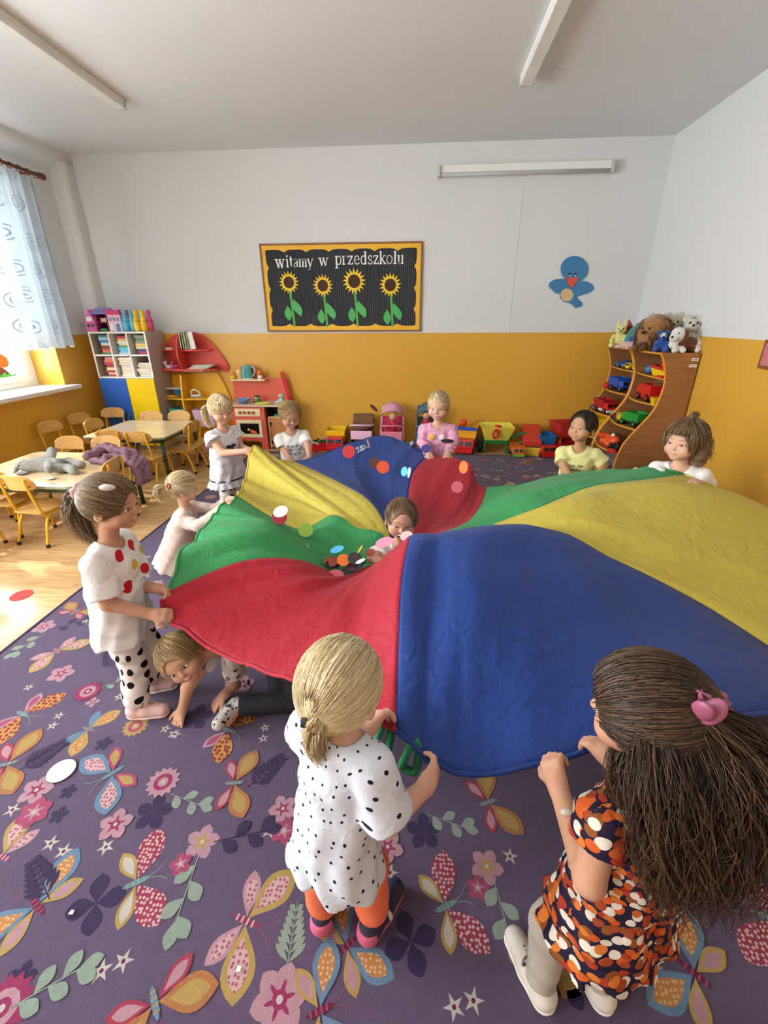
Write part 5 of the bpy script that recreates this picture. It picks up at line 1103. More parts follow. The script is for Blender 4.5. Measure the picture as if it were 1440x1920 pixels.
SIL = M('pram_silver', '#b9b4ae', .35, metal=.5)
p = fl(681, 5.60); pram('low toy pushchair with brown blanket and pale pink footrest', p, .0, .40, BRN, LPNK, M('pram_brown', '#6e5747', .4), None)
solo(MB().ell((0, 0, 0), (.12, .09, .05)).ell((-.05, -.03, .03), (.05, .04, .03)).ell((.05, -.02, .03), (.06, .04, .03)), 'blanket', M('blanket_print', '#7a5346', .95, var=.6, scale=40), 'brown patterned doll blanket bundled in the low pushchair', 'blanket', (p[0], p[1]-.02, .30))
p = fl(735, 5.58); pram('pink toy pram with a round pink hood', p, .0, .50, M('pram_pink', '#c8345c', .8, var=.3, scale=25), M('pram_rose', '#df7f96', .8), LPNK, M('pram_hood', '#d79ab0', .7, var=.1))
doll('doll in red clothes lying in the pink pram', (p[0]+.01, p[1]-.04, .24), M('doll_red_cloth', '#b8283f', .8, var=.4, scale=40))
p = fl(800, 5.58); pram('blue and pink toy pushchair behind the girl in pink', p, .0, .52, M('pram_dark', '#3b3f46', .8), M('pram_blue', '#3e8fb2', .7), M('pram_slate', '#56707c', .4), M('pram_hood2', '#4a6572', .7))
doll('dark haired doll sitting in the blue pushchair', (p[0]-.02, p[1]-.04, .26), M('doll_plaid', '#b23a35', .8, var=.5, scale=40), M('doll_hair', '#251713', .8))
t = truck('tall amber toy lorry with a blue rim behind the girl in pink', fl(873, 5.58), -.25, .42, RED, M('lorry_amber', '#f0ae2c', .35), RED, bedh=.8)
MB().box(-.125, .125, -.095, -.07, .285, .325).build('rim', BLU, t, .004)
ball('orange-red ball on top of the tall amber lorry', fl(866, 5.60)+[0, .06, .30], .05, M('ball_orange', '#de4a25', .4))
p = fl(893, 5.60); t = thing('toy_castle', 'dull purple and grey toy castle beside the wheelbarrow', 'toy castle', p)
for k, (dx, hh, rr) in enumerate(((-.05, .22, .03), (.02, .16, .035), (.07, .12, .025))): MB().cyl((dx, 0, 0), (dx, 0, hh), rr, n=12).cyl((dx, 0, hh), (dx, 0, hh+.05), rr*1.1, .003, 12).build('tower', M('castle_plum', '#66506b', .6), t)
MB().box(-.1, .1, -.05, .05, 0, .07).build('castle_base', M('castle_grey', '#5d6560', .6), t, .005)
p = fl(925, 5.56); t = thing('toy_wheelbarrow', 'toy wheelbarrow with a yellow tub on a green frame', 'toy wheelbarrow', p)
hopper(MB(), -.13, .15, -.09, .13, .17, .34, .06, .008).build('tub', M('tub_yellow', '#ead94f', .35), t, .004)
MB().box(-.14, -.12, -.08, -.05, 0, .17).box(.13, .16, -.08, -.05, 0, .17).box(-.14, .16, -.08, -.05, .12, .17).box(.12, .15, -.1, .12, .13, .17).box(-.14, -.11, -.1, .12, .13, .17).build('stand', M('barrow_green', '#1f7a3c', .35), t, .006)
MB().tube(smooth_path([(.16, -.05, .17), (.26, -.06, .24), (.34, -.06, .26), (.36, -.06, .2), (.3, -.06, .12)], 20), .018, 8).build('handle', M('barrow_green', '#1f7a3c'), t)
MB().cyl((-.2, .0, .07), (-.16, .0, .07), .07, n=18).build('wheel', BLK, t)
solo(MB().tube([(.035*math.cos(a), .0, .05*math.sin(a)) for a in [2*PI*k/18 for k in range(18)]], .014, 8, 0, True), 'toy_ring', RED, 'red plastic ring hanging on the yellow wheelbarrow tub', 'toy ring', p+[-.02, -.165, .27], rz=.3)
solo(MB().cyl((0, 0, 0), (.07, .0, .03), .05, .012, 14), 'toy_funnel', RED, 'red plastic funnel inside the yellow wheelbarrow', 'funnel', p+[.0, .0, .30])
truck('small orange toy lorry with a green bumper next to the wheelbarrow', fl(968, 5.42), .0, .27, M('lorry_orange', '#e5763a', .35), ORG, M('lorry_green', '#7fbf45', .4), bedh=.4)
p = fl(992, 5.52); t = thing('toy_crate', 'yellow ribbed toy crate with a sloping long red lid', 'toy box', p, -.12)
hopper(MB(), -.10, .10, -.15, .15, 0, .12, .02, .006).build('crate', M('crate_yellow', '#efc73c', .35), t)
for k in range(7): MB().box(-.09+.028*k, -.082+.028*k, -.165, -.155, .02, .11).build('rib', M('crate_yellow', '#efc73c'), t)
MB().prism([(-.17, .13), (.17, .26), (.17, .34), (-.17, .20)], (-.11, 0, 0), (0, 1, 0), (0, 0, 1), (.22, 0, 0)).build('lid', M('lid_red', '#cf3a2b', .35), t, .012)
truck('blue toy tipper with a red front beside the yellow crate', fl(1020, 5.45), .1, .33, RED, M('tipper_blue', '#2069ad', .35), RED, bedh=.85)
truck('red toy trailer with black wheels next to the blue tipper', fl(1045, 5.50), -1.1, .32, RED, RED, RED)
p = fl(1064, 5.62); t = thing('toy_wheelbarrow', 'toy wheelbarrow with a red tub behind the boy in yellow', 'toy wheelbarrow', p+[-.05, 0, 0], .2)
hopper(MB(), -.13, .15, -.1, .12, .2, .38, .05, .008).build('tub', M('tub_red', '#c8352f', .35), t, .004)
MB().tube([(-.12, -.09, 0), (-.1, -.05, .2), (.13, -.02, .24)], .014, 8).tube([(.13, -.09, 0), (.12, -.05, .2)], .014, 8).build('frame', YEL, t); MB().cyl((-.2, .0, .08), (-.16, .0, .08), .08, n=18).build('wheel', YEL, t)
# dark things at the foot of the near shelf unit
q = PY(1208, 866, 4.22); t = thing('toy_bin', 'black toy bin with cream balls at the foot of the wave shelf', 'toy bin', (q[0], 4.22, 0))
MB().lathe([(0, 0), (.10, 0), (.085, .1), (.10, .2), (.095, .2), (.08, .1), (.09, .012), (0, .012)], n=18).build('tub', BLK, t)
for k in range(4): solo(MB().ell((0, 0, 0), .032), 'ball', M('ball_cream', '#e6d8a8', .5), 'small cream ball in the black toy bin', 'ball', (q[0]-.045+.03*k, 4.22+.03*(-1)**k, .205), 'cream balls in the black bin')
q = PY(1245, 858, 4.24); t = thing('toy_case', 'black rounded toy case beside the black bin', 'case', (q[0], 4.22, 0))
MB().prism(rrect(-.13, .13, 0, .26, .06), (0, -.07, 0), (1, 0, 0), (0, 0, 1), (0, .14, 0)).build('shell', M('case_black', '#1d1b1f', .5), t, .01); MB().tube(smooth_path([(-.04, 0, .255), (-.03, 0, .285), (.03, 0, .285), (.04, 0, .255)], 12), .008, 6).build('handle', BLK, t)
# ---------------------------------------------------------------- the butterfly carpet (pattern woven as areas of pile in one mesh)
CZ_ = .010
def wool(c, k=.90):                           # dyed wool: a little duller than the printed shade
    r = [int(c[i:i+2], 16)/255 for i in (1, 3, 5)]; g_ = sum(r)/3; return [k*(x*.88+g_*.12) for x in r]
def pile(key, col, var=.16): return M(key, wool(col, .98 if 'purple' in key else .90), .95, var=var, scale=45, bump=.55, bscale=420, spec=.08, sheen=.15)
def dotted(key, base, dot, sp=.017, r=.0058):
    return dots(key, wool(base), [(sp, r, .55, [wool(dot)], .3)], .95, 'Flat')
CP = dict(base=pile('pile_purple', '#614f6c'), pink=pile('pile_pink', '#c793a0'), rose=pile('pile_rose', '#b9486f'), mag=pile('pile_magenta', '#a82f62'), yel=pile('pile_yellow', '#c4a054'),
          org=pile('pile_orange', '#c27a48'), teal=pile('pile_teal', '#6f9fa0'), blue=pile('pile_blue', '#6b8fb0'), mint=pile('pile_mint', '#98ab98'), dark=pile('pile_dark', '#3f2f58'),
          white=pile('pile_white', '#d2c8bc'), red=pile('pile_red', '#bb3a52'), dkred=pile('pile_wine', '#7d2348'),
          pinkdot=dotted('pile_pink_dots', '#cfa8a6', '#b0586e', .0135, .0040), reddot=dotted('pile_red_dots', '#a03a55', '#d9afa8', .0125, .0041), orgdot=dotted('pile_orange_dots', '#cf8d4c', '#93402f', .0185, .0070), orgdot2=dotted('pile_orange_specks', '#c98448', '#dbb985', .0125, .0034))
CK = list(CP); CI = {k: i for i, k in enumerate(CK)}
crp = MB(); HEM_W = .035
X0c, X1c, Y0c, Y1c = -2.07, 2.46, -1.6, 5.365
_n = [0]
def motif(poly, col, lvl):
    P = np.asarray(poly, float)
    if (P[:, 0].min() < X0c+.01) or (P[:, 0].max() > X1c-.01) or (P[:, 1].max() > Y1c-.01):
        P[:, 0] = np.clip(P[:, 0], X0c+.012, X1c-.012); P[:, 1] = np.clip(P[:, 1], Y0c, Y1c-.012)
    _n[0] += 1; z = CZ_+.00009*lvl+.00003*(_n[0] % 3); crp.add([(a, b, z) for a, b in P], [tuple(range(len(P)))], CI[col])
def tf(pts, c, a, s=1.0):
    ca, sa = math.cos(a), math.sin(a); return [(c[0]+s*(x*ca-y*sa), c[1]+s*(x*sa+y*ca)) for x, y in pts]
def drop(L, w, n=9):                        # a wing / petal: narrow at the origin, round at the tip, along +x
    up = [(L*t, w*(math.sin(PI*t**1.35)**.85)) for t in [k/n for k in range(n+1)]]
    return up+[(x, -y) for x, y in up[-2:0:-1]]
def blob(r, n=12, ry=None): return [(r*math.cos(2*PI*k/n), (ry or r)*math.sin(2*PI*k/n)) for k in range(n)]
PALS = [('yel', 'pinkdot', 'pink', 'pinkdot', 'mag', 'white'), ('reddot', 'reddot', 'yel', 'white', 'teal', 'mint'), ('blue', 'orgdot2', 'yel', 'pink', 'dkred', 'rose'), ('blue', 'pinkdot', 'rose', 'yel', 'teal', 'blue'),
        ('org', 'yel', 'red', 'pink', 'blue', 'yel'), ('orgdot', 'orgdot', 'pink', 'rose', 'teal', 'mint'), ('yel', 'orgdot2', 'blue', 'blue', 'teal', 'red')]
_lv = [0]
def butterfly(c, a, L, p):
    o1, i1, o2, i2, bd_, st_ = PALS[p]; b = (_lv[0] % 5)*6; _lv[0] += 1
    for s in (-1, 1):
        for ang, ln, w_, o, i in ((112, .72, .22, o2, i2), (66, 1.0, .27, o1, i1)):
            d = a+s*math.radians(ang); q = (c[0]+.05*L*math.cos(d), c[1]+.05*L*math.sin(d))
            motif(tf(drop(L*ln, L*w_*ln), q, d), o, b+1)
            motif(tf(drop(L*ln*.70, L*w_*ln*.62), (q[0]+.16*L*ln*math.cos(d), q[1]+.16*L*ln*math.sin(d)), d), i, b+2)
    motif(tf(blob(L*.26, 12, L*.055), c, a), bd_, b+3)
    for k in range(4): motif(tf([(-.012*L, -.05*L), (.02*L, -.05*L), (.02*L, .05*L), (-.012*L, .05*L)], (c[0]+L*(-.17+.1*k)*math.cos(a), c[1]+L*(-.17+.1*k)*math.sin(a)), a), st_, b+4)
    for s in (-1, 1):
        pts = [(L*(.25+.3*t), s*L*(.03+.16*t*t)) for t in [k/6 for k in range(7)]]
        motif(tf([(x, y+.007*L) for x, y in pts]+[(x, y-.007*L) for x, y in pts[::-1]], c, a), 'mint' if p % 2 else 'rose', b+1)
def flower(c, r, col, mid, a=0.0, n=5):
    b = (_lv[0] % 5)*6; _lv[0] += 1
    for k in range(n): motif(tf(drop(r, r*.36), c, a+2*PI*k/n), col, b+1)
    for k in range(n): motif(tf(drop(r*.55, r*.07), c, a+2*PI*k/n), mid, b+2)
    motif(tf(blob(r*.27), c, 0), mid, b+3); motif(tf(blob(r*.12), c, 0), 'white' if mid != 'white' else 'yel', b+4)
def zinnia(c, r, col, mid):
    b = (_lv[0] % 5)*6; _lv[0] += 1
    motif(tf([((r if k % 2 else r*.78)*math.cos(2*PI*k/28), (r if k % 2 else r*.78)*math.sin(2*PI*k/28)) for k in range(28)], c, 0), col, b+1)
    motif(tf(blob(r*.55), c, 0), mid, b+2); motif(tf(blob(r*.3), c, 0), col, b+3); motif(tf(blob(r*.12), c, 0), 'white', b+4)
def star(c, r, a=0.0):
    motif(tf([((r if k % 2 == 0 else r*.36)*math.cos(2*PI*k/10), (r if k % 2 == 0 else r*.36)*math.sin(2*PI*k/10)) for k in range(10)], c, a), 'white', 4); motif(tf(blob(r*.2, 8), c, a), 'dkred', 5)
def sprig(c, a, L, col, n=4, wl=.4):
    b = (_lv[0] % 5)*6; _lv[0] += 1
    motif(tf([(0, .006*L), (L, .012*L), (L, -.012*L), (0, -.012*L)], c, a), col, b+1)
    for k in range(n):
        t = (k+.6)/n; q = (c[0]+L*t*math.cos(a), c[1]+L*t*math.sin(a)); s = 1 if k % 2 else -1
        motif(tf(drop(L*wl, L*wl*.30), q, a+s*.75), col, b+2)
    motif(tf(drop(L*wl, L*wl*.28), (c[0]+L*.95*math.cos(a), c[1]+L*.95*math.sin(a)), a), col, b+2)
def fern(c, a, L, col): 
    b = (_lv[0] % 5)*6; _lv[0] += 1
    motif(tf([(0, .01*L), (L, .006*L), (L, -.006*L), (0, -.01*L)], c, a), col, b+1)
    for k in range(7):
        t = .12+.12*k; q = (c[0]+L*t*math.cos(a), c[1]+L*t*math.sin(a))
        for s in (-1, 1): motif(tf(drop(L*(.38-.035*k), L*.05), q, a+s*.8), col, b+2)
def g(px, py): p = PZ(px, py, 0); return (p[0], p[1])
def gd(p0, p1): a, b = g(*p0), g(*p1); return a, math.atan2(b[1]-a[1], b[0]-a[0])
used = []
def keep(c, r): used.append((c[0], c[1], r))
for p0, p1, L, p in (((462, 1730), (500, 1748), .18, 0), ((258, 1658), (292, 1643), .165, 1), ((72, 1702), (56, 1680), .165, 2), ((213, 1453), (182, 1472), .175, 3), ((440, 1472), (466, 1470), .15, 4), ((166, 1370), (184, 1376), .135, 6), ((44, 1342), (66, 1352), .17, 5), ((108, 1224), (122, 1236), .165, 0), ((16, 1436), (40, 1430), .17, 4), ((292, 1885), (300, 1925), .16, 4), ((650, 1778), (668, 1760), .15, 2), ((836, 1703), (862, 1690), .155, 1), ((915, 1508), (938, 1500), .15, 4), ((428, 1372), (452, 1380), .16, 5), ((1300, 1830), (1282, 1815), .17, 2), ((1440, 1725), (1420, 1715), .17, 1), ((142, 1150), (158, 1140), .15, 4), ((318, 1222), (330, 1210), .16, 6), ((450, 1262), (470, 1262), .15, 0), ((600, 1900), (620, 1890), .15, 2), ((1090, 1770), (1060, 1760), .15, 4), ((5, 1610), (-20, 1600), .15, 0)):
    c, a = gd(p0, p1); butterfly(c, a, L*.9, p); keep(c, L*.9)
for px, py, r, col, mid, n in ((70, 1485, .058, 'pink', 'mag', 5), (66, 1527, .055, 'rose', 'pink', 6), (218, 1550, .055, 'pink', 'mag', 5), (380, 1582, .055, 'pink', 'yel', 5), (525, 1878, .072, 'pink', 'mag', 6), (531, 1520, .05, 'pink', 'mag', 5), (533, 1562, .045, 'rose', 'pink', 5), (727, 1592, .052, 'pink', 'mag', 5), (912, 1628, .052, 'pink', 'yel', 5), (116, 1266, .06, 'pink', 'mag', 5), (84, 1178, .06, 'pink', 'rose', 5), (456, 1286, .055, 'pink', 'mag', 5), (340, 1624, .035, 'rose', 'pink', 5), (895, 1668, .035, 'rose', 'pink', 5), (284, 1180, .06, 'pink', 'rose', 5), (175, 1320, .03, 'pink', 'rose', 4)):
    flower(g(px, py), r, col, mid, py*.7, n); keep(g(px, py), r)
for px, py, r, col, mid in ((307, 1470, .06, 'pink', 'mag'), (166, 1300, .06, 'mag', 'pink'), (255, 1365, .052, 'yel', 'rose'), (5, 1895, .07, 'mag', 'pink')):
    zinnia(g(px, py), r, col, mid); keep(g(px, py), r)
for p0, p1, L, col, n in (((322, 1492), (372, 1512), .13, 'mint', 4), ((374, 1608), (338, 1712), .17, 'mint', 4), ((20, 1895), (100, 1850), .15, 'mint', 5), ((800, 1530), (862, 1552), .13, 'mint', 4), ((925, 1650), (945, 1725), .15, 'mint', 4), ((84, 1192), (36, 1222), .15, 'mint', 4), ((190, 1292), (222, 1282), .11, 'mint', 3), ((402, 1582), (482, 1565), .16, 'dark', 4), ((100, 1182), (150, 1168), .16, 'dark', 4)):
    c, a = gd(p0, p1); sprig(c, a, L, col, n); keep(((c[0]+.5*L*math.cos(a)), c[1]+.5*L*math.sin(a)), L*.5)
for p0, p1, L, col in (((538, 1826), (548, 1760), .15, 'mint'), ((465, 1480), (528, 1425), .17, 'dark'), ((95, 1690), (55, 1600), .17, 'dark'), ((35, 1450), (118, 1398), .17, 'dark'), ((1200, 1850), (1215, 1780), .15, 'mint'), ((215, 1255), (190, 1200), .16, 'dark')):
    c, a = gd(p0, p1); fern(c, a, L, col); keep(((c[0]+.5*L*math.cos(a)), c[1]+.5*L*math.sin(a)), L*.5)
for px, py, r, n in ((290, 1527, .065, 5), (182, 1697, .08, 4), (795, 1562, .06, 5), (770, 1770, .075, 4), (370, 1348, .07, 5), (130, 1488, .03, 5), (112, 1532, .032, 5), (196, 1398, .035, 5), (40, 1840, .04, 5), (350, 1272, .05, 5), (1060, 1840, .06, 4)):
    for k in range(n): motif(tf(drop(r, r*.34), g(px, py), .4+2*PI*k/n), 'dark', 1)
    keep(g(px, py), r)
for px, py in ((25, 1522), (97, 1585), (121, 1600), (200, 1592), (506, 1561), (55, 1292), (112, 1345), (100, 1364), (311, 1370), (326, 1380), (497, 1368), (494, 1388), (192, 1824), (233, 1806), (731, 1640), (851, 1892), (887, 1880), (1312, 1690), (161, 1168), (330, 1380)):
    star(g(px, py), .024 if py < 1500 else .028, py); keep(g(px, py), .03)
rr_ = random.Random(3)
for k in range(2600):
    c = (rr_.uniform(X0c+.12, X1c-.12), rr_.uniform(Y0c+.12, Y1c-.12)); ty = rr_.random(); L = rr_.uniform(.13, .17) if ty < .34 else rr_.uniform(.04, .06)
    q = (c[1]-.0)*1.0; R_ = L*.95 if ty < .34 else (L*1.3 if ty < .62 else (.1 if ty < .82 else .03))
    if any((c[0]-u)**2+(c[1]-v)**2 < (R_+r)**2 for u, v, r in used): continue
    # the part of the carpet seen close up is laid out by hand above
    if -2.0 < c[0] < .95 and .35 < c[1] < 1.75 and ty < .9: continue
    a = rr_.uniform(0, 2*PI)
    if ty < .34: butterfly(c, a, L, rr_.randrange(7))
    elif ty < .62: (flower if rr_.random() < .7 else (lambda c, r, a_, b_, *z: zinnia(c, r, a_, b_)))(c, L, rr_.choice(['pink', 'rose', 'mag']), rr_.choice(['mag', 'yel', 'pink']), a)
    elif ty < .82: sprig((c[0]-.06*math.cos(a), c[1]-.06*math.sin(a)), a, .12, rr_.choice(['mint', 'dark', 'mint']))
    else: star(c, .026, a)
    used.append((c[0], c[1], R_))
crp.box(X0c, X1c, Y0c, Y1c, .0005, CZ_, CI['base'])
carpet = crp.build('carpet', [CP[k] for k in CK])
tag(carpet, 'big purple carpet woven with butterflies, flowers and leaf sprigs', 'carpet')
MB().box(X0c-.012, X0c, Y0c, Y1c+.012, .0005, CZ_+.003).box(X0c, X1c, Y1c, Y1c+.012, .0005, CZ_+.003).box(X1c, X1c+.012, Y0c, Y1c+.012, .0005, CZ_+.003).build('binding', M('carpet_binding', '#33203f', .9), carpet)
# ---------------------------------------------------------------- the play parachute
# seams and panel middles from hub to rim, as points of the room (pixel where the photograph shows them, at the depth of the cloth there)
HUB = (745, 1052, 1.97)
RAYS = [(0.0, [(768, 1006, 1.62), (757, 1060, 1.36), (750, 1130, 1.2), (745, 1270, .98), (742, 1372, .81)]),
        (.25, [(820, 1000, 1.62), (820, 1060, 1.38), (815, 1150, 1.18), (805, 1320, .91), (805, 1424, .76)]),
        (.5, [(880, 990, 1.66), (890, 1050, 1.38), (900, 1150, 1.16), (900, 1330, .91), (890, 1453, .735)]),
        (.7, [(930, 984, 1.7), (990, 1060, 1.42), (1020, 1170, 1.18), (1035, 1320, .92), (1038, 1425, .76)]),
        (.83, [(960, 984, 1.75), (1080, 1060, 1.48), (1140, 1170, 1.24), (1190, 1290, .99), (1215, 1375, .86)]),
        (.92, [(980, 986, 1.78), (1120, 1055, 1.54), (1220, 1160, 1.32), (1350, 1255, 1.10), (1430, 1338, .97)]),
        (1.0, [(1000, 992, 1.8), (1150, 1048, 1.6), (1310, 1128, 1.45), (1450, 1216, 1.28), (1640, 1335, 1.10)]),
        (1.5, [(1030, 965, 1.9), (1180, 975, 1.85), (1340, 1010, 1.8), (1500, 1060, 1.75), (1650, 1130, 1.7)]),
        (1.8, [(1020, 950, 1.98), (1140, 920, 2.1), (1260, 905, 2.15), (1380, 925, 2.2), (1500, 985, 2.2)]),
        (2.0, [(985, 962, 2.0), (1050, 935, 2.12), (1115, 911, 2.22), (1205, 900, 2.32), (1282, 890, 2.40)]),
        (2.25, [(940, 965, 2.05), (990, 925, 2.2), (1060, 902, 2.35), (1125, 893, 2.5), (1190, 880, 2.6)]),
        (2.5, [(900, 975, 2.1), (930, 935, 2.3), (985, 910, 2.5), (1040, 893, 2.65), (1095, 886, 2.78)]),
        (3.0, [(830, 1000, 2.15), (868, 985, 2.35), (890, 965, 2.55), (905, 940, 2.75), (912, 915, 2.95)]),
        (3.5, [(800, 1005, 2.2), (830, 965, 2.55), (858, 925, 2.8), (872, 893, 3.0), (876, 868, 3.16)]),
        (4.0, [(768, 988, 2.25), (765, 950, 2.52), (767, 915, 2.8), (778, 880, 3.08), (807, 852, 3.34)]),
        (4.2, [(752, 988, 2.26), (740, 948, 2.56), (735, 905, 2.88), (750, 865, 3.2), (775, 838, 3.48)]),
        (4.5, [(735, 990, 2.25), (705, 935, 2.65), (695, 890, 3.0), (705, 850, 3.35), (718, 818, 3.62)]),
        (5.0, [(722, 985, 2.18), (690, 938, 2.45), (640, 908, 2.72), (590, 884, 2.95), (553, 867, 3.12)]),
        (5.5, [(690, 1000, 2.1), (630, 962, 2.3), (570, 922, 2.6), (515, 880, 2.88), (474, 843, 3.12)]),
        (5.8, [(700, 1008, 2.06), (650, 980, 2.2), (585, 958, 2.4), (510, 935, 2.6), (455, 915, 2.72)]),
        (6.0, [(716, 1002, 2.04), (668, 990, 2.1), (624, 967, 2.22), (555, 992, 2.18), (445, 930, 2.42)]),
        (6.5, [(690, 1035, 1.95), (640, 1045, 1.9), (580, 1020, 1.9), (500, 978, 1.92), (392, 975, 2.0)]),
        (7.0, [(690, 1062, 1.84), (640, 1076, 1.74), (555, 1048, 1.66), (450, 1052, 1.56), (312, 1108, 1.42)]),
        (7.2, [(690, 1070, 1.78), (640, 1082, 1.66), (560, 1080, 1.54), (440, 1110, 1.46), (312, 1158, 1.36)]),
        (7.5, [(700, 1062, 1.74), (660, 1090, 1.56), (610, 1130, 1.38), (555, 1200, 1.22), (480, 1252, 1.11)]),
        (7.75, [(720, 1045, 1.70), (700, 1080, 1.5), (680, 1140, 1.3), (660, 1240, 1.08), (640, 1318, .93)])]
NR, NA = 44, 36                                   # rings, steps per panel
hub = PY(*HUB); th_k = np.array([t for t, _ in RAYS]); ray_pts = []
for t, pts in RAYS:
    P = np.array([hub]+[PY(*p) for p in pts]); P = np.array(smooth_path(P, 60)); L = np.r_[0, np.cumsum(np.linalg.norm(np.diff(P, axis=0), axis=1))]
    ray_pts.append(np.stack([np.interp(np.linspace(0, L[-1], NR+1), L, P[:, i]) for i in range(3)], 1))
ray_pts = np.array(ray_pts)                       # (rays, rings, 3)
K = len(RAYS); tp = np.r_[th_k, th_k[0]+8]; Pp = np.concatenate([ray_pts, ray_pts[:1]])
tang = np.zeros_like(ray_pts)
for i in range(K):
    a, b = (i-1) % K, (i+1) % K; ha = (th_k[i]-th_k[a]) % 8; hb = (th_k[b]-th_k[i]) % 8
    da = (ray_pts[i]-ray_pts[a])/ha; db = (ray_pts[b]-ray_pts[i])/hb; tang[i] = (da*hb+db*ha)/(ha+hb)
Tp = np.concatenate([tang, tang[:1]])
def chute(th):
    th = th % 8; i = min(int(np.searchsorted(tp, th, 'right'))-1, K-1); h = tp[i+1]-tp[i]; s = (th-tp[i])/h
    h00, h10, h01, h11 = 2*s**3-3*s**2+1, s**3-2*s**2+s, -2*s**3+3*s**2, s**3-s**2
    return h00*Pp[i]+h10*h*Tp[i]+h01*Pp[i+1]+h11*h*Tp[i+1]
rho = np.linspace(0, 1, NR+1)
def folds(th):                                    # creases running out to the hands, livelier on the left where the cloth is slack
    s = 0
    for f, a, ph in ((19, .0035, 1.0), (31, .003, .3), (47, .0025, 2.2), (83, .0016, .8)): s = s+a*np.sin(f*th*PI/4+ph+rho*2.5*math.sin(f))
    left = .6+2.2*math.exp(-((th-6.9)/.7)**2)+1.6*math.exp(-((th-5.6)/.5)**2)
    return s*left*(rho**1.1)*1.5
def cloth(key, col, dark):
    m = M(key, col, .55, var=.06, scale=5, spec=.25, sheen=.1); n, l = nodes_of(m); b = n['Principled BSDF']; out = n['Material Output']
    tc = n.new('ShaderNodeTexCoord'); n2 = n.new('ShaderNodeTexNoise'); n2.inputs['Scale'].default_value = 19; n2.inputs['Detail'].default_value = 6; n2.inputs['Distortion'].default_value = .8
    l.new(tc.outputs['Object'], n2.inputs['Vector']); bp = n.new('ShaderNodeBump'); bp.inputs['Strength'].default_value = .6; bp.inputs['Distance'].default_value = .018
    l.new(n2.outputs['Fac'], bp.inputs['Height']); l.new(bp.outputs[0], b.inputs['Normal'])
    t = n.new('ShaderNodeBsdfTranslucent'); t.inputs[0].default_value = lin(col); mx = n.new('ShaderNodeMixShader'); mx.inputs[0].default_value = .28
    l.new(b.outputs[0], mx.inputs[1]); l.new(t.outputs[0], mx.inputs[2]); l.new(mx.outputs[0], out.inputs[0]); return m
NYL = [cloth('nylon_blue', '#2c4a97', 1), cloth('nylon_yellow', '#d8c452', 1), cloth('nylon_green', '#46a865', 1), cloth('nylon_red', '#c0293c', 1)]
chute_t = thing('play_parachute', 'big round play parachute of red, blue, yellow and green panels held by the children', 'parachute', hub)
RIM = {}
for s_ in range(8):
    V = []; uv = []
    for j in range(NA+1):
        th = s_+j/NA; P = chute(th).copy(); P[:, 2] += folds(th)
        V.append(P)
        if j in (0, NA//2): RIM[th % 8] = P[-1]
    V = np.array(V); n1 = NR+1; idx = np.arange((NA+1)*n1).reshape(NA+1, n1)
    F = np.stack([idx[:-1, :-1], idx[1:, :-1], idx[1:, 1:], idx[:-1, 1:]], -1).reshape(-1, 4)
    col = s_ % 4
    o = np_obj('panel', V.reshape(-1, 3), F, NYL[col], chute_t); o['label'] = ['blue', 'yellow', 'green', 'red'][col]+' nylon panel'
    sm = o.modifiers.new('thick', 'SOLIDIFY'); sm.thickness = .0022
    hem = MB().tube([p for p in V[:, -1]], .0075, 6); part(hem, 'hem', NYL[col], o)
    part(MB().tube([p+np.array([0, 0, .001]) for p in V[0, 3:]], .0022, 4), 'seam', NYL[col], o)
# green carrying loops on the rim near the blonde girl
HG = M('loop_green', '#1f7d4e', .7, bump=.3)
for th_ in (7.93, .1): 
    e = chute(th_)[-1]; part(MB().tube(smooth_path([e, e+np.array([-.012, -.012, -.035]), e+np.array([-.02, -.005, -.075]), e+np.array([.012, -.015, -.08]), e+np.array([.02, 0, -.03]), e+np.array([.012, .01, 0])], 24), .011, 6), 'carrying_loop', HG, chute_t)
# printed maker's mark on the far blue panel: a short line and a hooked scribble
mk = MB()
def onchute(px, py):                               # the point of panel 4 (far blue) under that pixel
    best = None
    for th in np.linspace(4.05, 4.95, 46):
        P = chute(th); P = P+np.array([0, 0, 1])*folds(th)[:, None]; d = P-np.array([0, 0, CAM_H]); q = d @ CAMR; X = 720+F_PX*q[:, 0]/-q[:, 2]; Y = 960-F_PX*q[:, 1]/-q[:, 2]
        i = int(np.argmin((X-px)**2+(Y-py)**2)); e = (X[i]-px)**2+(Y[i]-py)**2
        if best is None or e < best[0]: best = (e, P[i])
    return best[1]
def z6(pts): return [(640+a/14.4, 810+b/14.4) for a, b in pts]
A0, AX, AY = onchute(667, 843), None, None
AX = (onchute(680, 842)-A0)/13.0; AY = (onchute(667, 852)-A0)/9.0
def inked(pts, r=.0035): return mk.tube([A0+AX*(a-667)+AY*(b-843)+np.array([0, -.004, .008]) for a, b in z6(pts)], r, 5)
for pts in ([(360, 425), (470, 415)], [(505, 412), (670, 405)], [(385, 470), (430, 460)], [(500, 455), (655, 445)], [(450, 455), (460, 560), (410, 572)], [(480, 555), (650, 545)], [(515, 530), (530, 495), (575, 490), (600, 500), (560, 525), (600, 530), (640, 495)], [(655, 440), (665, 540), (690, 505), (720, 500), (755, 495)]): inked(pts)
part(mk, 'print', M('print_white', '#dfe6f2', .7), chute_t)
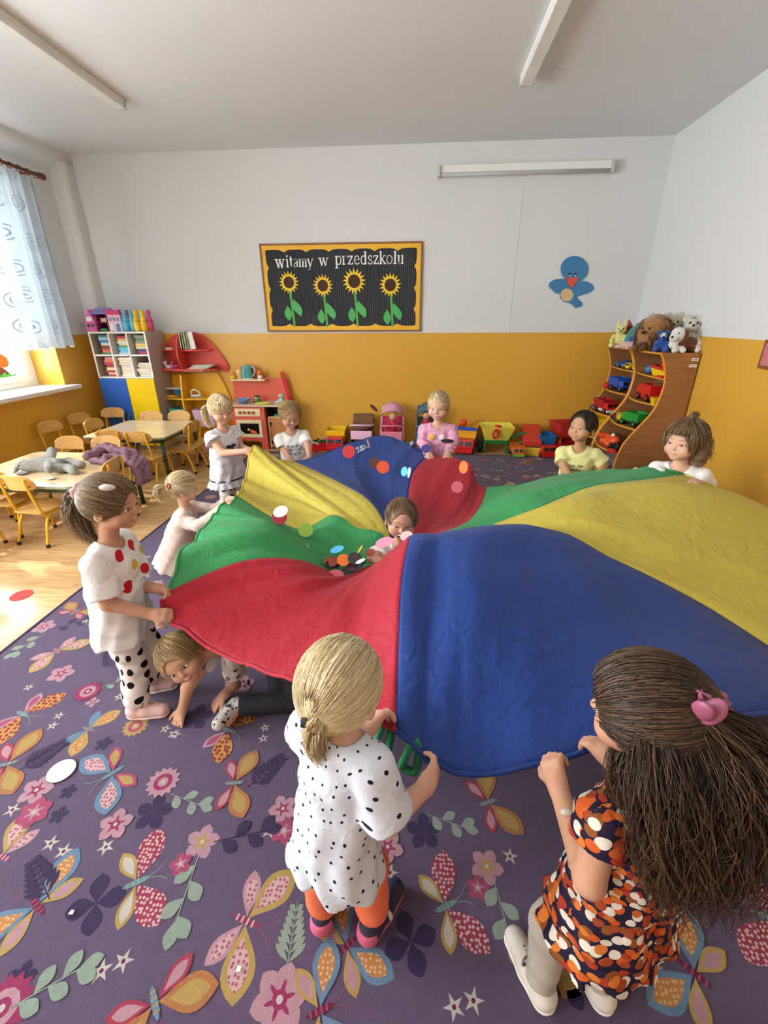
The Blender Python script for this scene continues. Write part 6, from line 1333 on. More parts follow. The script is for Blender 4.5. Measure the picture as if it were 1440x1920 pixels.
# ---------------------------------------------------------------- the children
from mathutils.bvhtree import BVHTree
SKIN = {k: M('skin_'+k, c, .5, var=.06, scale=18, spec=.3, sss=.08) for k, c in (('fair', '#d4a58c'), ('warm', '#c8977b'), ('tan', '#c08e6c'))}
LIP = M('lip', '#c07f7a', .45); EYEW = M('eye_white', '#eae4df', .25); IRIS = M('iris', '#2f2a2a', .15); MOUTH = M('mouth_dark', '#5a1f22', .5); TOOTH = M('tooth', '#f2eee4', .3)
def hairset(k, a, b, c): return [M('hair_'+k+x, col, .42, var=.15, scale=30, spec=.4) for x, col in zip('abc', (a, b, c))]
HAIR = dict(blond=hairset('blond', '#d6c097', '#e6d6b0', '#bfa67b'), pale=hairset('pale', '#d6bd92', '#e6d4b0', '#b89a6c'), mouse=hairset('mouse', '#7d6349', '#9a7d5c', '#5c4733'), brown=hairset('brown', '#4c3626', '#654a35', '#33241a'), dark=hairset('dark', '#33241b', '#49352a', '#211611'), straw=hairset('straw', '#a98a5c', '#c0a273', '#846841'))
def hand(S, w, d, pn, side, curl, s, spread=.0):
    """palm, four unequal bent fingers and a thumb. d = along the hand, pn = where the palm faces, side = towards the thumb"""
    d, pn = unit(d), np.asarray(pn, float); pn = unit(pn-d*(pn@d)); th = unit(np.cross(d, pn))*side; s = s*1.04
    S.rc(w, w+d*.018*s, .019*s, .021*s, .01*s)
    for o in (-.015, 0, .015): S.rc(w+d*.012*s+th*o*.6*s, w+d*.044*s+th*o*s, .0125*s, .0115*s, .008*s)
    for i, (o, L) in enumerate(((.0195, .9), (.0066, 1.0), (-.0066, .94), (-.0195, .76))):
        p = w+d*(.050-.002*abs(i-1))*s+th*o*s; a = 0.12; dv = unit(d+th*spread*o*40)
        for j, seg in enumerate((.021, .0155, .013)):
            a += curl*(.55, .95, .6)[j]; q = p+(dv*math.cos(a)+pn*math.sin(a))*seg*L*s; S.rc(p, q, (.0070-.0006*j)*s, (.0064-.0006*j)*s, .003*s); p = q
    p = w+d*.016*s+th*.017*s
    for j, seg in enumerate((.020, .017, .014)):
        v = unit(d*(.75+.1*j)+th*(.85-.45*j*min(1, curl+.3))+pn*(.25+.35*j)*min(1.2, curl+.15)); q = p+v*seg*s; S.rc(p, q, (.0092-.0008*j)*s, (.0082-.0008*j)*s, .005*s); p = q
def head_frame(f, u):
    f = unit(f); u = np.asarray(u, float); u = unit(u-f*(u@f)); return np.stack([np.cross(f, u), f, u], 1)
def cyl_uv(V, o, up, fw):
    up, fw = unit(up), unit(fw); sd = np.cross(fw, up); r = V-o; rho = np.hypot(r@fw, r@sd); return np.stack([np.arctan2(r@fw, r@sd)*.105, r@up+1.2*np.maximum(0, .105-rho)*((r@up) > .22)], 1)
def kid(name, label, P, N, H, face, fw, arms, legs, s=1.0, hs=1.0, up=(0, 0, 1), skin='fair', top=None, pants=None, shoes=None, hair=None, smile='smile', h=.004, hw=.105, bw=.9, floor=.0107):
    hw = hw*(.35+.65*bw)
    P, N, H = [np.asarray(q, float) for q in (P, N, H)]; fw = unit(fw); ax = unit(N-P); sd = unit(np.cross(fw, ax)); fw = np.cross(ax, sd); T = np.stack([sd, fw, ax], 1)
    base = np.array([P[0], P[1], 0]); root = thing('child', label, 'person', base); Lt = np.linalg.norm(N-P); K = {'root': root, 'T': T, 'P': P, 'N': N, 'H': H, 's': s}
    R = head_frame(face, up); K['R'] = R; r_, f_, u_ = R.T; hs = hs*s
    def hp(r, f, u): return H+(r_*r+f_*f+u_*u)*hs
    K['hp'] = hp
    S = SDF(h)
    def pair(a, b, o, ra, rb, S_=S, k=.03, ob=None, cut=None):
        for q in (-1, 1): S_.rc(a+sd*o*q*bw, b+sd*(o if ob is None else ob)*q*bw, ra*(.3+.7*bw), rb*(.3+.7*bw), k, cut)
    C_ = P+ax*Lt*.70; M_ = P+ax*Lt*.35
    pair(P, M_, .032*s, .068*s, .064*s); pair(M_, C_, .032*s, .064*s, .066*s); pair(C_, N-ax*.03*s, .034*s, .064*s, .046*s)
    S.rc(N-ax*.02*s, hp(0, -.012, -.05), .034*s, .033*s, .018); SH = {}; W = {}
    for q, key in ((-1, 'L'), (1, 'R')):
        e, w, hd_, pn, curl = arms[key][:5]; e, w = np.asarray(e, float), np.asarray(w, float)
        sh = N-ax*.035*s+sd*q*hw*s+unit(e-N)*.006; SH[key] = sh
        S.rc(N-ax*.02*s, sh, .036*s, .034*s, .02).rc(sh, e, .034*s, .0275*s, .012).rc(e, w, .0275*s, .0195*s, .01)
        hand(S, w, hd_, pn, -q if len(arms[key]) < 6 else arms[key][5], curl, s, arms[key][6] if len(arms[key]) > 6 else 0.0); W[key] = (e, w)
    LG = {}
    for q, key in ((-1, 'L'), (1, 'R')):
        kn, an, toe = [np.asarray(v, float) for v in legs[key][:3]]; hip = P-ax*.02*s+sd*q*.045*s*(.3+.7*bw); LG[key] = (hip, kn, an, toe)
        S.rc(hip, kn, .062*s*(.45+.55*bw), .043*s, .02).rc(kn, an, .043*s, .027*s, .012).rc(an, an+toe*.07*s+np.array([0, 0, -.02*s]), .026*s, .02*s, .012)
    # head: skull, face, cheeks, chin, nose, brow, sockets, lips, ears
    S.el(hp(0, -.008, .018), np.array([.074, .088, .083])*hs, R).el(hp(0, .020, -.034), np.array([.062, .057, .056])*hs, R, k=.02)
    for q in (-1, 1): S.el(hp(q*.034, .045, -.036), .030*hs, k=.014)
    S.el(hp(0, .054, -.073), np.array([.024, .019, .017])*hs, R, k=.016).el(hp(0, .064, .014), np.array([.045, .010, .014])*hs, R, k=.016)
    for q in (-1, 1): S.el(hp(q*.030, .0955, -.006), np.array([.017, .0135, .0105])*hs, R, k=.007, sub=True)
    S.rc(hp(0, .074, -.004), hp(0, .0845, -.027), .006*hs, .0082*hs, .008)
    for q in (-1, 1): S.el(hp(q*.0078, .077, -.0295), .0056*hs, k=.005)
    S.el(hp(0, .0755, -.0495), np.array([.017, .006, .0045])*hs, R, k=.004).el(hp(0, .074, -.0585), np.array([.014, .0065, .005])*hs, R, k=.004)
    for q in (-1, 1): S.el(hp(q*.075, -.006, -.018), np.array([.0085, .017, .025])*hs, R @ Euler((0, 0, q*.35)).to_matrix() if False else R, k=.006).el(hp(q*.083, -.002, -.015), np.array([.004, .008, .014])*hs, R, k=.004, sub=True)
    V, F = S.mesh(); body = np_obj('body', V, F, SKIN[skin], root); bvh = BVHTree.FromPolygons([tuple(v) for v in V], [tuple(map(int, q)) for q in F]); K['bvh'] = bvh
    def onface(r, u):
        o = hp(r, .25, u); hit = bvh.ray_cast(Vector(o), Vector(-f_)); return np.array(hit[0]) if hit[0] is not None else hp(r, .08, u)
    K['onface'] = onface
    for q in (-1, 1):
        p = onface(q*.0305, -.0065); sq = {'smile': .62, 'laugh': .55, 'down': .36}.get(smile, .8)
        ey = part(MB().ell(p-f_*.0035*hs, np.array([.0135, .0062, .0076*sq])*hs, 0, R), 'eye', EYEW, root)
        part(MB().ell(p+f_*.0006*hs+u_*-.0005, np.array([.0068, .0030, .0068*sq])*hs, 0, R, 12, 8), 'iris', IRIS, ey)
        part(MB().tube([onface(q*.0305+x*.0155, -.0065+.0062*sq*(1-x*x)+.001)+f_*.0006 for x in (-1, -.5, 0, .5, 1)], .0013*hs, 5), 'lashes', M('lash_brown', '#3b2a22', .6), ey)
        part(MB().tube([onface(q*.031+q*x*.016, .0165+.004*(1-x*x)-.002*x)+f_*.0003 for x in (-1, -.4, .2, 1)], [.0008*hs, .0016*hs, .0015*hs, .0007*hs], 5), 'eyebrow', hair['mats'][0], root)
    if smile == 'laugh':
        p = onface(0, -.055); part(MB().ell(p-f_*.001, np.array([.021, .006, .010])*hs, 0, R), 'mouth', MOUTH, root); part(MB().ell(p+f_*.0015+u_*.005*hs, np.array([.016, .005, .0035])*hs, 0, R), 'teeth', TOOTH, root)
    else:
        c = .005 if smile == 'smile' else .0015
        part(MB().tube([onface(x*.018, -.054+c*x*x)+f_*.0001 for x in (-1, -.5, 0, .5, 1)], [.0012*hs, .0021*hs, .0024*hs, .0021*hs, .0012*hs], 6), 'lips', LIP, root)
    # clothes
    if top:
        t = dict(infl=.013, sleeve=.62, hem=-.06, flare=.0, neck=.047, sl_flare=.008, folds=.0026, name='shirt', hh=h+.0008, sw=0.0); t.update(top); i_ = t['infl']*s; G = SDF(t['hh'])
        hemp = P+ax*t['hem']*s+fw*t.get('hemfw', 0); ra = .064*s+i_
        pair(C_, N-ax*.035*s, .034*s, ra, .05*s+i_*.5, G); pair(C_, M_, .034*s, ra, ra+t['flare']*.35, G); pair(M_, hemp, .034*s, ra+t['flare']*.35, ra+.004+t['flare'], G, ob=.034*s+t['flare']*.6)
        G.plane(hemp, -ax)
        for key in 'LR':
            sh, (e, w) = SH[key], W[key]; fr = t['sleeve']
            G.rc(N-ax*.025*s, sh, .042*s+i_*.3, .036*s+i_*.6, .02)
            if fr <= 1: en = sh+(e-sh)*fr; G.rc(sh-unit(e-sh)*.0, en+unit(e-sh)*.02, .035*s+i_*.75, .031*s+i_+t['sl_flare'], .012, cut=[(en, e-sh)])
            else:
                en = e+(w-e)*(fr-1); G.rc(sh, e, .035*s+i_*.8, .030*s+i_*.8, .014).rc(e, en+unit(w-e)*.02, .030*s+i_*.8, .023*s+i_*.8, .012, cut=[(en, w-e)])
        nc = N+ax*.004*s+fw*.012*s
        G.rc(nc, hp(0, 0, -.03), t['neck']*s, t['neck']*s*1.05, .004, sub=True)
        a_ = t['folds']; hz = float(hemp@ax)
        def dsp(X, Y, Z):
            A = X*ax[0]+Y*ax[1]+Z*ax[2]-hz; B = X*sd[0]+Y*sd[1]+Z*sd[2]; Cc = X*fw[0]+Y*fw[1]+Z*fw[2]; lo = np.clip(1-A/(.3*s), 0, 1)
            return a_*(np.sin(B*85+A*22+2*np.sin(A*19))*(.35+lo)+.7*np.sin(Cc*95-A*26+1.3+2*np.sin(B*23))*(.3+lo)+.5*np.sin(A*110+B*45+Cc*35))
        V, F = G.mesh(dsp); K['top'] = np_obj(t['name'], V, F, t['mat'], root, uv=cyl_uv(V, hemp, ax, fw)); K['topV'] = V
        ring = []
        for k in range(24):
            d = math.cos(2*PI*k/24)*sd+math.sin(2*PI*k/24)*fw; o = nc+d*.3; hb = BVHTree  # neckline rib
        K['hemp'] = hemp
    if pants:
        t = dict(infl=.007, to=.93, name='leggings', folds=.0012, shin=0.0); t.update(pants); i_ = t['infl']*s; G = SDF(h+.0008)
        pair(P-ax*.005*s, P+ax*.05*s, .034*s, .068*s+i_, .064*s+i_, G)
        for key in 'LR':
            hip, kn, an, toe = LG[key]; en = kn+(an-kn)*t['to']
            G.rc(hip, kn, .062*s*(.45+.55*bw)+i_, .044*s+i_, .02).rc(kn, en+unit(an-kn)*.02, .044*s+i_, .029*s+i_+t['shin'], .012, cut=[(en, an-kn)])
        a_ = t['folds']; V, F = G.mesh(lambda X, Y, Z: a_*(np.sin(Z*130+X*40)+np.sin(Z*85-Y*60+1)))
        uv = np.zeros((len(V), 2)); cL = (LG['L'][0]+LG['L'][2])/2; cR = (LG['R'][0]+LG['R'][2])/2; mid = (cL+cR)/2; isR = (V-mid)@sd > 0
        uv = np.where(isR[:, None], cyl_uv(V, cR, (0, 0, 1), fw)*[.55, 1], cyl_uv(V, cL, (0, 0, 1), fw)*[.55, 1]+[.37, .21]); np_obj(t['name'], V, F, t['mat'], root, uv=uv, period=.6597*.55)
    if shoes:
        for key in 'LR':
            hip, kn, an, toe = LG[key]; toe = unit(toe); dn = unit(legs[key][3]) if len(legs[key]) > 3 else np.array([0, 0, -1.0]); toe = unit(toe-dn*(toe@dn)); sdv = np.cross(toe, dn)
            g0 = an+dn*.034*s; L = .098*s; G = SDF(.0035)
            G.rc(g0-toe*.018*s-dn*.008*s, g0+toe*L*.35-dn*.012*s, .031*s, .031*s, .01).rc(g0+toe*L*.35-dn*.010*s, g0+toe*L-dn*.004*s, .032*s, .027*s, .012).rc(g0-toe*.01*s, an-dn*.006*s, .030*s, .030*s, .01)
            if shoes.get('open', 1): G.rc(an-dn*.0*s, an-dn*.05*s, .024*s, .03*s, .006, sub=True)
            G.plane(g0+dn*.024*s, dn); V, F = G.mesh(); sh_ = np_obj('shoe', V, F, shoes['mat'], root)
            G = SDF(.0035); G.rc(g0-toe*.018*s, g0+toe*L*.35, .033*s, .034*s, .008).rc(g0+toe*L*.35, g0+toe*L, .034*s, .03*s, .008); G.plane(g0+dn*.026*s, dn).plane(g0+dn*.010*s, -dn)
            np_obj('sole', *G.mesh(), shoes['sole'], sh_)
            if shoes.get('heel'): G = SDF(.0035); G.rc(g0-toe*.022*s, g0-toe*.02*s-dn*.03*s, .0325*s, .029*s, .008).plane(g0+toe*.004*s, toe).plane(g0-dn*.024*s, -dn).plane(g0+dn*.024*s, dn); np_obj('heel', *G.mesh(), shoes['heel'], sh_)
            st = shoes.get('strap')
            if st is not None:
                pts = [an-dn*-.012*s+toe*.034*s+sdv*math.cos(a)*.033*s-dn*(math.sin(a)*.026*s-.012*s) for a in np.linspace(0, PI, 9)]
                part(MB().tube(pts, .0075*s, 6), 'strap', st, sh_)
            lc = shoes.get('lace')
            if lc is not None:
                for k in range(3): c = an+toe*(.03+.018*k)*s-dn*(.004-.005*k)*s; part(MB().tube([c+sdv*.024*s+dn*.010*s, c-dn*.008*s, c-sdv*.024*s+dn*.010*s], .0035*s, 5), 'lace', lc, sh_)
                c = an+toe*.034*s-dn*.014*s
                for q in (-1, 1): part(MB().tube(smooth_path([c, c+sdv*q*.018*s-dn*.012*s+toe*.006*s, c+sdv*q*.03*s, c+sdv*q*.012*s+dn*.006*s, c], 12), .003*s, 5), 'lace', lc, sh_)
    if hair: do_hair(K, hair, hs)
    return K
CAPR = np.array([.0825, .0965, .0915]); CAPC = (0, -.008, .018)
def allowed(d, line, nape, napeu, lumps):        # is that direction (right, front, up) on the hair cap?
    p = np.array(CAPC)+d*CAPR; q = (p-np.array([0, .105, -.048+.08*(line-.42)]))/np.array([.064, .078, .098])
    n = unit((0, nape, -1.0)); low = (p-np.array([0, -.02, napeu])) @ n > 0
    return ((q**2).sum(-1) > 1.0) & (~low if not lumps else p[..., 2] > -.06)
def slerp(a, b, t):
    w = np.arccos(np.clip((a*b).sum(-1, keepdims=True), -1, 1)); sw = np.sin(w)+1e-6; return (np.sin((1-t)*w)*a+np.sin(t*w)*b)/sw
def do_hair(K, hr, hs):
    R, hp, root = K['R'], K['hp'], K['root']; r_, f_, u_ = R.T; mats = hr['mats']; c0 = hp(*CAPC); vol = hr.get('vol', 1.0)
    G = SDF(.0045); line = hr.get('line', .42)
    G.el(c0, CAPR*hs*vol, R, k=.01)
    for a, b, ra, rb in hr.get('lumps', []): G.rc(hp(*a), hp(*b), ra*hs, rb*hs, .02)
    G.el(hp(0, .105, -.048+.08*(line-.42)), np.array([.064, .078, .098])*hs, R, k=.006, sub=True)
    n = unit(-u_*1.0+f_*hr.get('nape', .55)); G.plane(hp(0, -.02, hr.get('napeu', -.050)), n) if not hr.get('lumps') else None
    V, F = G.mesh(lambda X, Y, Z: .0012*np.sin(X*300+Y*200)*np.sin(Z*180+Y*250)); cap = np_obj('hair', V, F, mats[0], root); K['cap'] = cap
    rg = np.random.default_rng(hr.get('seed', 5)); nS = hr.get('n', 700); K_ = 8; t = np.linspace(0, 1, K_)[None, :, None]
    rad = hr.get('r', .0019)*hs
    def surf(d, ex): return c0+((d*(CAPR*vol+ex))*hs) @ R.T
    paths = []
    d = rg.normal(size=(nS*6, 3)); d /= np.linalg.norm(d, axis=1, keepdims=True); d = d[allowed(d, line, hr.get('nape', .55), hr.get('napeu', -.050), hr.get('lumps'))][:nS]
    ex = .001+.005*rg.random((len(d), 1, 1))
    if 'tie' in hr:                              # combed to one or more ties
        ties = np.array([unit(q) for q in hr['tie']]); which = np.argmax(d @ ties.T, 1); dt = ties[which]
        D = slerp(d[:, None], np.repeat(dt[:, None], K_, 1)+rg.normal(size=(len(d), 1, 3))*.035, t); D /= np.linalg.norm(D, axis=2, keepdims=True); paths.append(surf(D, ex))
    else:                                         # falling from the crown
        wh = unit(hr.get('whorl', (0.05, -.45, .9))); ln = hr.get('len', .8); tng = d-(d @ wh)[:, None]*wh; tng /= np.linalg.norm(tng, axis=1, keepdims=True)+1e-6
        sw = np.cross(wh, tng)*hr.get('swirl', .25); a0 = np.arccos(np.clip(d @ wh, -1, 1))[:, None, None]; ang = np.maximum(0, a0-ln)+np.minimum(a0, ln)*t
        dir_ = tng[:, None]-sw[:, None]*(1-t); dir_ /= np.linalg.norm(dir_, axis=2, keepdims=True); D = np.cos(ang)*wh+np.sin(ang)*dir_; paths.append(surf(D, ex+.006*t*hr.get('lift', .4)))
    for tail in hr.get('tails', []):              # a bundle of strands along a chain of room points
        pts, w0, nn, wob = np.array(smooth_path(tail['pts'], 40)), tail['w'], tail.get('n', 260), tail.get('wave', .01)
        L = np.linspace(0, len(pts)-1, 14); Pm = np.stack([np.interp(L, np.arange(len(pts)), pts[:, i]) for i in range(3)], 1); prof = np.interp(np.linspace(0, 1, 14), np.linspace(0, 1, len(w0)), w0)
        off = rg.normal(size=(nn, 1, 3)); off /= np.linalg.norm(off, axis=2, keepdims=True); off = off*(rg.random((nn, 1, 1))**.45); ph = rg.random((nn, 1, 3))*6.3
        cutl = (.72+.28*rg.random((nn, 1)))*np.ones((1, 14))*np.linspace(0, 1, 14)[None]
        ii = cutl*13; i0 = np.minimum(ii.astype(int), 12); fr = (ii-i0)[..., None]; Q = Pm[i0]*(1-fr)+Pm[i0+1]*fr; pr = np.interp(cutl, np.linspace(0, 1, 14), prof)[..., None]
        Q = Q+off*pr+wob*np.sin(np.linspace(0, 9, 14)[None, :, None]+ph)*np.linspace(0, 1, 14)[None, :, None]; tail['Q'] = Q
        rr = np.tile(np.linspace(1, .45, 14)*tail.get('r', .0017)*hs/1.0, (nn, 1)); Vt, Ft, si = tubes_np(Q, rr); np_obj('ponytail' if tail.get('name') is None else tail['name'], Vt, Ft, mats, root, mi=(si*7919+si//3) % 3)['kind'] = 'stuff'
        if tail.get('core', .55): 
            G = SDF(.005); G.chain(list(Pm[:11:2]), list(np.maximum(prof[:11:2]*tail.get('core', .55), .006)), .01); np_obj('hair_bundle', *G.mesh(), mats[2], root)
    for pth in paths:
        kk = pth.shape[1]; rr = np.tile(np.linspace(.8, 1, kk)*np.linspace(1, .5, kk)*rad, (len(pth), 1)); Vt, Ft, si = tubes_np(pth, rr); np_obj('strands', Vt, Ft, mats, root, mi=(si*7919+si//3) % 3)['kind'] = 'stuff'
    fr = hr.get('fringe')
    if fr:                                        # a fringe hanging over the brow
        m = fr.get('n', 160); x = rg.uniform(-.062, .062, m); st = np.stack([x*.6, .35+.0*x, np.full(m, 1.0)], 1); st /= np.linalg.norm(st, axis=1, keepdims=True)
        en = np.stack([x*14.5, np.full(m, 1.0), rg.uniform(*fr.get('u', (.02, .16)), m)+.25*np.abs(x)*10*.4], 1); en[:, 0] = x*13; en /= np.linalg.norm(en, axis=1, keepdims=True)
        D = slerp(st[:, None], np.repeat(en[:, None], K_, 1), t); D /= np.linalg.norm(D, axis=2, keepdims=True); Q = surf(D, .003+.006*rg.random((m, 1, 1))*t)
        Vt, Ft, si = tubes_np(Q, np.full((m, K_), rad)); np_obj('fringe', Vt, Ft, mats, root, mi=(si*7919+si//3) % 3)['kind'] = 'stuff'
def scrunchie(K, d, mat, r=.022, name='hair_tie', th=.009):
    hp = K['hp']; d = unit(d); c = hp(*(np.array(CAPC)+d*(CAPR+.006))); ax_ = unit(K['R'] @ d); u, v, _ = frame_of(ax_)
    part(MB().tube([c+(u*math.cos(a)+v*math.sin(a))*r+ax_*.003*math.sin(a*6) for a in [2*PI*k/24 for k in range(24)]], [th*(1+.18*math.sin(k*2.1)) for k in range(24)], 7, 0, True), name, mat, K['root']); return c, ax_
Z_ = np.array([0, 0, 1.0])
def std_legs(P, fw, s=1.0, spread=.055, st=0.0):
    fw = unit(fw); sd = np.cross(fw, Z_); out = {}
    for q, k in ((-1, 'L'), (1, 'R')):
        a = np.array([P[0], P[1], 0])+sd*q*spread*s+fw*st*q; an = a+np.array([0, 0, .0107+.058*s]); kn = (np.array(P)+an)/2+sd*q*.02+fw*.012; out[k] = (kn, an, fw+sd*q*.15)
    return out
COT = dict(white=cloth_relief(M('cotton_white', '#e9e7e4', .85, var=.03, spec=.15)))
WSOLE = M('sole_white', '#e8e4dd', .6)
# --- blonde girl with a ponytail, her back to us
LJ = dots('dots_small_navy', '#d6dbe6', [(.037, .0042, .65, ['#1c2233'], .2)])
fj = unit((.42, .91, 0)); PJ = np.array([-.165, .63, .44]); NJ = np.array([-.145, .645, .77]); HJ = PY(638, 1290, .685)
J = kid('child', 'blonde girl with a black hair tie, white dotted tee, orange leggings, back to us', PJ, NJ, HJ, (.32, .92, -.20), fj,
    {'L': ((-.215, .745, .635), PY(690, 1368, .79), (.5, .7, .25), (.6, -.2, -.6), .9), 'R': (PY(726, 1540, .585), PY(797, 1476, .70), (.45, .75, .22), (-.75, .3, -.1), .85, -1)},
    {'L': ((-.215, .665, .235), (-.225, .675, .068), (.1, 1, 0)), 'R': ((-.10, .69, .235), (-.085, .66, .068), (.55, .85, 0))}, s=1.0, h=.0034, bw=.64,
    top=dict(mat=LJ, infl=.014, hem=-.078, flare=.030, sleeve=.86, sl_flare=.014, folds=.0036), pants=dict(mat=M('leggings_coral', '#e8744f', .8, var=.06), to=.86, infl=.008, shin=.006),
    shoes=dict(mat=M('slipper_navy', '#2a2440', .7, var=.2), sole=M('slipper_pink', '#c9607f', .7), strap=M('strap_grey', '#c9c5c4', .6), heel=M('slipper_pink', '#c9607f', .7)), smile='neutral',
    hair=dict(mats=HAIR['blond'], tie=[(-.10, -.90, -.36)], n=2600, r=.0013, seed=2, nape=.3, napeu=-.068, line=.45, tails=[dict(pts=[PY(598, 1334, .600), PY(592, 1358, .592), PY(590, 1390, .60), PY(602, 1425, .61)], w=[.012, .026, .024, .012], n=520, wave=.004, core=.7, r=.0013)]))
scrunchie(J, (-.10, -.90, -.36), M('tie_black', '#121114', .8), .011, th=.007)
# --- girl with long dark hair and a flowered dress
DRS = dots('dress_blobs', '#241a33', [(.024, .0094, .75, ['#c95a24', '#a83a24', '#d9cfc0', '#8a5026'], .0), (.027, .0088, .8, ['#cf7430', '#ded4c6', '#9a4424', '#c25a26'], .41)], .75)
fk = unit((-.42, .9, 0)); PK = np.array([.44, .57, .44]); NK = np.array([.43, .575, .77]); HK = PY(1212, 1332, .615)
Kd = kid('child', 'girl with long flying dark brown hair, pink hair claw and orange flowered dress', PK, NK, HK, (-.82, .55, -.12), fk,
    {'L': (PY(1105, 1650, .50), PY(1047, 1478, .665), (-.1, .7, .35), (.6, .5, -.4), 1.25, 1), 'R': ((.55, .66, .60), (.47, .76, .60), (-.5, .8, .1), (-.3, .1, -.9), 1.1)},
    {'L': ((.345, .60, .235), (.335, .565, .07), (-.42, .9, 0)), 'R': ((.465, .62, .235), (.478, .575, .07), (-.35, .93, 0))}, s=1.0, h=.0034, skin='warm', bw=.76,
    top=dict(mat=DRS, infl=.016, hem=-.085, flare=.045, sleeve=.34, sl_flare=.006, folds=.004, name='dress', neck=.05), pants=dict(mat=M('tights_grey', '#b0a699', .85, var=.08), to=1.0, infl=.004),
    shoes=dict(mat=M('boot_white', '#d5cec2', .7, var=.12, scale=40), sole=WSOLE, strap=None, lace=M('lace_grey', '#6f6a66', .7), open=0), smile='neutral',
    hair=dict(mats=HAIR['brown'], tie=[(.30, -.85, .25)], n=2600, r=.0013, seed=9, vol=1.03, nape=.2, napeu=-.075, line=.5,
        tails=[dict(pts=[PY(1322, 1345, .55), PY(1385, 1420, .53), PY(1410, 1520, .50), PY(1370, 1640, .48)], w=[.022, .065, .085, .075], n=1300, wave=.018, core=.5, r=.0010),
               dict(pts=[PY(1235, 1395, .55), PY(1245, 1490, .50), PY(1250, 1590, .47), PY(1275, 1690, .455)], w=[.045, .06, .06, .04], n=1100, wave=.018, core=.5, r=.0010, name='loose_hair'),
               dict(pts=[PY(1300, 1380, .56), PY(1330, 1480, .51), PY(1320, 1580, .48), PY(1315, 1680, .465)], w=[.04, .07, .07, .05], n=1100, wave=.018, core=.55, r=.0010, name='loose_hair'),
               dict(pts=[PY(1175, 1385, .60), PY(1160, 1430, .575), PY(1165, 1500, .545), PY(1190, 1560, .525)], w=[.018, .022, .026, .02], n=340, wave=.012, core=.3, r=.0010, name='loose_hair')]))
cc, ca = scrunchie(Kd, (.30, -.85, .25), M('claw_pink', '#96506a', .45, var=.2, scale=60), .012, th=.008)
cl_ = MB(); cq = PY(1325, 1332, .535)
for q in (-1, 1):
    cl_.ell(cq+np.array([.007*q, -.002, .0]), (.008, .016, .026), 0, Euler((.3, .35*q, .6)).to_matrix())
    for k in range(4): cl_.cyl(cq+np.array([.008*q, .01, -.02+.012*k]), cq+np.array([-.006*q, .03, -.024+.012*k]), .0035, .0015, 6)
part(cl_, 'hair_claw', M('claw_pink', '#c9788e'), Kd['root'])
part(MB().ell(PY(1062, 1523, .600), (.012, .006, .006)), 'plaster', M('plaster_white', '#d8d4c9', .7), Kd['root'])
# --- girl in profile with red and yellow spots
HA = PY(208, 944, 1.42); NA_ = np.array([HA[0]-.055, 1.42, .775]); PA = np.array([-1.185, 1.41, .44]); fa = unit((.97, .12, 0))
def at_A(px, py, y=1.33): return PY(px, py, y)
LEG = dots('leggings_spots', '#e4dcd5', [(.062, .0155, .35, ['#1d1718'], .1)])
A = kid('child', 'girl in profile with brown ponytail, white tee with red and yellow spots, spotted leggings', PA, NA_, HA, (.96, .10, -.10), fa,
    {'R': (PY(203, 1132, 1.30), PY(286, 1152, 1.345), (.95, .1, -.05), (-.1, .5, -.8), 1.0), 'L': (PY(262, 1098, 1.50), PY(296, 1104, 1.44), (.9, -.2, -.05), (-.1, -.6, -.7), 1.0)},
    {'R': ((-1.155, 1.365, .235), PZ(256, 1322, .069), (1, .12, 0)), 'L': ((-1.14, 1.455, .235), PZ(274, 1276, .069), (.95, .25, 0))}, s=1.02, hs=1.0, h=.0036, skin='warm',
    top=dict(mat=COT['white'], infl=.015, hem=-.075, flare=.02, sleeve=.78, sl_flare=.02, folds=.0036), pants=dict(mat=LEG, to=.97, infl=.010, shin=.008, folds=.002),
    shoes=dict(mat=M('shoe_pink', '#e0b9b4', .6, var=.05), sole=M('sole_pink', '#e6cdc4', .6), lace=M('lace_olive', '#8b7d68', .7), open=0), smile='neutral',
    hair=dict(mats=HAIR['mouse'], tie=[(.0, -.93, .22)], n=2200, r=.0013, seed=4, nape=.45, line=.5,
        tails=[dict(pts=[HA+np.array([-.085, .0, .035]), HA+np.array([-.125, -.0, .03]), HA+np.array([-.145, -.01, -.03]), HA+np.array([-.125, -.015, -.10]), HA+np.array([-.085, -.02, -.16])], w=[.012, .034, .042, .036, .012], n=700, wave=.010, core=.55, r=.0012)]))
scrunchie(A, (.0, -.93, .22), M('scrunchie_pink', '#d9a3ab', .8, bump=.4), .019, th=.013)
# the printed spots of her tee sit where the photograph shows them
vv = A['topV']; tb = BVHTree.FromPolygons([tuple(v) for v in vv], [tuple(int(i) for i in p.vertices) for p in A['top'].data.polygons]); pts = []
for px, py, r, col in ((224, 1042, .024, '#c5202c'), (247, 1022, .024, '#c5202c'), (252, 1058, .021, '#e2b93c'), (241, 1100, .026, '#c5202c'), (273, 1104, .02, '#e2b93c'), (272, 1065, .022, '#c5202c'), (266, 1030, .02, '#e2b93c')):
    hit = tb.ray_cast(Vector((0, 0, CAM_H)), Vector(unit(_ray(px, py))))
    if hit[0] is not None: pts.append((np.array(hit[0])-np.array(A['root'].location), r, col))
A['top'].data.materials.clear(); A['top'].data.materials.append(spots('tee_spots', '#e9e7e4', pts))
part(MB().ell(A['hp'](.058, .03, .085), np.array([.011, .026, .018]), 0, A['R'] @ np.array(Euler((0, .8, .3)).to_matrix())), 'hair_clip', M('clip_white', '#e9e3dd', .4), A['root'])
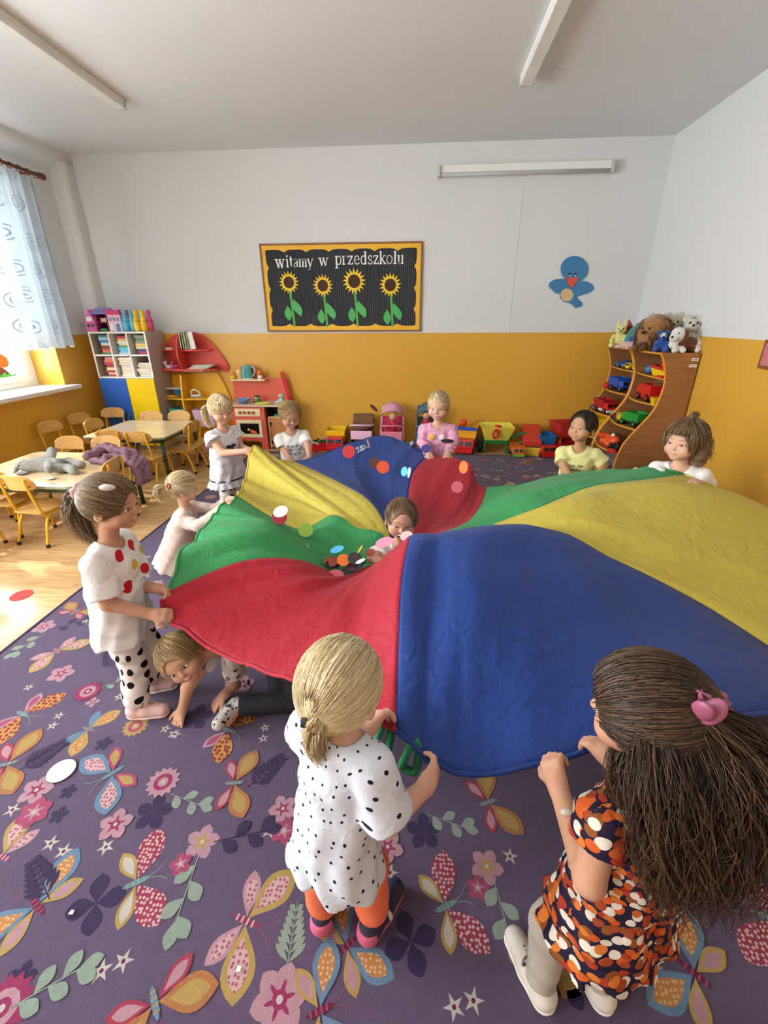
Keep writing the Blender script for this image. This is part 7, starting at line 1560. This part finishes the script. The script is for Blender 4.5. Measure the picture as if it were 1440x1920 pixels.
# --- crawling child under the red panel
HI = PY(342, 1234, 1.30); fi = unit((-1, -.25, -.15)); NI = np.array([HI[0]+.11, HI[1]+.10, HI[2]+.01]); PI_ = np.array([-.50, 1.56, .26])
I = kid('child', 'small child crawling out on hands and knees under the red parachute panel', PI_, NI, HI, (.22, -.86, .02), (-.3, -.5, -.9),
    {'R': ((-.925, 1.325, .15), PZ(343, 1330, .05), (-.15, -.7, -.62), (-.1, -.35, -.95), .12, None, .25), 'L': (PY(437, 1283, 1.47), PZ(418, 1305, .05), (-.6, -.55, -.5), (-.2, -.2, -.95), .15, None, .2)} if False else
    {'R': ((-.925, 1.335, .15), PZ(343, 1326, .055), (-.12, -.75, -.60), (0, -.45, -.9), .12, -1, .25), 'L': (PY(440, 1283, 1.46), PZ(422, 1302, .05), (-.6, -.6, -.5), (-.2, -.3, -.95), .15, 1, .2)},
    {'R': ((-.56, 1.42, .075), (-.655, 1.60, .065), (-.2, .9, -.2), (.15, .5, -.8)), 'L': (PZ(556, 1312, .07), PZ(448, 1324, .065), (-.35, -.95, 0), (-.85, .2, -.45))}, s=.95, up=(-.62, .10, .74), skin='warm', h=.0036, hw=.10,
    top=dict(mat=dots('tee_specks', '#cfcbc8', [(.034, .009, .9, ['#4a4652', '#d7d3cf', '#6f6a72'], .3)]), infl=.012, hem=-.03, sleeve=.62, sl_flare=.008), pants=dict(mat=M('trousers_navy', '#14141d', .85, var=.1), to=.98, infl=.012),
    shoes=dict(mat=dots('sneaker_camouflage', '#b9b2ab', [(.016, .0058, .8, ['#1f1c1f', '#b9b2ab'], .2)], .7, 'Object'), sole=WSOLE, strap=M('velcro_black', '#1c1a1c', .8), open=0), smile='neutral',
    hair=dict(mats=HAIR['straw'], n=900, r=.0019, seed=6, whorl=(.1, -.5, .85), len=.7, nape=.5, line=.55, swirl=.3))
# --- boy sitting in the middle, laughing
HH = PY(752, 974, 1.95); NH = HH+np.array([.005, .04, -.145]); PH = np.array([.0, 2.10, .20]); 
Hk = kid('child', 'laughing boy with short brown hair sitting up in the middle of the parachute', PH, NH, HH, (.12, -.98, -.06), (.15, -.98, -.1),
    {'R': (PY(700, 1046, 1.84), PY(726, 1060, 1.74), (.8, -.35, -.3), (-.1, -.1, -1), .5), 'L': ((.13, 1.90, .50), (.10, 1.78, .45), (-.3, -.9, -.2), (0, 0, -1), .5)},
    {'R': ((-.10, 1.92, .07), (-.07, 2.15, .075), (0, 1, -.2), (0, .3, -.95)), 'L': ((.12, 1.92, .07), (.08, 2.15, .075), (0, 1, -.2), (0, .3, -.95))}, s=.98, hs=.95, up=(.12, 0, 1), skin='warm', h=.004,
    top=dict(mat=COT['white'], infl=.013, hem=-.05, sleeve=.7), pants=dict(mat=M('shorts_grey', '#6b6a70', .85), to=.3, infl=.012, name='shorts'), shoes=dict(mat=M('sock_white', '#d9d6d2', .85), sole=WSOLE, open=0), smile='laugh',
    hair=dict(mats=HAIR['mouse'], n=700, r=.0019, seed=7, whorl=(.1, -.35, .93), len=.75, nape=.5, line=.75, vol=.97, lift=.4))
# --- kneeling little girl in beige
HB = PY(343, 914, 2.5); NB = HB+np.array([.0, .0, -.15]); PB = np.array([HB[0]-.10, 2.5, .20]); BG = M('knit_beige', '#d3bdb0', .9, var=.08, scale=40, bump=.3, bscale=150)
B = kid('child', 'little girl with pale blond bunches kneeling in a beige dress at the carpet edge', PB, NB, HB, (.86, .50, -.12), (.95, .2, 0),
    {'R': (HB+np.array([.13, -.13, -.20]), PY(428, 948, 2.40), (.9, .2, .15), (-.2, .6, -.6), 1.0), 'L': (HB+np.array([.14, .10, -.19]), PY(430, 936, 2.48), (.9, -.2, .1), (-.2, -.6, -.6), 1.0)},
    {'R': ((PB[0]+.20, 2.43, .065), (PB[0]-.03, 2.42, .07), (-1, 0, -.2), (-.3, 0, -.95)), 'L': ((PB[0]+.20, 2.57, .065), (PB[0]-.03, 2.58, .07), (-1, 0, -.2), (-.3, 0, -.95))}, s=.95, skin='fair', h=.0045,
    top=dict(mat=BG, infl=.014, hem=-.15, flare=.05, sleeve=1.9, folds=.0035, name='dress'), pants=dict(mat=BG, to=1.0, infl=.008), shoes=dict(mat=M('sock_cream', '#d8cdbf', .85), sole=WSOLE, open=0), smile='neutral',
    hair=dict(mats=HAIR['pale'], tie=[(.62, -.74, .12), (-.62, -.74, .12)], n=900, r=.002, seed=8, line=.5,
        tails=[dict(pts=[HB+np.array([-.075, -.055, .02]), HB+np.array([-.115, -.075, .025]), HB+np.array([-.125, -.08, -.02]), HB+np.array([-.10, -.07, -.07])], w=[.01, .024, .026, .008], n=170, wave=.006, core=.6),
               dict(pts=[HB+np.array([-.015, .095, .02]), HB+np.array([-.035, .135, .025]), HB+np.array([-.04, .14, -.02]), HB+np.array([-.03, .13, -.07])], w=[.01, .024, .026, .008], n=120, wave=.006, core=.6)]))
for q in (-1, 1): scrunchie(B, (.62*q, -.74, .12), M('tie_rust', '#9a4a38', .8), .013, th=.006)
# --- standing girl with a bow on her blouse
HC = PY(414, 768, 3.25); NC = HC+np.array([-.02, .015, -.155]); PC = np.array([HC[0]-.03, 3.28, .46]); fc = unit((.80, -.52, 0))
BL = dots('blouse_specks', '#e2dfe3', [(.016, .0022, .4, ['#33333f'], .2)])
Ck = kid('child', 'blonde girl standing in a frilled white blouse with a black bow and spotted leggings', PC, NC, HC, (.66, -.66, -.20), fc,
    {'R': (PY(418, 850, 3.12), PY(460, 846, 3.10), (.9, .1, .05), (-.1, .6, -.6), .8), 'L': (PY(452, 838, 3.36), PY(466, 843, 3.22), (.6, -.6, 0), (-.3, -.3, -.8), .8)},
    std_legs(PC, fc, 1.05), s=1.04, skin='fair', h=.0045,
    top=dict(mat=BL, infl=.016, hem=-.07, flare=.026, sleeve=.30, sl_flare=.03, folds=.003, name='blouse'), pants=dict(mat=LEG, to=.97, infl=.008), shoes=dict(mat=M('shoe_white', '#dcd8d2', .6), sole=WSOLE), smile='down',
    hair=dict(mats=HAIR['pale'], tie=[(.55, -.80, .20), (-.55, -.80, .20)], n=700, r=.0021, seed=12, line=.5, fringe=dict(n=150, u=(.02, .2)),
        tails=[dict(pts=[HC+np.array([-.085, -.02, .03]), HC+np.array([-.115, -.03, .0]), HC+np.array([-.11, -.03, -.07]), HC+np.array([-.09, -.03, -.13])], w=[.012, .026, .028, .012], n=170, wave=.006, core=.6)]))
c_ = Ck['T']; hm = Ck['hemp']
fr_ = MB(); n_ = 96; rows = []
for j in range(4):
    for k in range(n_):
        a = 2*PI*k/n_; d = math.cos(a)*c_[:, 0]*1.45+math.sin(a)*c_[:, 1]; rows.append(hm+d*(.106+.018*j/3+.006*(j/3)*math.sin(17*a))-c_[:, 2]*(.055*j/3-.01))
part(fr_.add(rows, [(j*n_+k, j*n_+(k+1) % n_, (j+1)*n_+(k+1) % n_, (j+1)*n_+k) for j in range(3) for k in range(n_)], 0, True), 'frill', BL, Ck['root'])
part(MB().tube([hm+c_[:, 2]*.012+(math.cos(a)*c_[:, 0]*1.42+math.sin(a)*c_[:, 1])*.108 for a in [2*PI*k/40 for k in range(40)]], .006, 6, 0, True), 'ribbon', M('ribbon_black', '#20202c', .7), Ck['root'])
bc_ = NC+c_[:, 1]*.088-c_[:, 2]*.12; bw = MB()
for q in (-1, 1): bw.ell(bc_+c_[:, 0]*.022*q+c_[:, 2]*.008, np.array([.022, .008, .013]), 0, c_).ell(bc_+c_[:, 0]*.014*q-c_[:, 2]*.03, np.array([.007, .006, .028]), 0, c_)
part(bw.ell(bc_, .010), 'bow', M('ribbon_black', '#20202c'), Ck['root'])
# --- fair boy in a white printed tee
HD = PY(543, 778, 3.45); ND = HD+np.array([-.01, .035, -.150]); PD = np.array([HD[0]+.0, 3.50, .44]); fd = unit((.45, -.88, 0))
D_ = kid('child', 'fair haired boy in a white tee with a small dark print, looking down', PD, ND, HD, (.50, -.75, -.38), fd,
    {'R': (PY(532, 842, 3.42), PY(543, 860, 3.26), (.3, -.8, -.2), (.2, -.2, -.9), .9), 'L': (PY(578, 838, 3.40), PY(580, 858, 3.28), (-.2, -.9, -.2), (-.2, -.2, -.9), .9)},
    std_legs(PD, fd, 1.0), s=.99, skin='warm', h=.0048,
    top=dict(mat=COT['white'], infl=.014, hem=-.06, flare=.008, sleeve=.72, folds=.0028), pants=dict(mat=M('trousers_grey', '#55565f', .85), to=.98, infl=.012, name='trousers'), shoes=dict(mat=M('shoe_navy', '#30344a', .6), sole=WSOLE), smile='down',
    hair=dict(mats=HAIR['straw'], n=650, r=.002, seed=13, whorl=(.0, -.3, .95), len=.8, nape=.55, line=.74, vol=.97, lift=.6))
def print_on(K, items, name, mat):              # flat print laid on the front of a top: small marks at (side, down) in metres
    vv = K['topV']; bv = BVHTree.FromPolygons([tuple(v) for v in vv], [tuple(int(i) for i in p.vertices) for p in K['top'].data.polygons]); T = K['T']; mb = MB()
    for poly in items:
        q = []
        for a, b in poly:
            o = K['N']+T[:, 0]*a-T[:, 2]*b+T[:, 1]*.4; hit = bv.ray_cast(Vector(o), Vector(-T[:, 1]))
            q.append(np.array(hit[0])+T[:, 1]*.0022 if hit[0] is not None else K['N']+T[:, 0]*a-T[:, 2]*b+T[:, 1]*.08)
        if len(poly) == 2 or poly[0] == 'l': mb.tube(q, .002, 5)
        else: mb.tube(q, .0017, 5)
    part(mb, name, mat, K['root'])
INK = M('print_ink', '#2b2a31', .7)
def cross(x, y, r): return [[(x-r, y-r), (x+r, y+r)], [(x-r, y+r), (x+r, y-r)]]
def ringm(x, y, r): return [[(x+r*math.cos(a), y+r*math.sin(a)) for a in [2*PI*k/8 for k in range(9)]]]
print_on(D_, cross(-.05, .10, .007)+cross(-.015, .092, .008)+ringm(.02, .088, .007)+cross(.055, .085, .008)+[[(-.045, .122), (-.015, .12), (.015, .122), (.05, .118)], [(-.045, .126), (.05, .122)]]+ringm(-.03, .152, .008)+cross(.005, .155, .009)+ringm(.042, .148, .007), 'print', INK)
# --- girl in pink at the back
HE = PY(822, 761, 3.45); NE = HE+np.array([.005, .03, -.152]); PE = np.array([HE[0]+.01, 3.49, .46]); fe = unit((-.05, -1, 0))
E_ = kid('child', 'blonde girl in a pink speckled long sleeved top at the far side', PE, NE, HE, (-.22, -.95, -.13), fe,
    {'R': (PY(792, 828, 3.44), PY(804, 850, 3.32), (.2, -.8, -.3), (.2, -.2, -.9), .9), 'L': (PY(851, 826, 3.42), PY(840, 850, 3.31), (-.2, -.8, -.3), (-.2, -.2, -.9), .9)},
    std_legs(PE, fe, 1.05), s=1.04, skin='fair', h=.0048,
    top=dict(mat=dots('top_pink_specks', '#d99ab4', [(.014, .0028, .7, ['#b9607f', '#efd3dc', '#8e6a86'], .2)]), infl=.013, hem=-.07, flare=.01, sleeve=1.93, folds=.0026), pants=dict(mat=M('leggings_plum', '#6a4b66', .85), to=.97), shoes=dict(mat=M('shoe_rose', '#c78895', .6), sole=WSOLE), smile='down',
    hair=dict(mats=HAIR['pale'], n=900, r=.0019, seed=14, tie=[(.1, -.92, -.3)], nape=.45, line=.58, vol=.96))
for side, col, nm in ((.045, M('badge_yellow', '#efb83c', .6), 'flower_badge'), (-.032, M('badge_white', '#e6e2dc', .6), 'round_badge')):
    T = E_['T']; o = E_['N']+T[:, 0]*side-T[:, 2]*.075+T[:, 1]*.088; mb = MB()
    for k in range(8): mb.ell(o+(T[:, 0]*math.cos(k*PI/4)+T[:, 2]*math.sin(k*PI/4))*.015, np.array([.008, .004, .008]), 0, np.stack([T[:, 0], T[:, 1], T[:, 2]], 1), 8, 5)
    part(mb.ell(o, np.array([.014, .006, .014]), 0, T), nm, col, E_['root'])
# --- boy in yellow
HF = PY(1092, 801, 3.0); NF = HF+np.array([.01, .02, -.150]); PF = np.array([HF[0]+.02, 3.03, .45]); ff = unit((-.30, -.95, 0))
F_ = kid('child', 'smiling crop haired boy in a pale yellow tee with lettering', PF, NF, HF, (-.72, -.68, .10), ff,
    {'R': (PY(1056, 872, 2.98), PY(1068, 896, 2.85), (.3, -.8, -.2), (.2, -.2, -.9), .9), 'L': (PY(1132, 872, 2.98), PY(1118, 895, 2.84), (-.3, -.8, -.2), (-.2, -.2, -.9), .9)},
    std_legs(PF, ff, 1.0), s=1.0, skin='tan', h=.0048, smile='smile',
    top=dict(mat=M('tee_yellow', '#dcd692', .85, var=.04), infl=.014, hem=-.06, sleeve=.78, sl_flare=.012, folds=.0026), pants=dict(mat=M('trousers_blue', '#3b4a66', .85), to=.98, infl=.012, name='trousers'), shoes=dict(mat=M('shoe_navy', '#30344a'), sole=WSOLE),
    hair=dict(mats=HAIR['dark'], n=500, r=.0018, seed=15, whorl=(.0, -.3, .95), len=.5, nape=.6, line=.78, vol=.975, lift=.2))
def script(word, x0, y0, hgt, K):                # hand lettering as strokes
    G_ = {'t': [[(.3, 1.3), (.3, .1), (.55, .05)], [(.05, .85), (.6, .85)]], 'i': [[(.2, .8), (.2, 0)], [(.2, 1.1), (.2, 1.2)]], 'm': [[(.1, 0), (.1, .8), (.35, .75), (.4, 0)], [(.4, .6), (.6, .8), (.75, .6), (.75, 0)]], 'e': [[(.1, .42), (.6, .45), (.5, .8), (.2, .75), (.1, .35), (.3, 0), (.6, .12)]], 'f': [[(.6, 1.2), (.35, 1.2), (.3, .8), (.3, 0)], [(.1, .75), (.55, .75)]], 'o': [[(.35, .8), (.1, .5), (.2, .05), (.5, .05), (.6, .5), (.35, .8)]], 'r': [[(.15, 0), (.15, .8)], [(.15, .55), (.35, .8), (.55, .7)]], 'a': [[(.6, .75), (.3, .8), (.1, .4), (.3, 0), (.6, .3)], [(.6, .8), (.6, 0)]], 'd': [[(.6, 1.25), (.6, 0)], [(.6, .6), (.3, .8), (.1, .4), (.3, 0), (.6, .25)]], 'v': [[(.05, .8), (.3, 0), (.6, .8)]], 'n': [[(.1, 0), (.1, .8)], [(.1, .6), (.35, .8), (.55, .6), (.55, 0)]], 'u': [[(.1, .8), (.12, .15), (.35, 0), (.55, .3)], [(.55, .8), (.55, 0)]], 's': [[(.55, .7), (.3, .8), (.15, .6), (.5, .3), (.4, 0), (.1, .1)]], 'k': [[(.15, 1.2), (.15, 0)], [(.55, .8), (.15, .4), (.6, 0)]], 'l': [[(.2, 1.2), (.2, 0)]], ' ': []}
    it = []; x = x0
    for c in word:
        for st in G_[c]: it.append([(x+a*hgt*.9, y0-b*hgt) for a, b in st])
        x += hgt*(.85 if c == 'm' else .75)
    return it
# mirrored sideways: the side axis points to his right hand, we read it from the front
def mir(items): return [[(-a, b) for a, b in p] for p in items]
print_on(F_, mir(script('look for', -.062, .105, .017, F_)+script('adventures', -.068, .135, .017, F_)), 'lettering', M('print_olive', '#8f8a5a', .7))
print_on(F_, mir(cross(-.085, .165, .012)+[[(-.10, .185), (-.08, .19)]]), 'print', INK)
T = F_['T']
for x, w_, col in ((-.005, .028, M('print_teal', '#7fb0ac', .7)), (-.042, .036, M('print_navy', '#27304a', .7))):
    pass
# --- curly girl in dungarees
HG_ = PY(1284, 828, 2.45); NG = HG_+np.array([.02, .015, -.142]); PG_ = np.array([HG_[0]+.03, 2.48, .47]); fg = unit((-.55, -.83, 0))
Gk = kid('child', 'curly brown haired girl with a top knot, white tee and denim straps', PG_, NG, HG_, (-.84, -.52, .0), fg,
    {'R': (PY(1245, 915, 2.36), PY(1265, 915, 2.30), (-.3, -.8, .1), (.2, -.2, -.9), .9), 'L': (PY(1325, 915, 2.45), PY(1300, 905, 2.33), (-.5, -.8, .1), (-.2, -.2, -.9), .9)},
    std_legs(PG_, fg, 1.05), s=1.05, skin='fair', h=.0045, smile='smile',
    top=dict(mat=COT['white'], infl=.014, hem=-.05, sleeve=.75, folds=.0022), pants=dict(mat=M('denim', '#5f7f96', .85, var=.15, scale=60), to=.95, infl=.014, name='dungarees'), shoes=dict(mat=M('shoe_white', '#dcd8d2'), sole=WSOLE),
    hair=dict(mats=HAIR['mouse'], n=900, r=.0019, seed=16, whorl=(.0, .0, 1.0), len=1.1, line=.5, vol=1.04, lift=1.4, fringe=dict(n=200, u=(.22, .42)), lumps=[((-.074, -.02, .0), (-.078, -.02, -.06), .028, .026), ((.074, -.02, .0), (.078, -.02, -.06), .028, .026), ((0, -.08, 0), (0, -.08, -.085), .055, .05), ((-.05, -.06, -.03), (-.055, -.06, -.09), .045, .04), ((.05, -.06, -.03), (.055, -.06, -.09), .045, .04)],
        tails=[dict(pts=[HG_+np.array([0, .0, .105]), HG_+np.array([.005, .0, .135]), HG_+np.array([.03, .01, .145])], w=[.010, .022, .012], n=110, wave=.008, core=.6, name='top_knot')]+
              [dict(pts=[Gk_a, Gk_a+np.array([0, 0, -.05]), Gk_a+np.array([.01, .0, -.10])], w=[.034, .042, .036], n=200, wave=.016, core=.5, r=.0013, name='curls') for Gk_a in (HG_+np.array([.055, -.055, .02]), HG_+np.array([.09, -.03, .02]), HG_+np.array([.105, .015, .02]), HG_+np.array([.075, .07, .02]))]))
T = Gk['T']; vv = Gk['topV']; tb = BVHTree.FromPolygons([tuple(v) for v in vv], [tuple(int(i) for i in p.vertices) for p in Gk['top'].data.polygons])
for q in (-1, 1):
    top_, bot = [], []
    for k in range(7):
        w_ = q*(.062-.004*k); p = Gk['N']+T[:, 0]*w_-T[:, 2]*(.03+.022*k); 
        for e, lst in ((-.013, top_), (.013, bot)):
            hit = tb.ray_cast(Vector(p+T[:, 0]*e+T[:, 1]*.4), Vector(-T[:, 1])); lst.append(np.array(hit[0])+T[:, 1]*.003 if hit[0] is not None else p+T[:, 0]*e+T[:, 1]*.05)
    vs = top_+bot; o = part(MB().add(vs, [(k, k+1, 7+k+1, 7+k) for k in range(6)], 0, True), 'strap', M('denim', '#5f7f96'), Gk['root']); m_ = o.modifiers.new('t', 'SOLIDIFY'); m_.thickness = .004; m_.offset = 0
# ---------------------------------------------------------------- paper discs tossed on the parachute
PC_ = {'red': '#cf3a3a', 'vermilion': '#e0542f', 'brown': '#5b3526', 'sky blue': '#55b7e6', 'white': '#eeeceb', 'purple': '#4a3f8a', 'black': '#17151a', 'orange': '#e8772e', 'salmon': '#cf6470', 'crimson': '#b5354d', 'lime': '#9bc24a', 'pale grey': '#c9cbb9', 'yellow': '#d9b43a', 'maroon': '#6b2a2c', 'plum': '#4a2740', 'charcoal': '#3a3336', 'pink': '#de8aa5', 'pale pink': '#ecc3c2', 'lilac': '#8a5f93', 'dark green': '#37463a', 'rust': '#9a4b33', 'blush': '#dcc6c2', 'grey': '#8c8f98', 'amber': '#e0a03c'}
def disc(px, py, y, col, rx, ry, ang, label, r=None, z=None):
    """round card; the ellipse rx x ry (pixels, long axis at ang degrees in the picture) gives its tilt"""
    p = PY(px, py, y) if z is None else PZ(px, py, z); depth = -((p-np.array([0, 0, CAM_H])) @ CAMR)[2]
    R_ = r or max(rx, ry)*depth/F_PX; a = math.radians(ang); view = unit(np.array([0, 0, CAM_H])-p)
    ax1 = unit(CAMR[:, 0]*math.cos(a)+CAMR[:, 1]*math.sin(a)); ax1 = unit(ax1-view*(ax1@view)); ax2 = np.cross(view, ax1); k = min(1, min(rx, ry)/max(rx, ry)); nrm = view*k+ax2*math.sqrt(1-k*k)
    if z is not None: nrm = np.array([0, 0, 1.0])
    u, v, n_ = frame_of(nrm)
    o = MB().prism([(R_*math.cos(2*PI*q/28), R_*math.sin(2*PI*q/28)) for q in range(28)], -n_*.0008, u, v, n_*.0016).build('paper_disc', M('card_'+col.replace(' ', '_'), PC_[col], .65, var=.04), loc=tuple(p))
    return tag(o, label, 'paper disc', 'paper discs thrown in the air')
for a in ((654, 847, 3.10, 'red', 12, 12, 0, 'red paper disc in front of the white print on the far blue panel'), (703, 868, 2.98, 'brown', 11, 10, 0, 'brown paper disc over the far blue panel beside a vermilion one'), (718, 876, 2.90, 'vermilion', 12, 12, 0, 'vermilion paper disc over the far blue panel'),
          (758, 884, 2.80, 'sky blue', 9, 6, 80, 'sky blue paper disc over the far blue panel near its red seam'), (767, 886, 2.75, 'white', 10, 2.5, 82, 'white paper disc seen edge-on next to the sky blue one'), (799, 841, 3.20, 'purple', 9, 8, 0, 'purple paper disc before the pink sleeve'),
          (839, 827, 3.22, 'black', 12, 4, -3, 'black paper disc before the pink top'), (869, 876, 2.85, 'orange', 12, 8, 85, 'orange paper disc over the far red panel'), (857, 913, 2.62, 'salmon', 11, 11, 0, 'salmon paper disc over the far red panel'),
          (701, 765, 4.2, 'maroon', 9, 3, -42, 'maroon paper disc in the air before the yellow wall'), (768, 834, 3.5, 'grey', 10, 3.5, 42, 'grey paper disc in the air between the pink pram and the pink girl'), (691, 832, 3.05, 'pale pink', 9, 1.5, -75, 'pale pink paper disc seen edge-on over the far blue panel'),
          (526, 959, 1.88, 'white', 14, 10, 25, 'white paper disc above the yellow panel'), (524, 970, 1.92, 'crimson', 14, 13, 0, 'crimson paper disc just under the white one'), (573, 994, 1.95, 'lime', 14, 13, 0, 'lime green paper disc above the green panel'),
          (568, 1030, 1.86, 'pale grey', 12, 10, 40, 'pale grey paper disc at the top of a tumbling row'), (574, 1040, 1.84, 'yellow', 12, 11, 40, 'yellow paper disc in a tumbling row'), (582, 1049, 1.82, 'orange', 12, 11, 40, 'orange paper disc in a tumbling row'), (592, 1056, 1.80, 'maroon', 13, 4, 55, 'maroon paper disc at the low end of a tumbling row'),
          (632, 1030, 1.80, 'sky blue', 13, 6, 18, 'sky blue paper disc floating before the green panel'), (644, 1050, 1.74, 'orange', 12, 11, 0, 'orange paper disc in the hollow of the red panel'), (665, 1047, 1.75, 'charcoal', 13, 12, 0, 'charcoal paper disc in the hollow of the red panel'), (661, 1062, 1.73, 'plum', 12, 9, 10, 'plum paper disc below the charcoal one'),
          (676, 1052, 1.72, 'white', 10, 3, 25, 'white paper disc edge-on beside the charcoal one'), (621, 1053, 1.76, 'rust', 15, 9, 8, 'rust paper disc under a black one in the hollow'), (624, 1058, 1.745, 'black', 14, 8, -5, 'black paper disc lying on a rust one'), (652, 1071, 1.72, 'dark green', 12, 8, 0, 'dark green paper disc in the hollow'),
          (630, 1078, 1.66, 'salmon', 15, 10, -5, 'salmon paper disc at the front of the hollow'), (634, 1085, 1.665, 'lilac', 14, 10, 0, 'lilac paper disc peeping from under the salmon one'), (655, 1081, 1.68, 'amber', 10, 4, 12, 'amber paper disc at the front of the hollow'), (720, 1017, 1.66, 'pink', 17, 9, 22, 'pink paper disc before the laughing boy\'s sleeve'),
          (762, 1005, 1.60, 'pale pink', 12, 9, 12, 'pale pink paper disc before the laughing boy\'s chin'), (694, 1036, 1.80, 'rust', 10, 7, 15, 'rust paper disc behind the laughing boy\'s arm'), (680, 1058, 1.71, 'black', 12, 2, 55, 'black paper disc standing edge-on near the boy\'s hand'), (675, 1030, 1.78, 'amber', 9, 1.5, 55, 'amber paper disc standing edge-on above the hollow')):
    disc(*a)
disc(115, 1445, 0, 'blush', 28, 20, 0, 'big blush white paper disc lying on the purple carpet', r=.047, z=.0155)
disc(40, 1116, 0, 'red', 18, 9, 0, 'red paper disc lying on the wooden floor by the carpet', r=.06, z=.0018)
for px, py in ((134, 1711), (447, 1817), (1018, 1700)): solo(MB().prism([(-.006, -.005), (.007, -.004), (.005, .006), (-.004, .005)], (0, 0, 0), (1, 0, 0), (0, 1, 0), (0, 0, .002)), 'paper_scrap', M('card_white', '#eeeceb'), 'tiny white paper scrap on the carpet near the %s' % {134: 'carpet fern', 447: 'large pink butterfly', 1018: 'girl in the flowered dress'}[px], 'scrap', PZ(px, py, .0155), 'paper scraps')
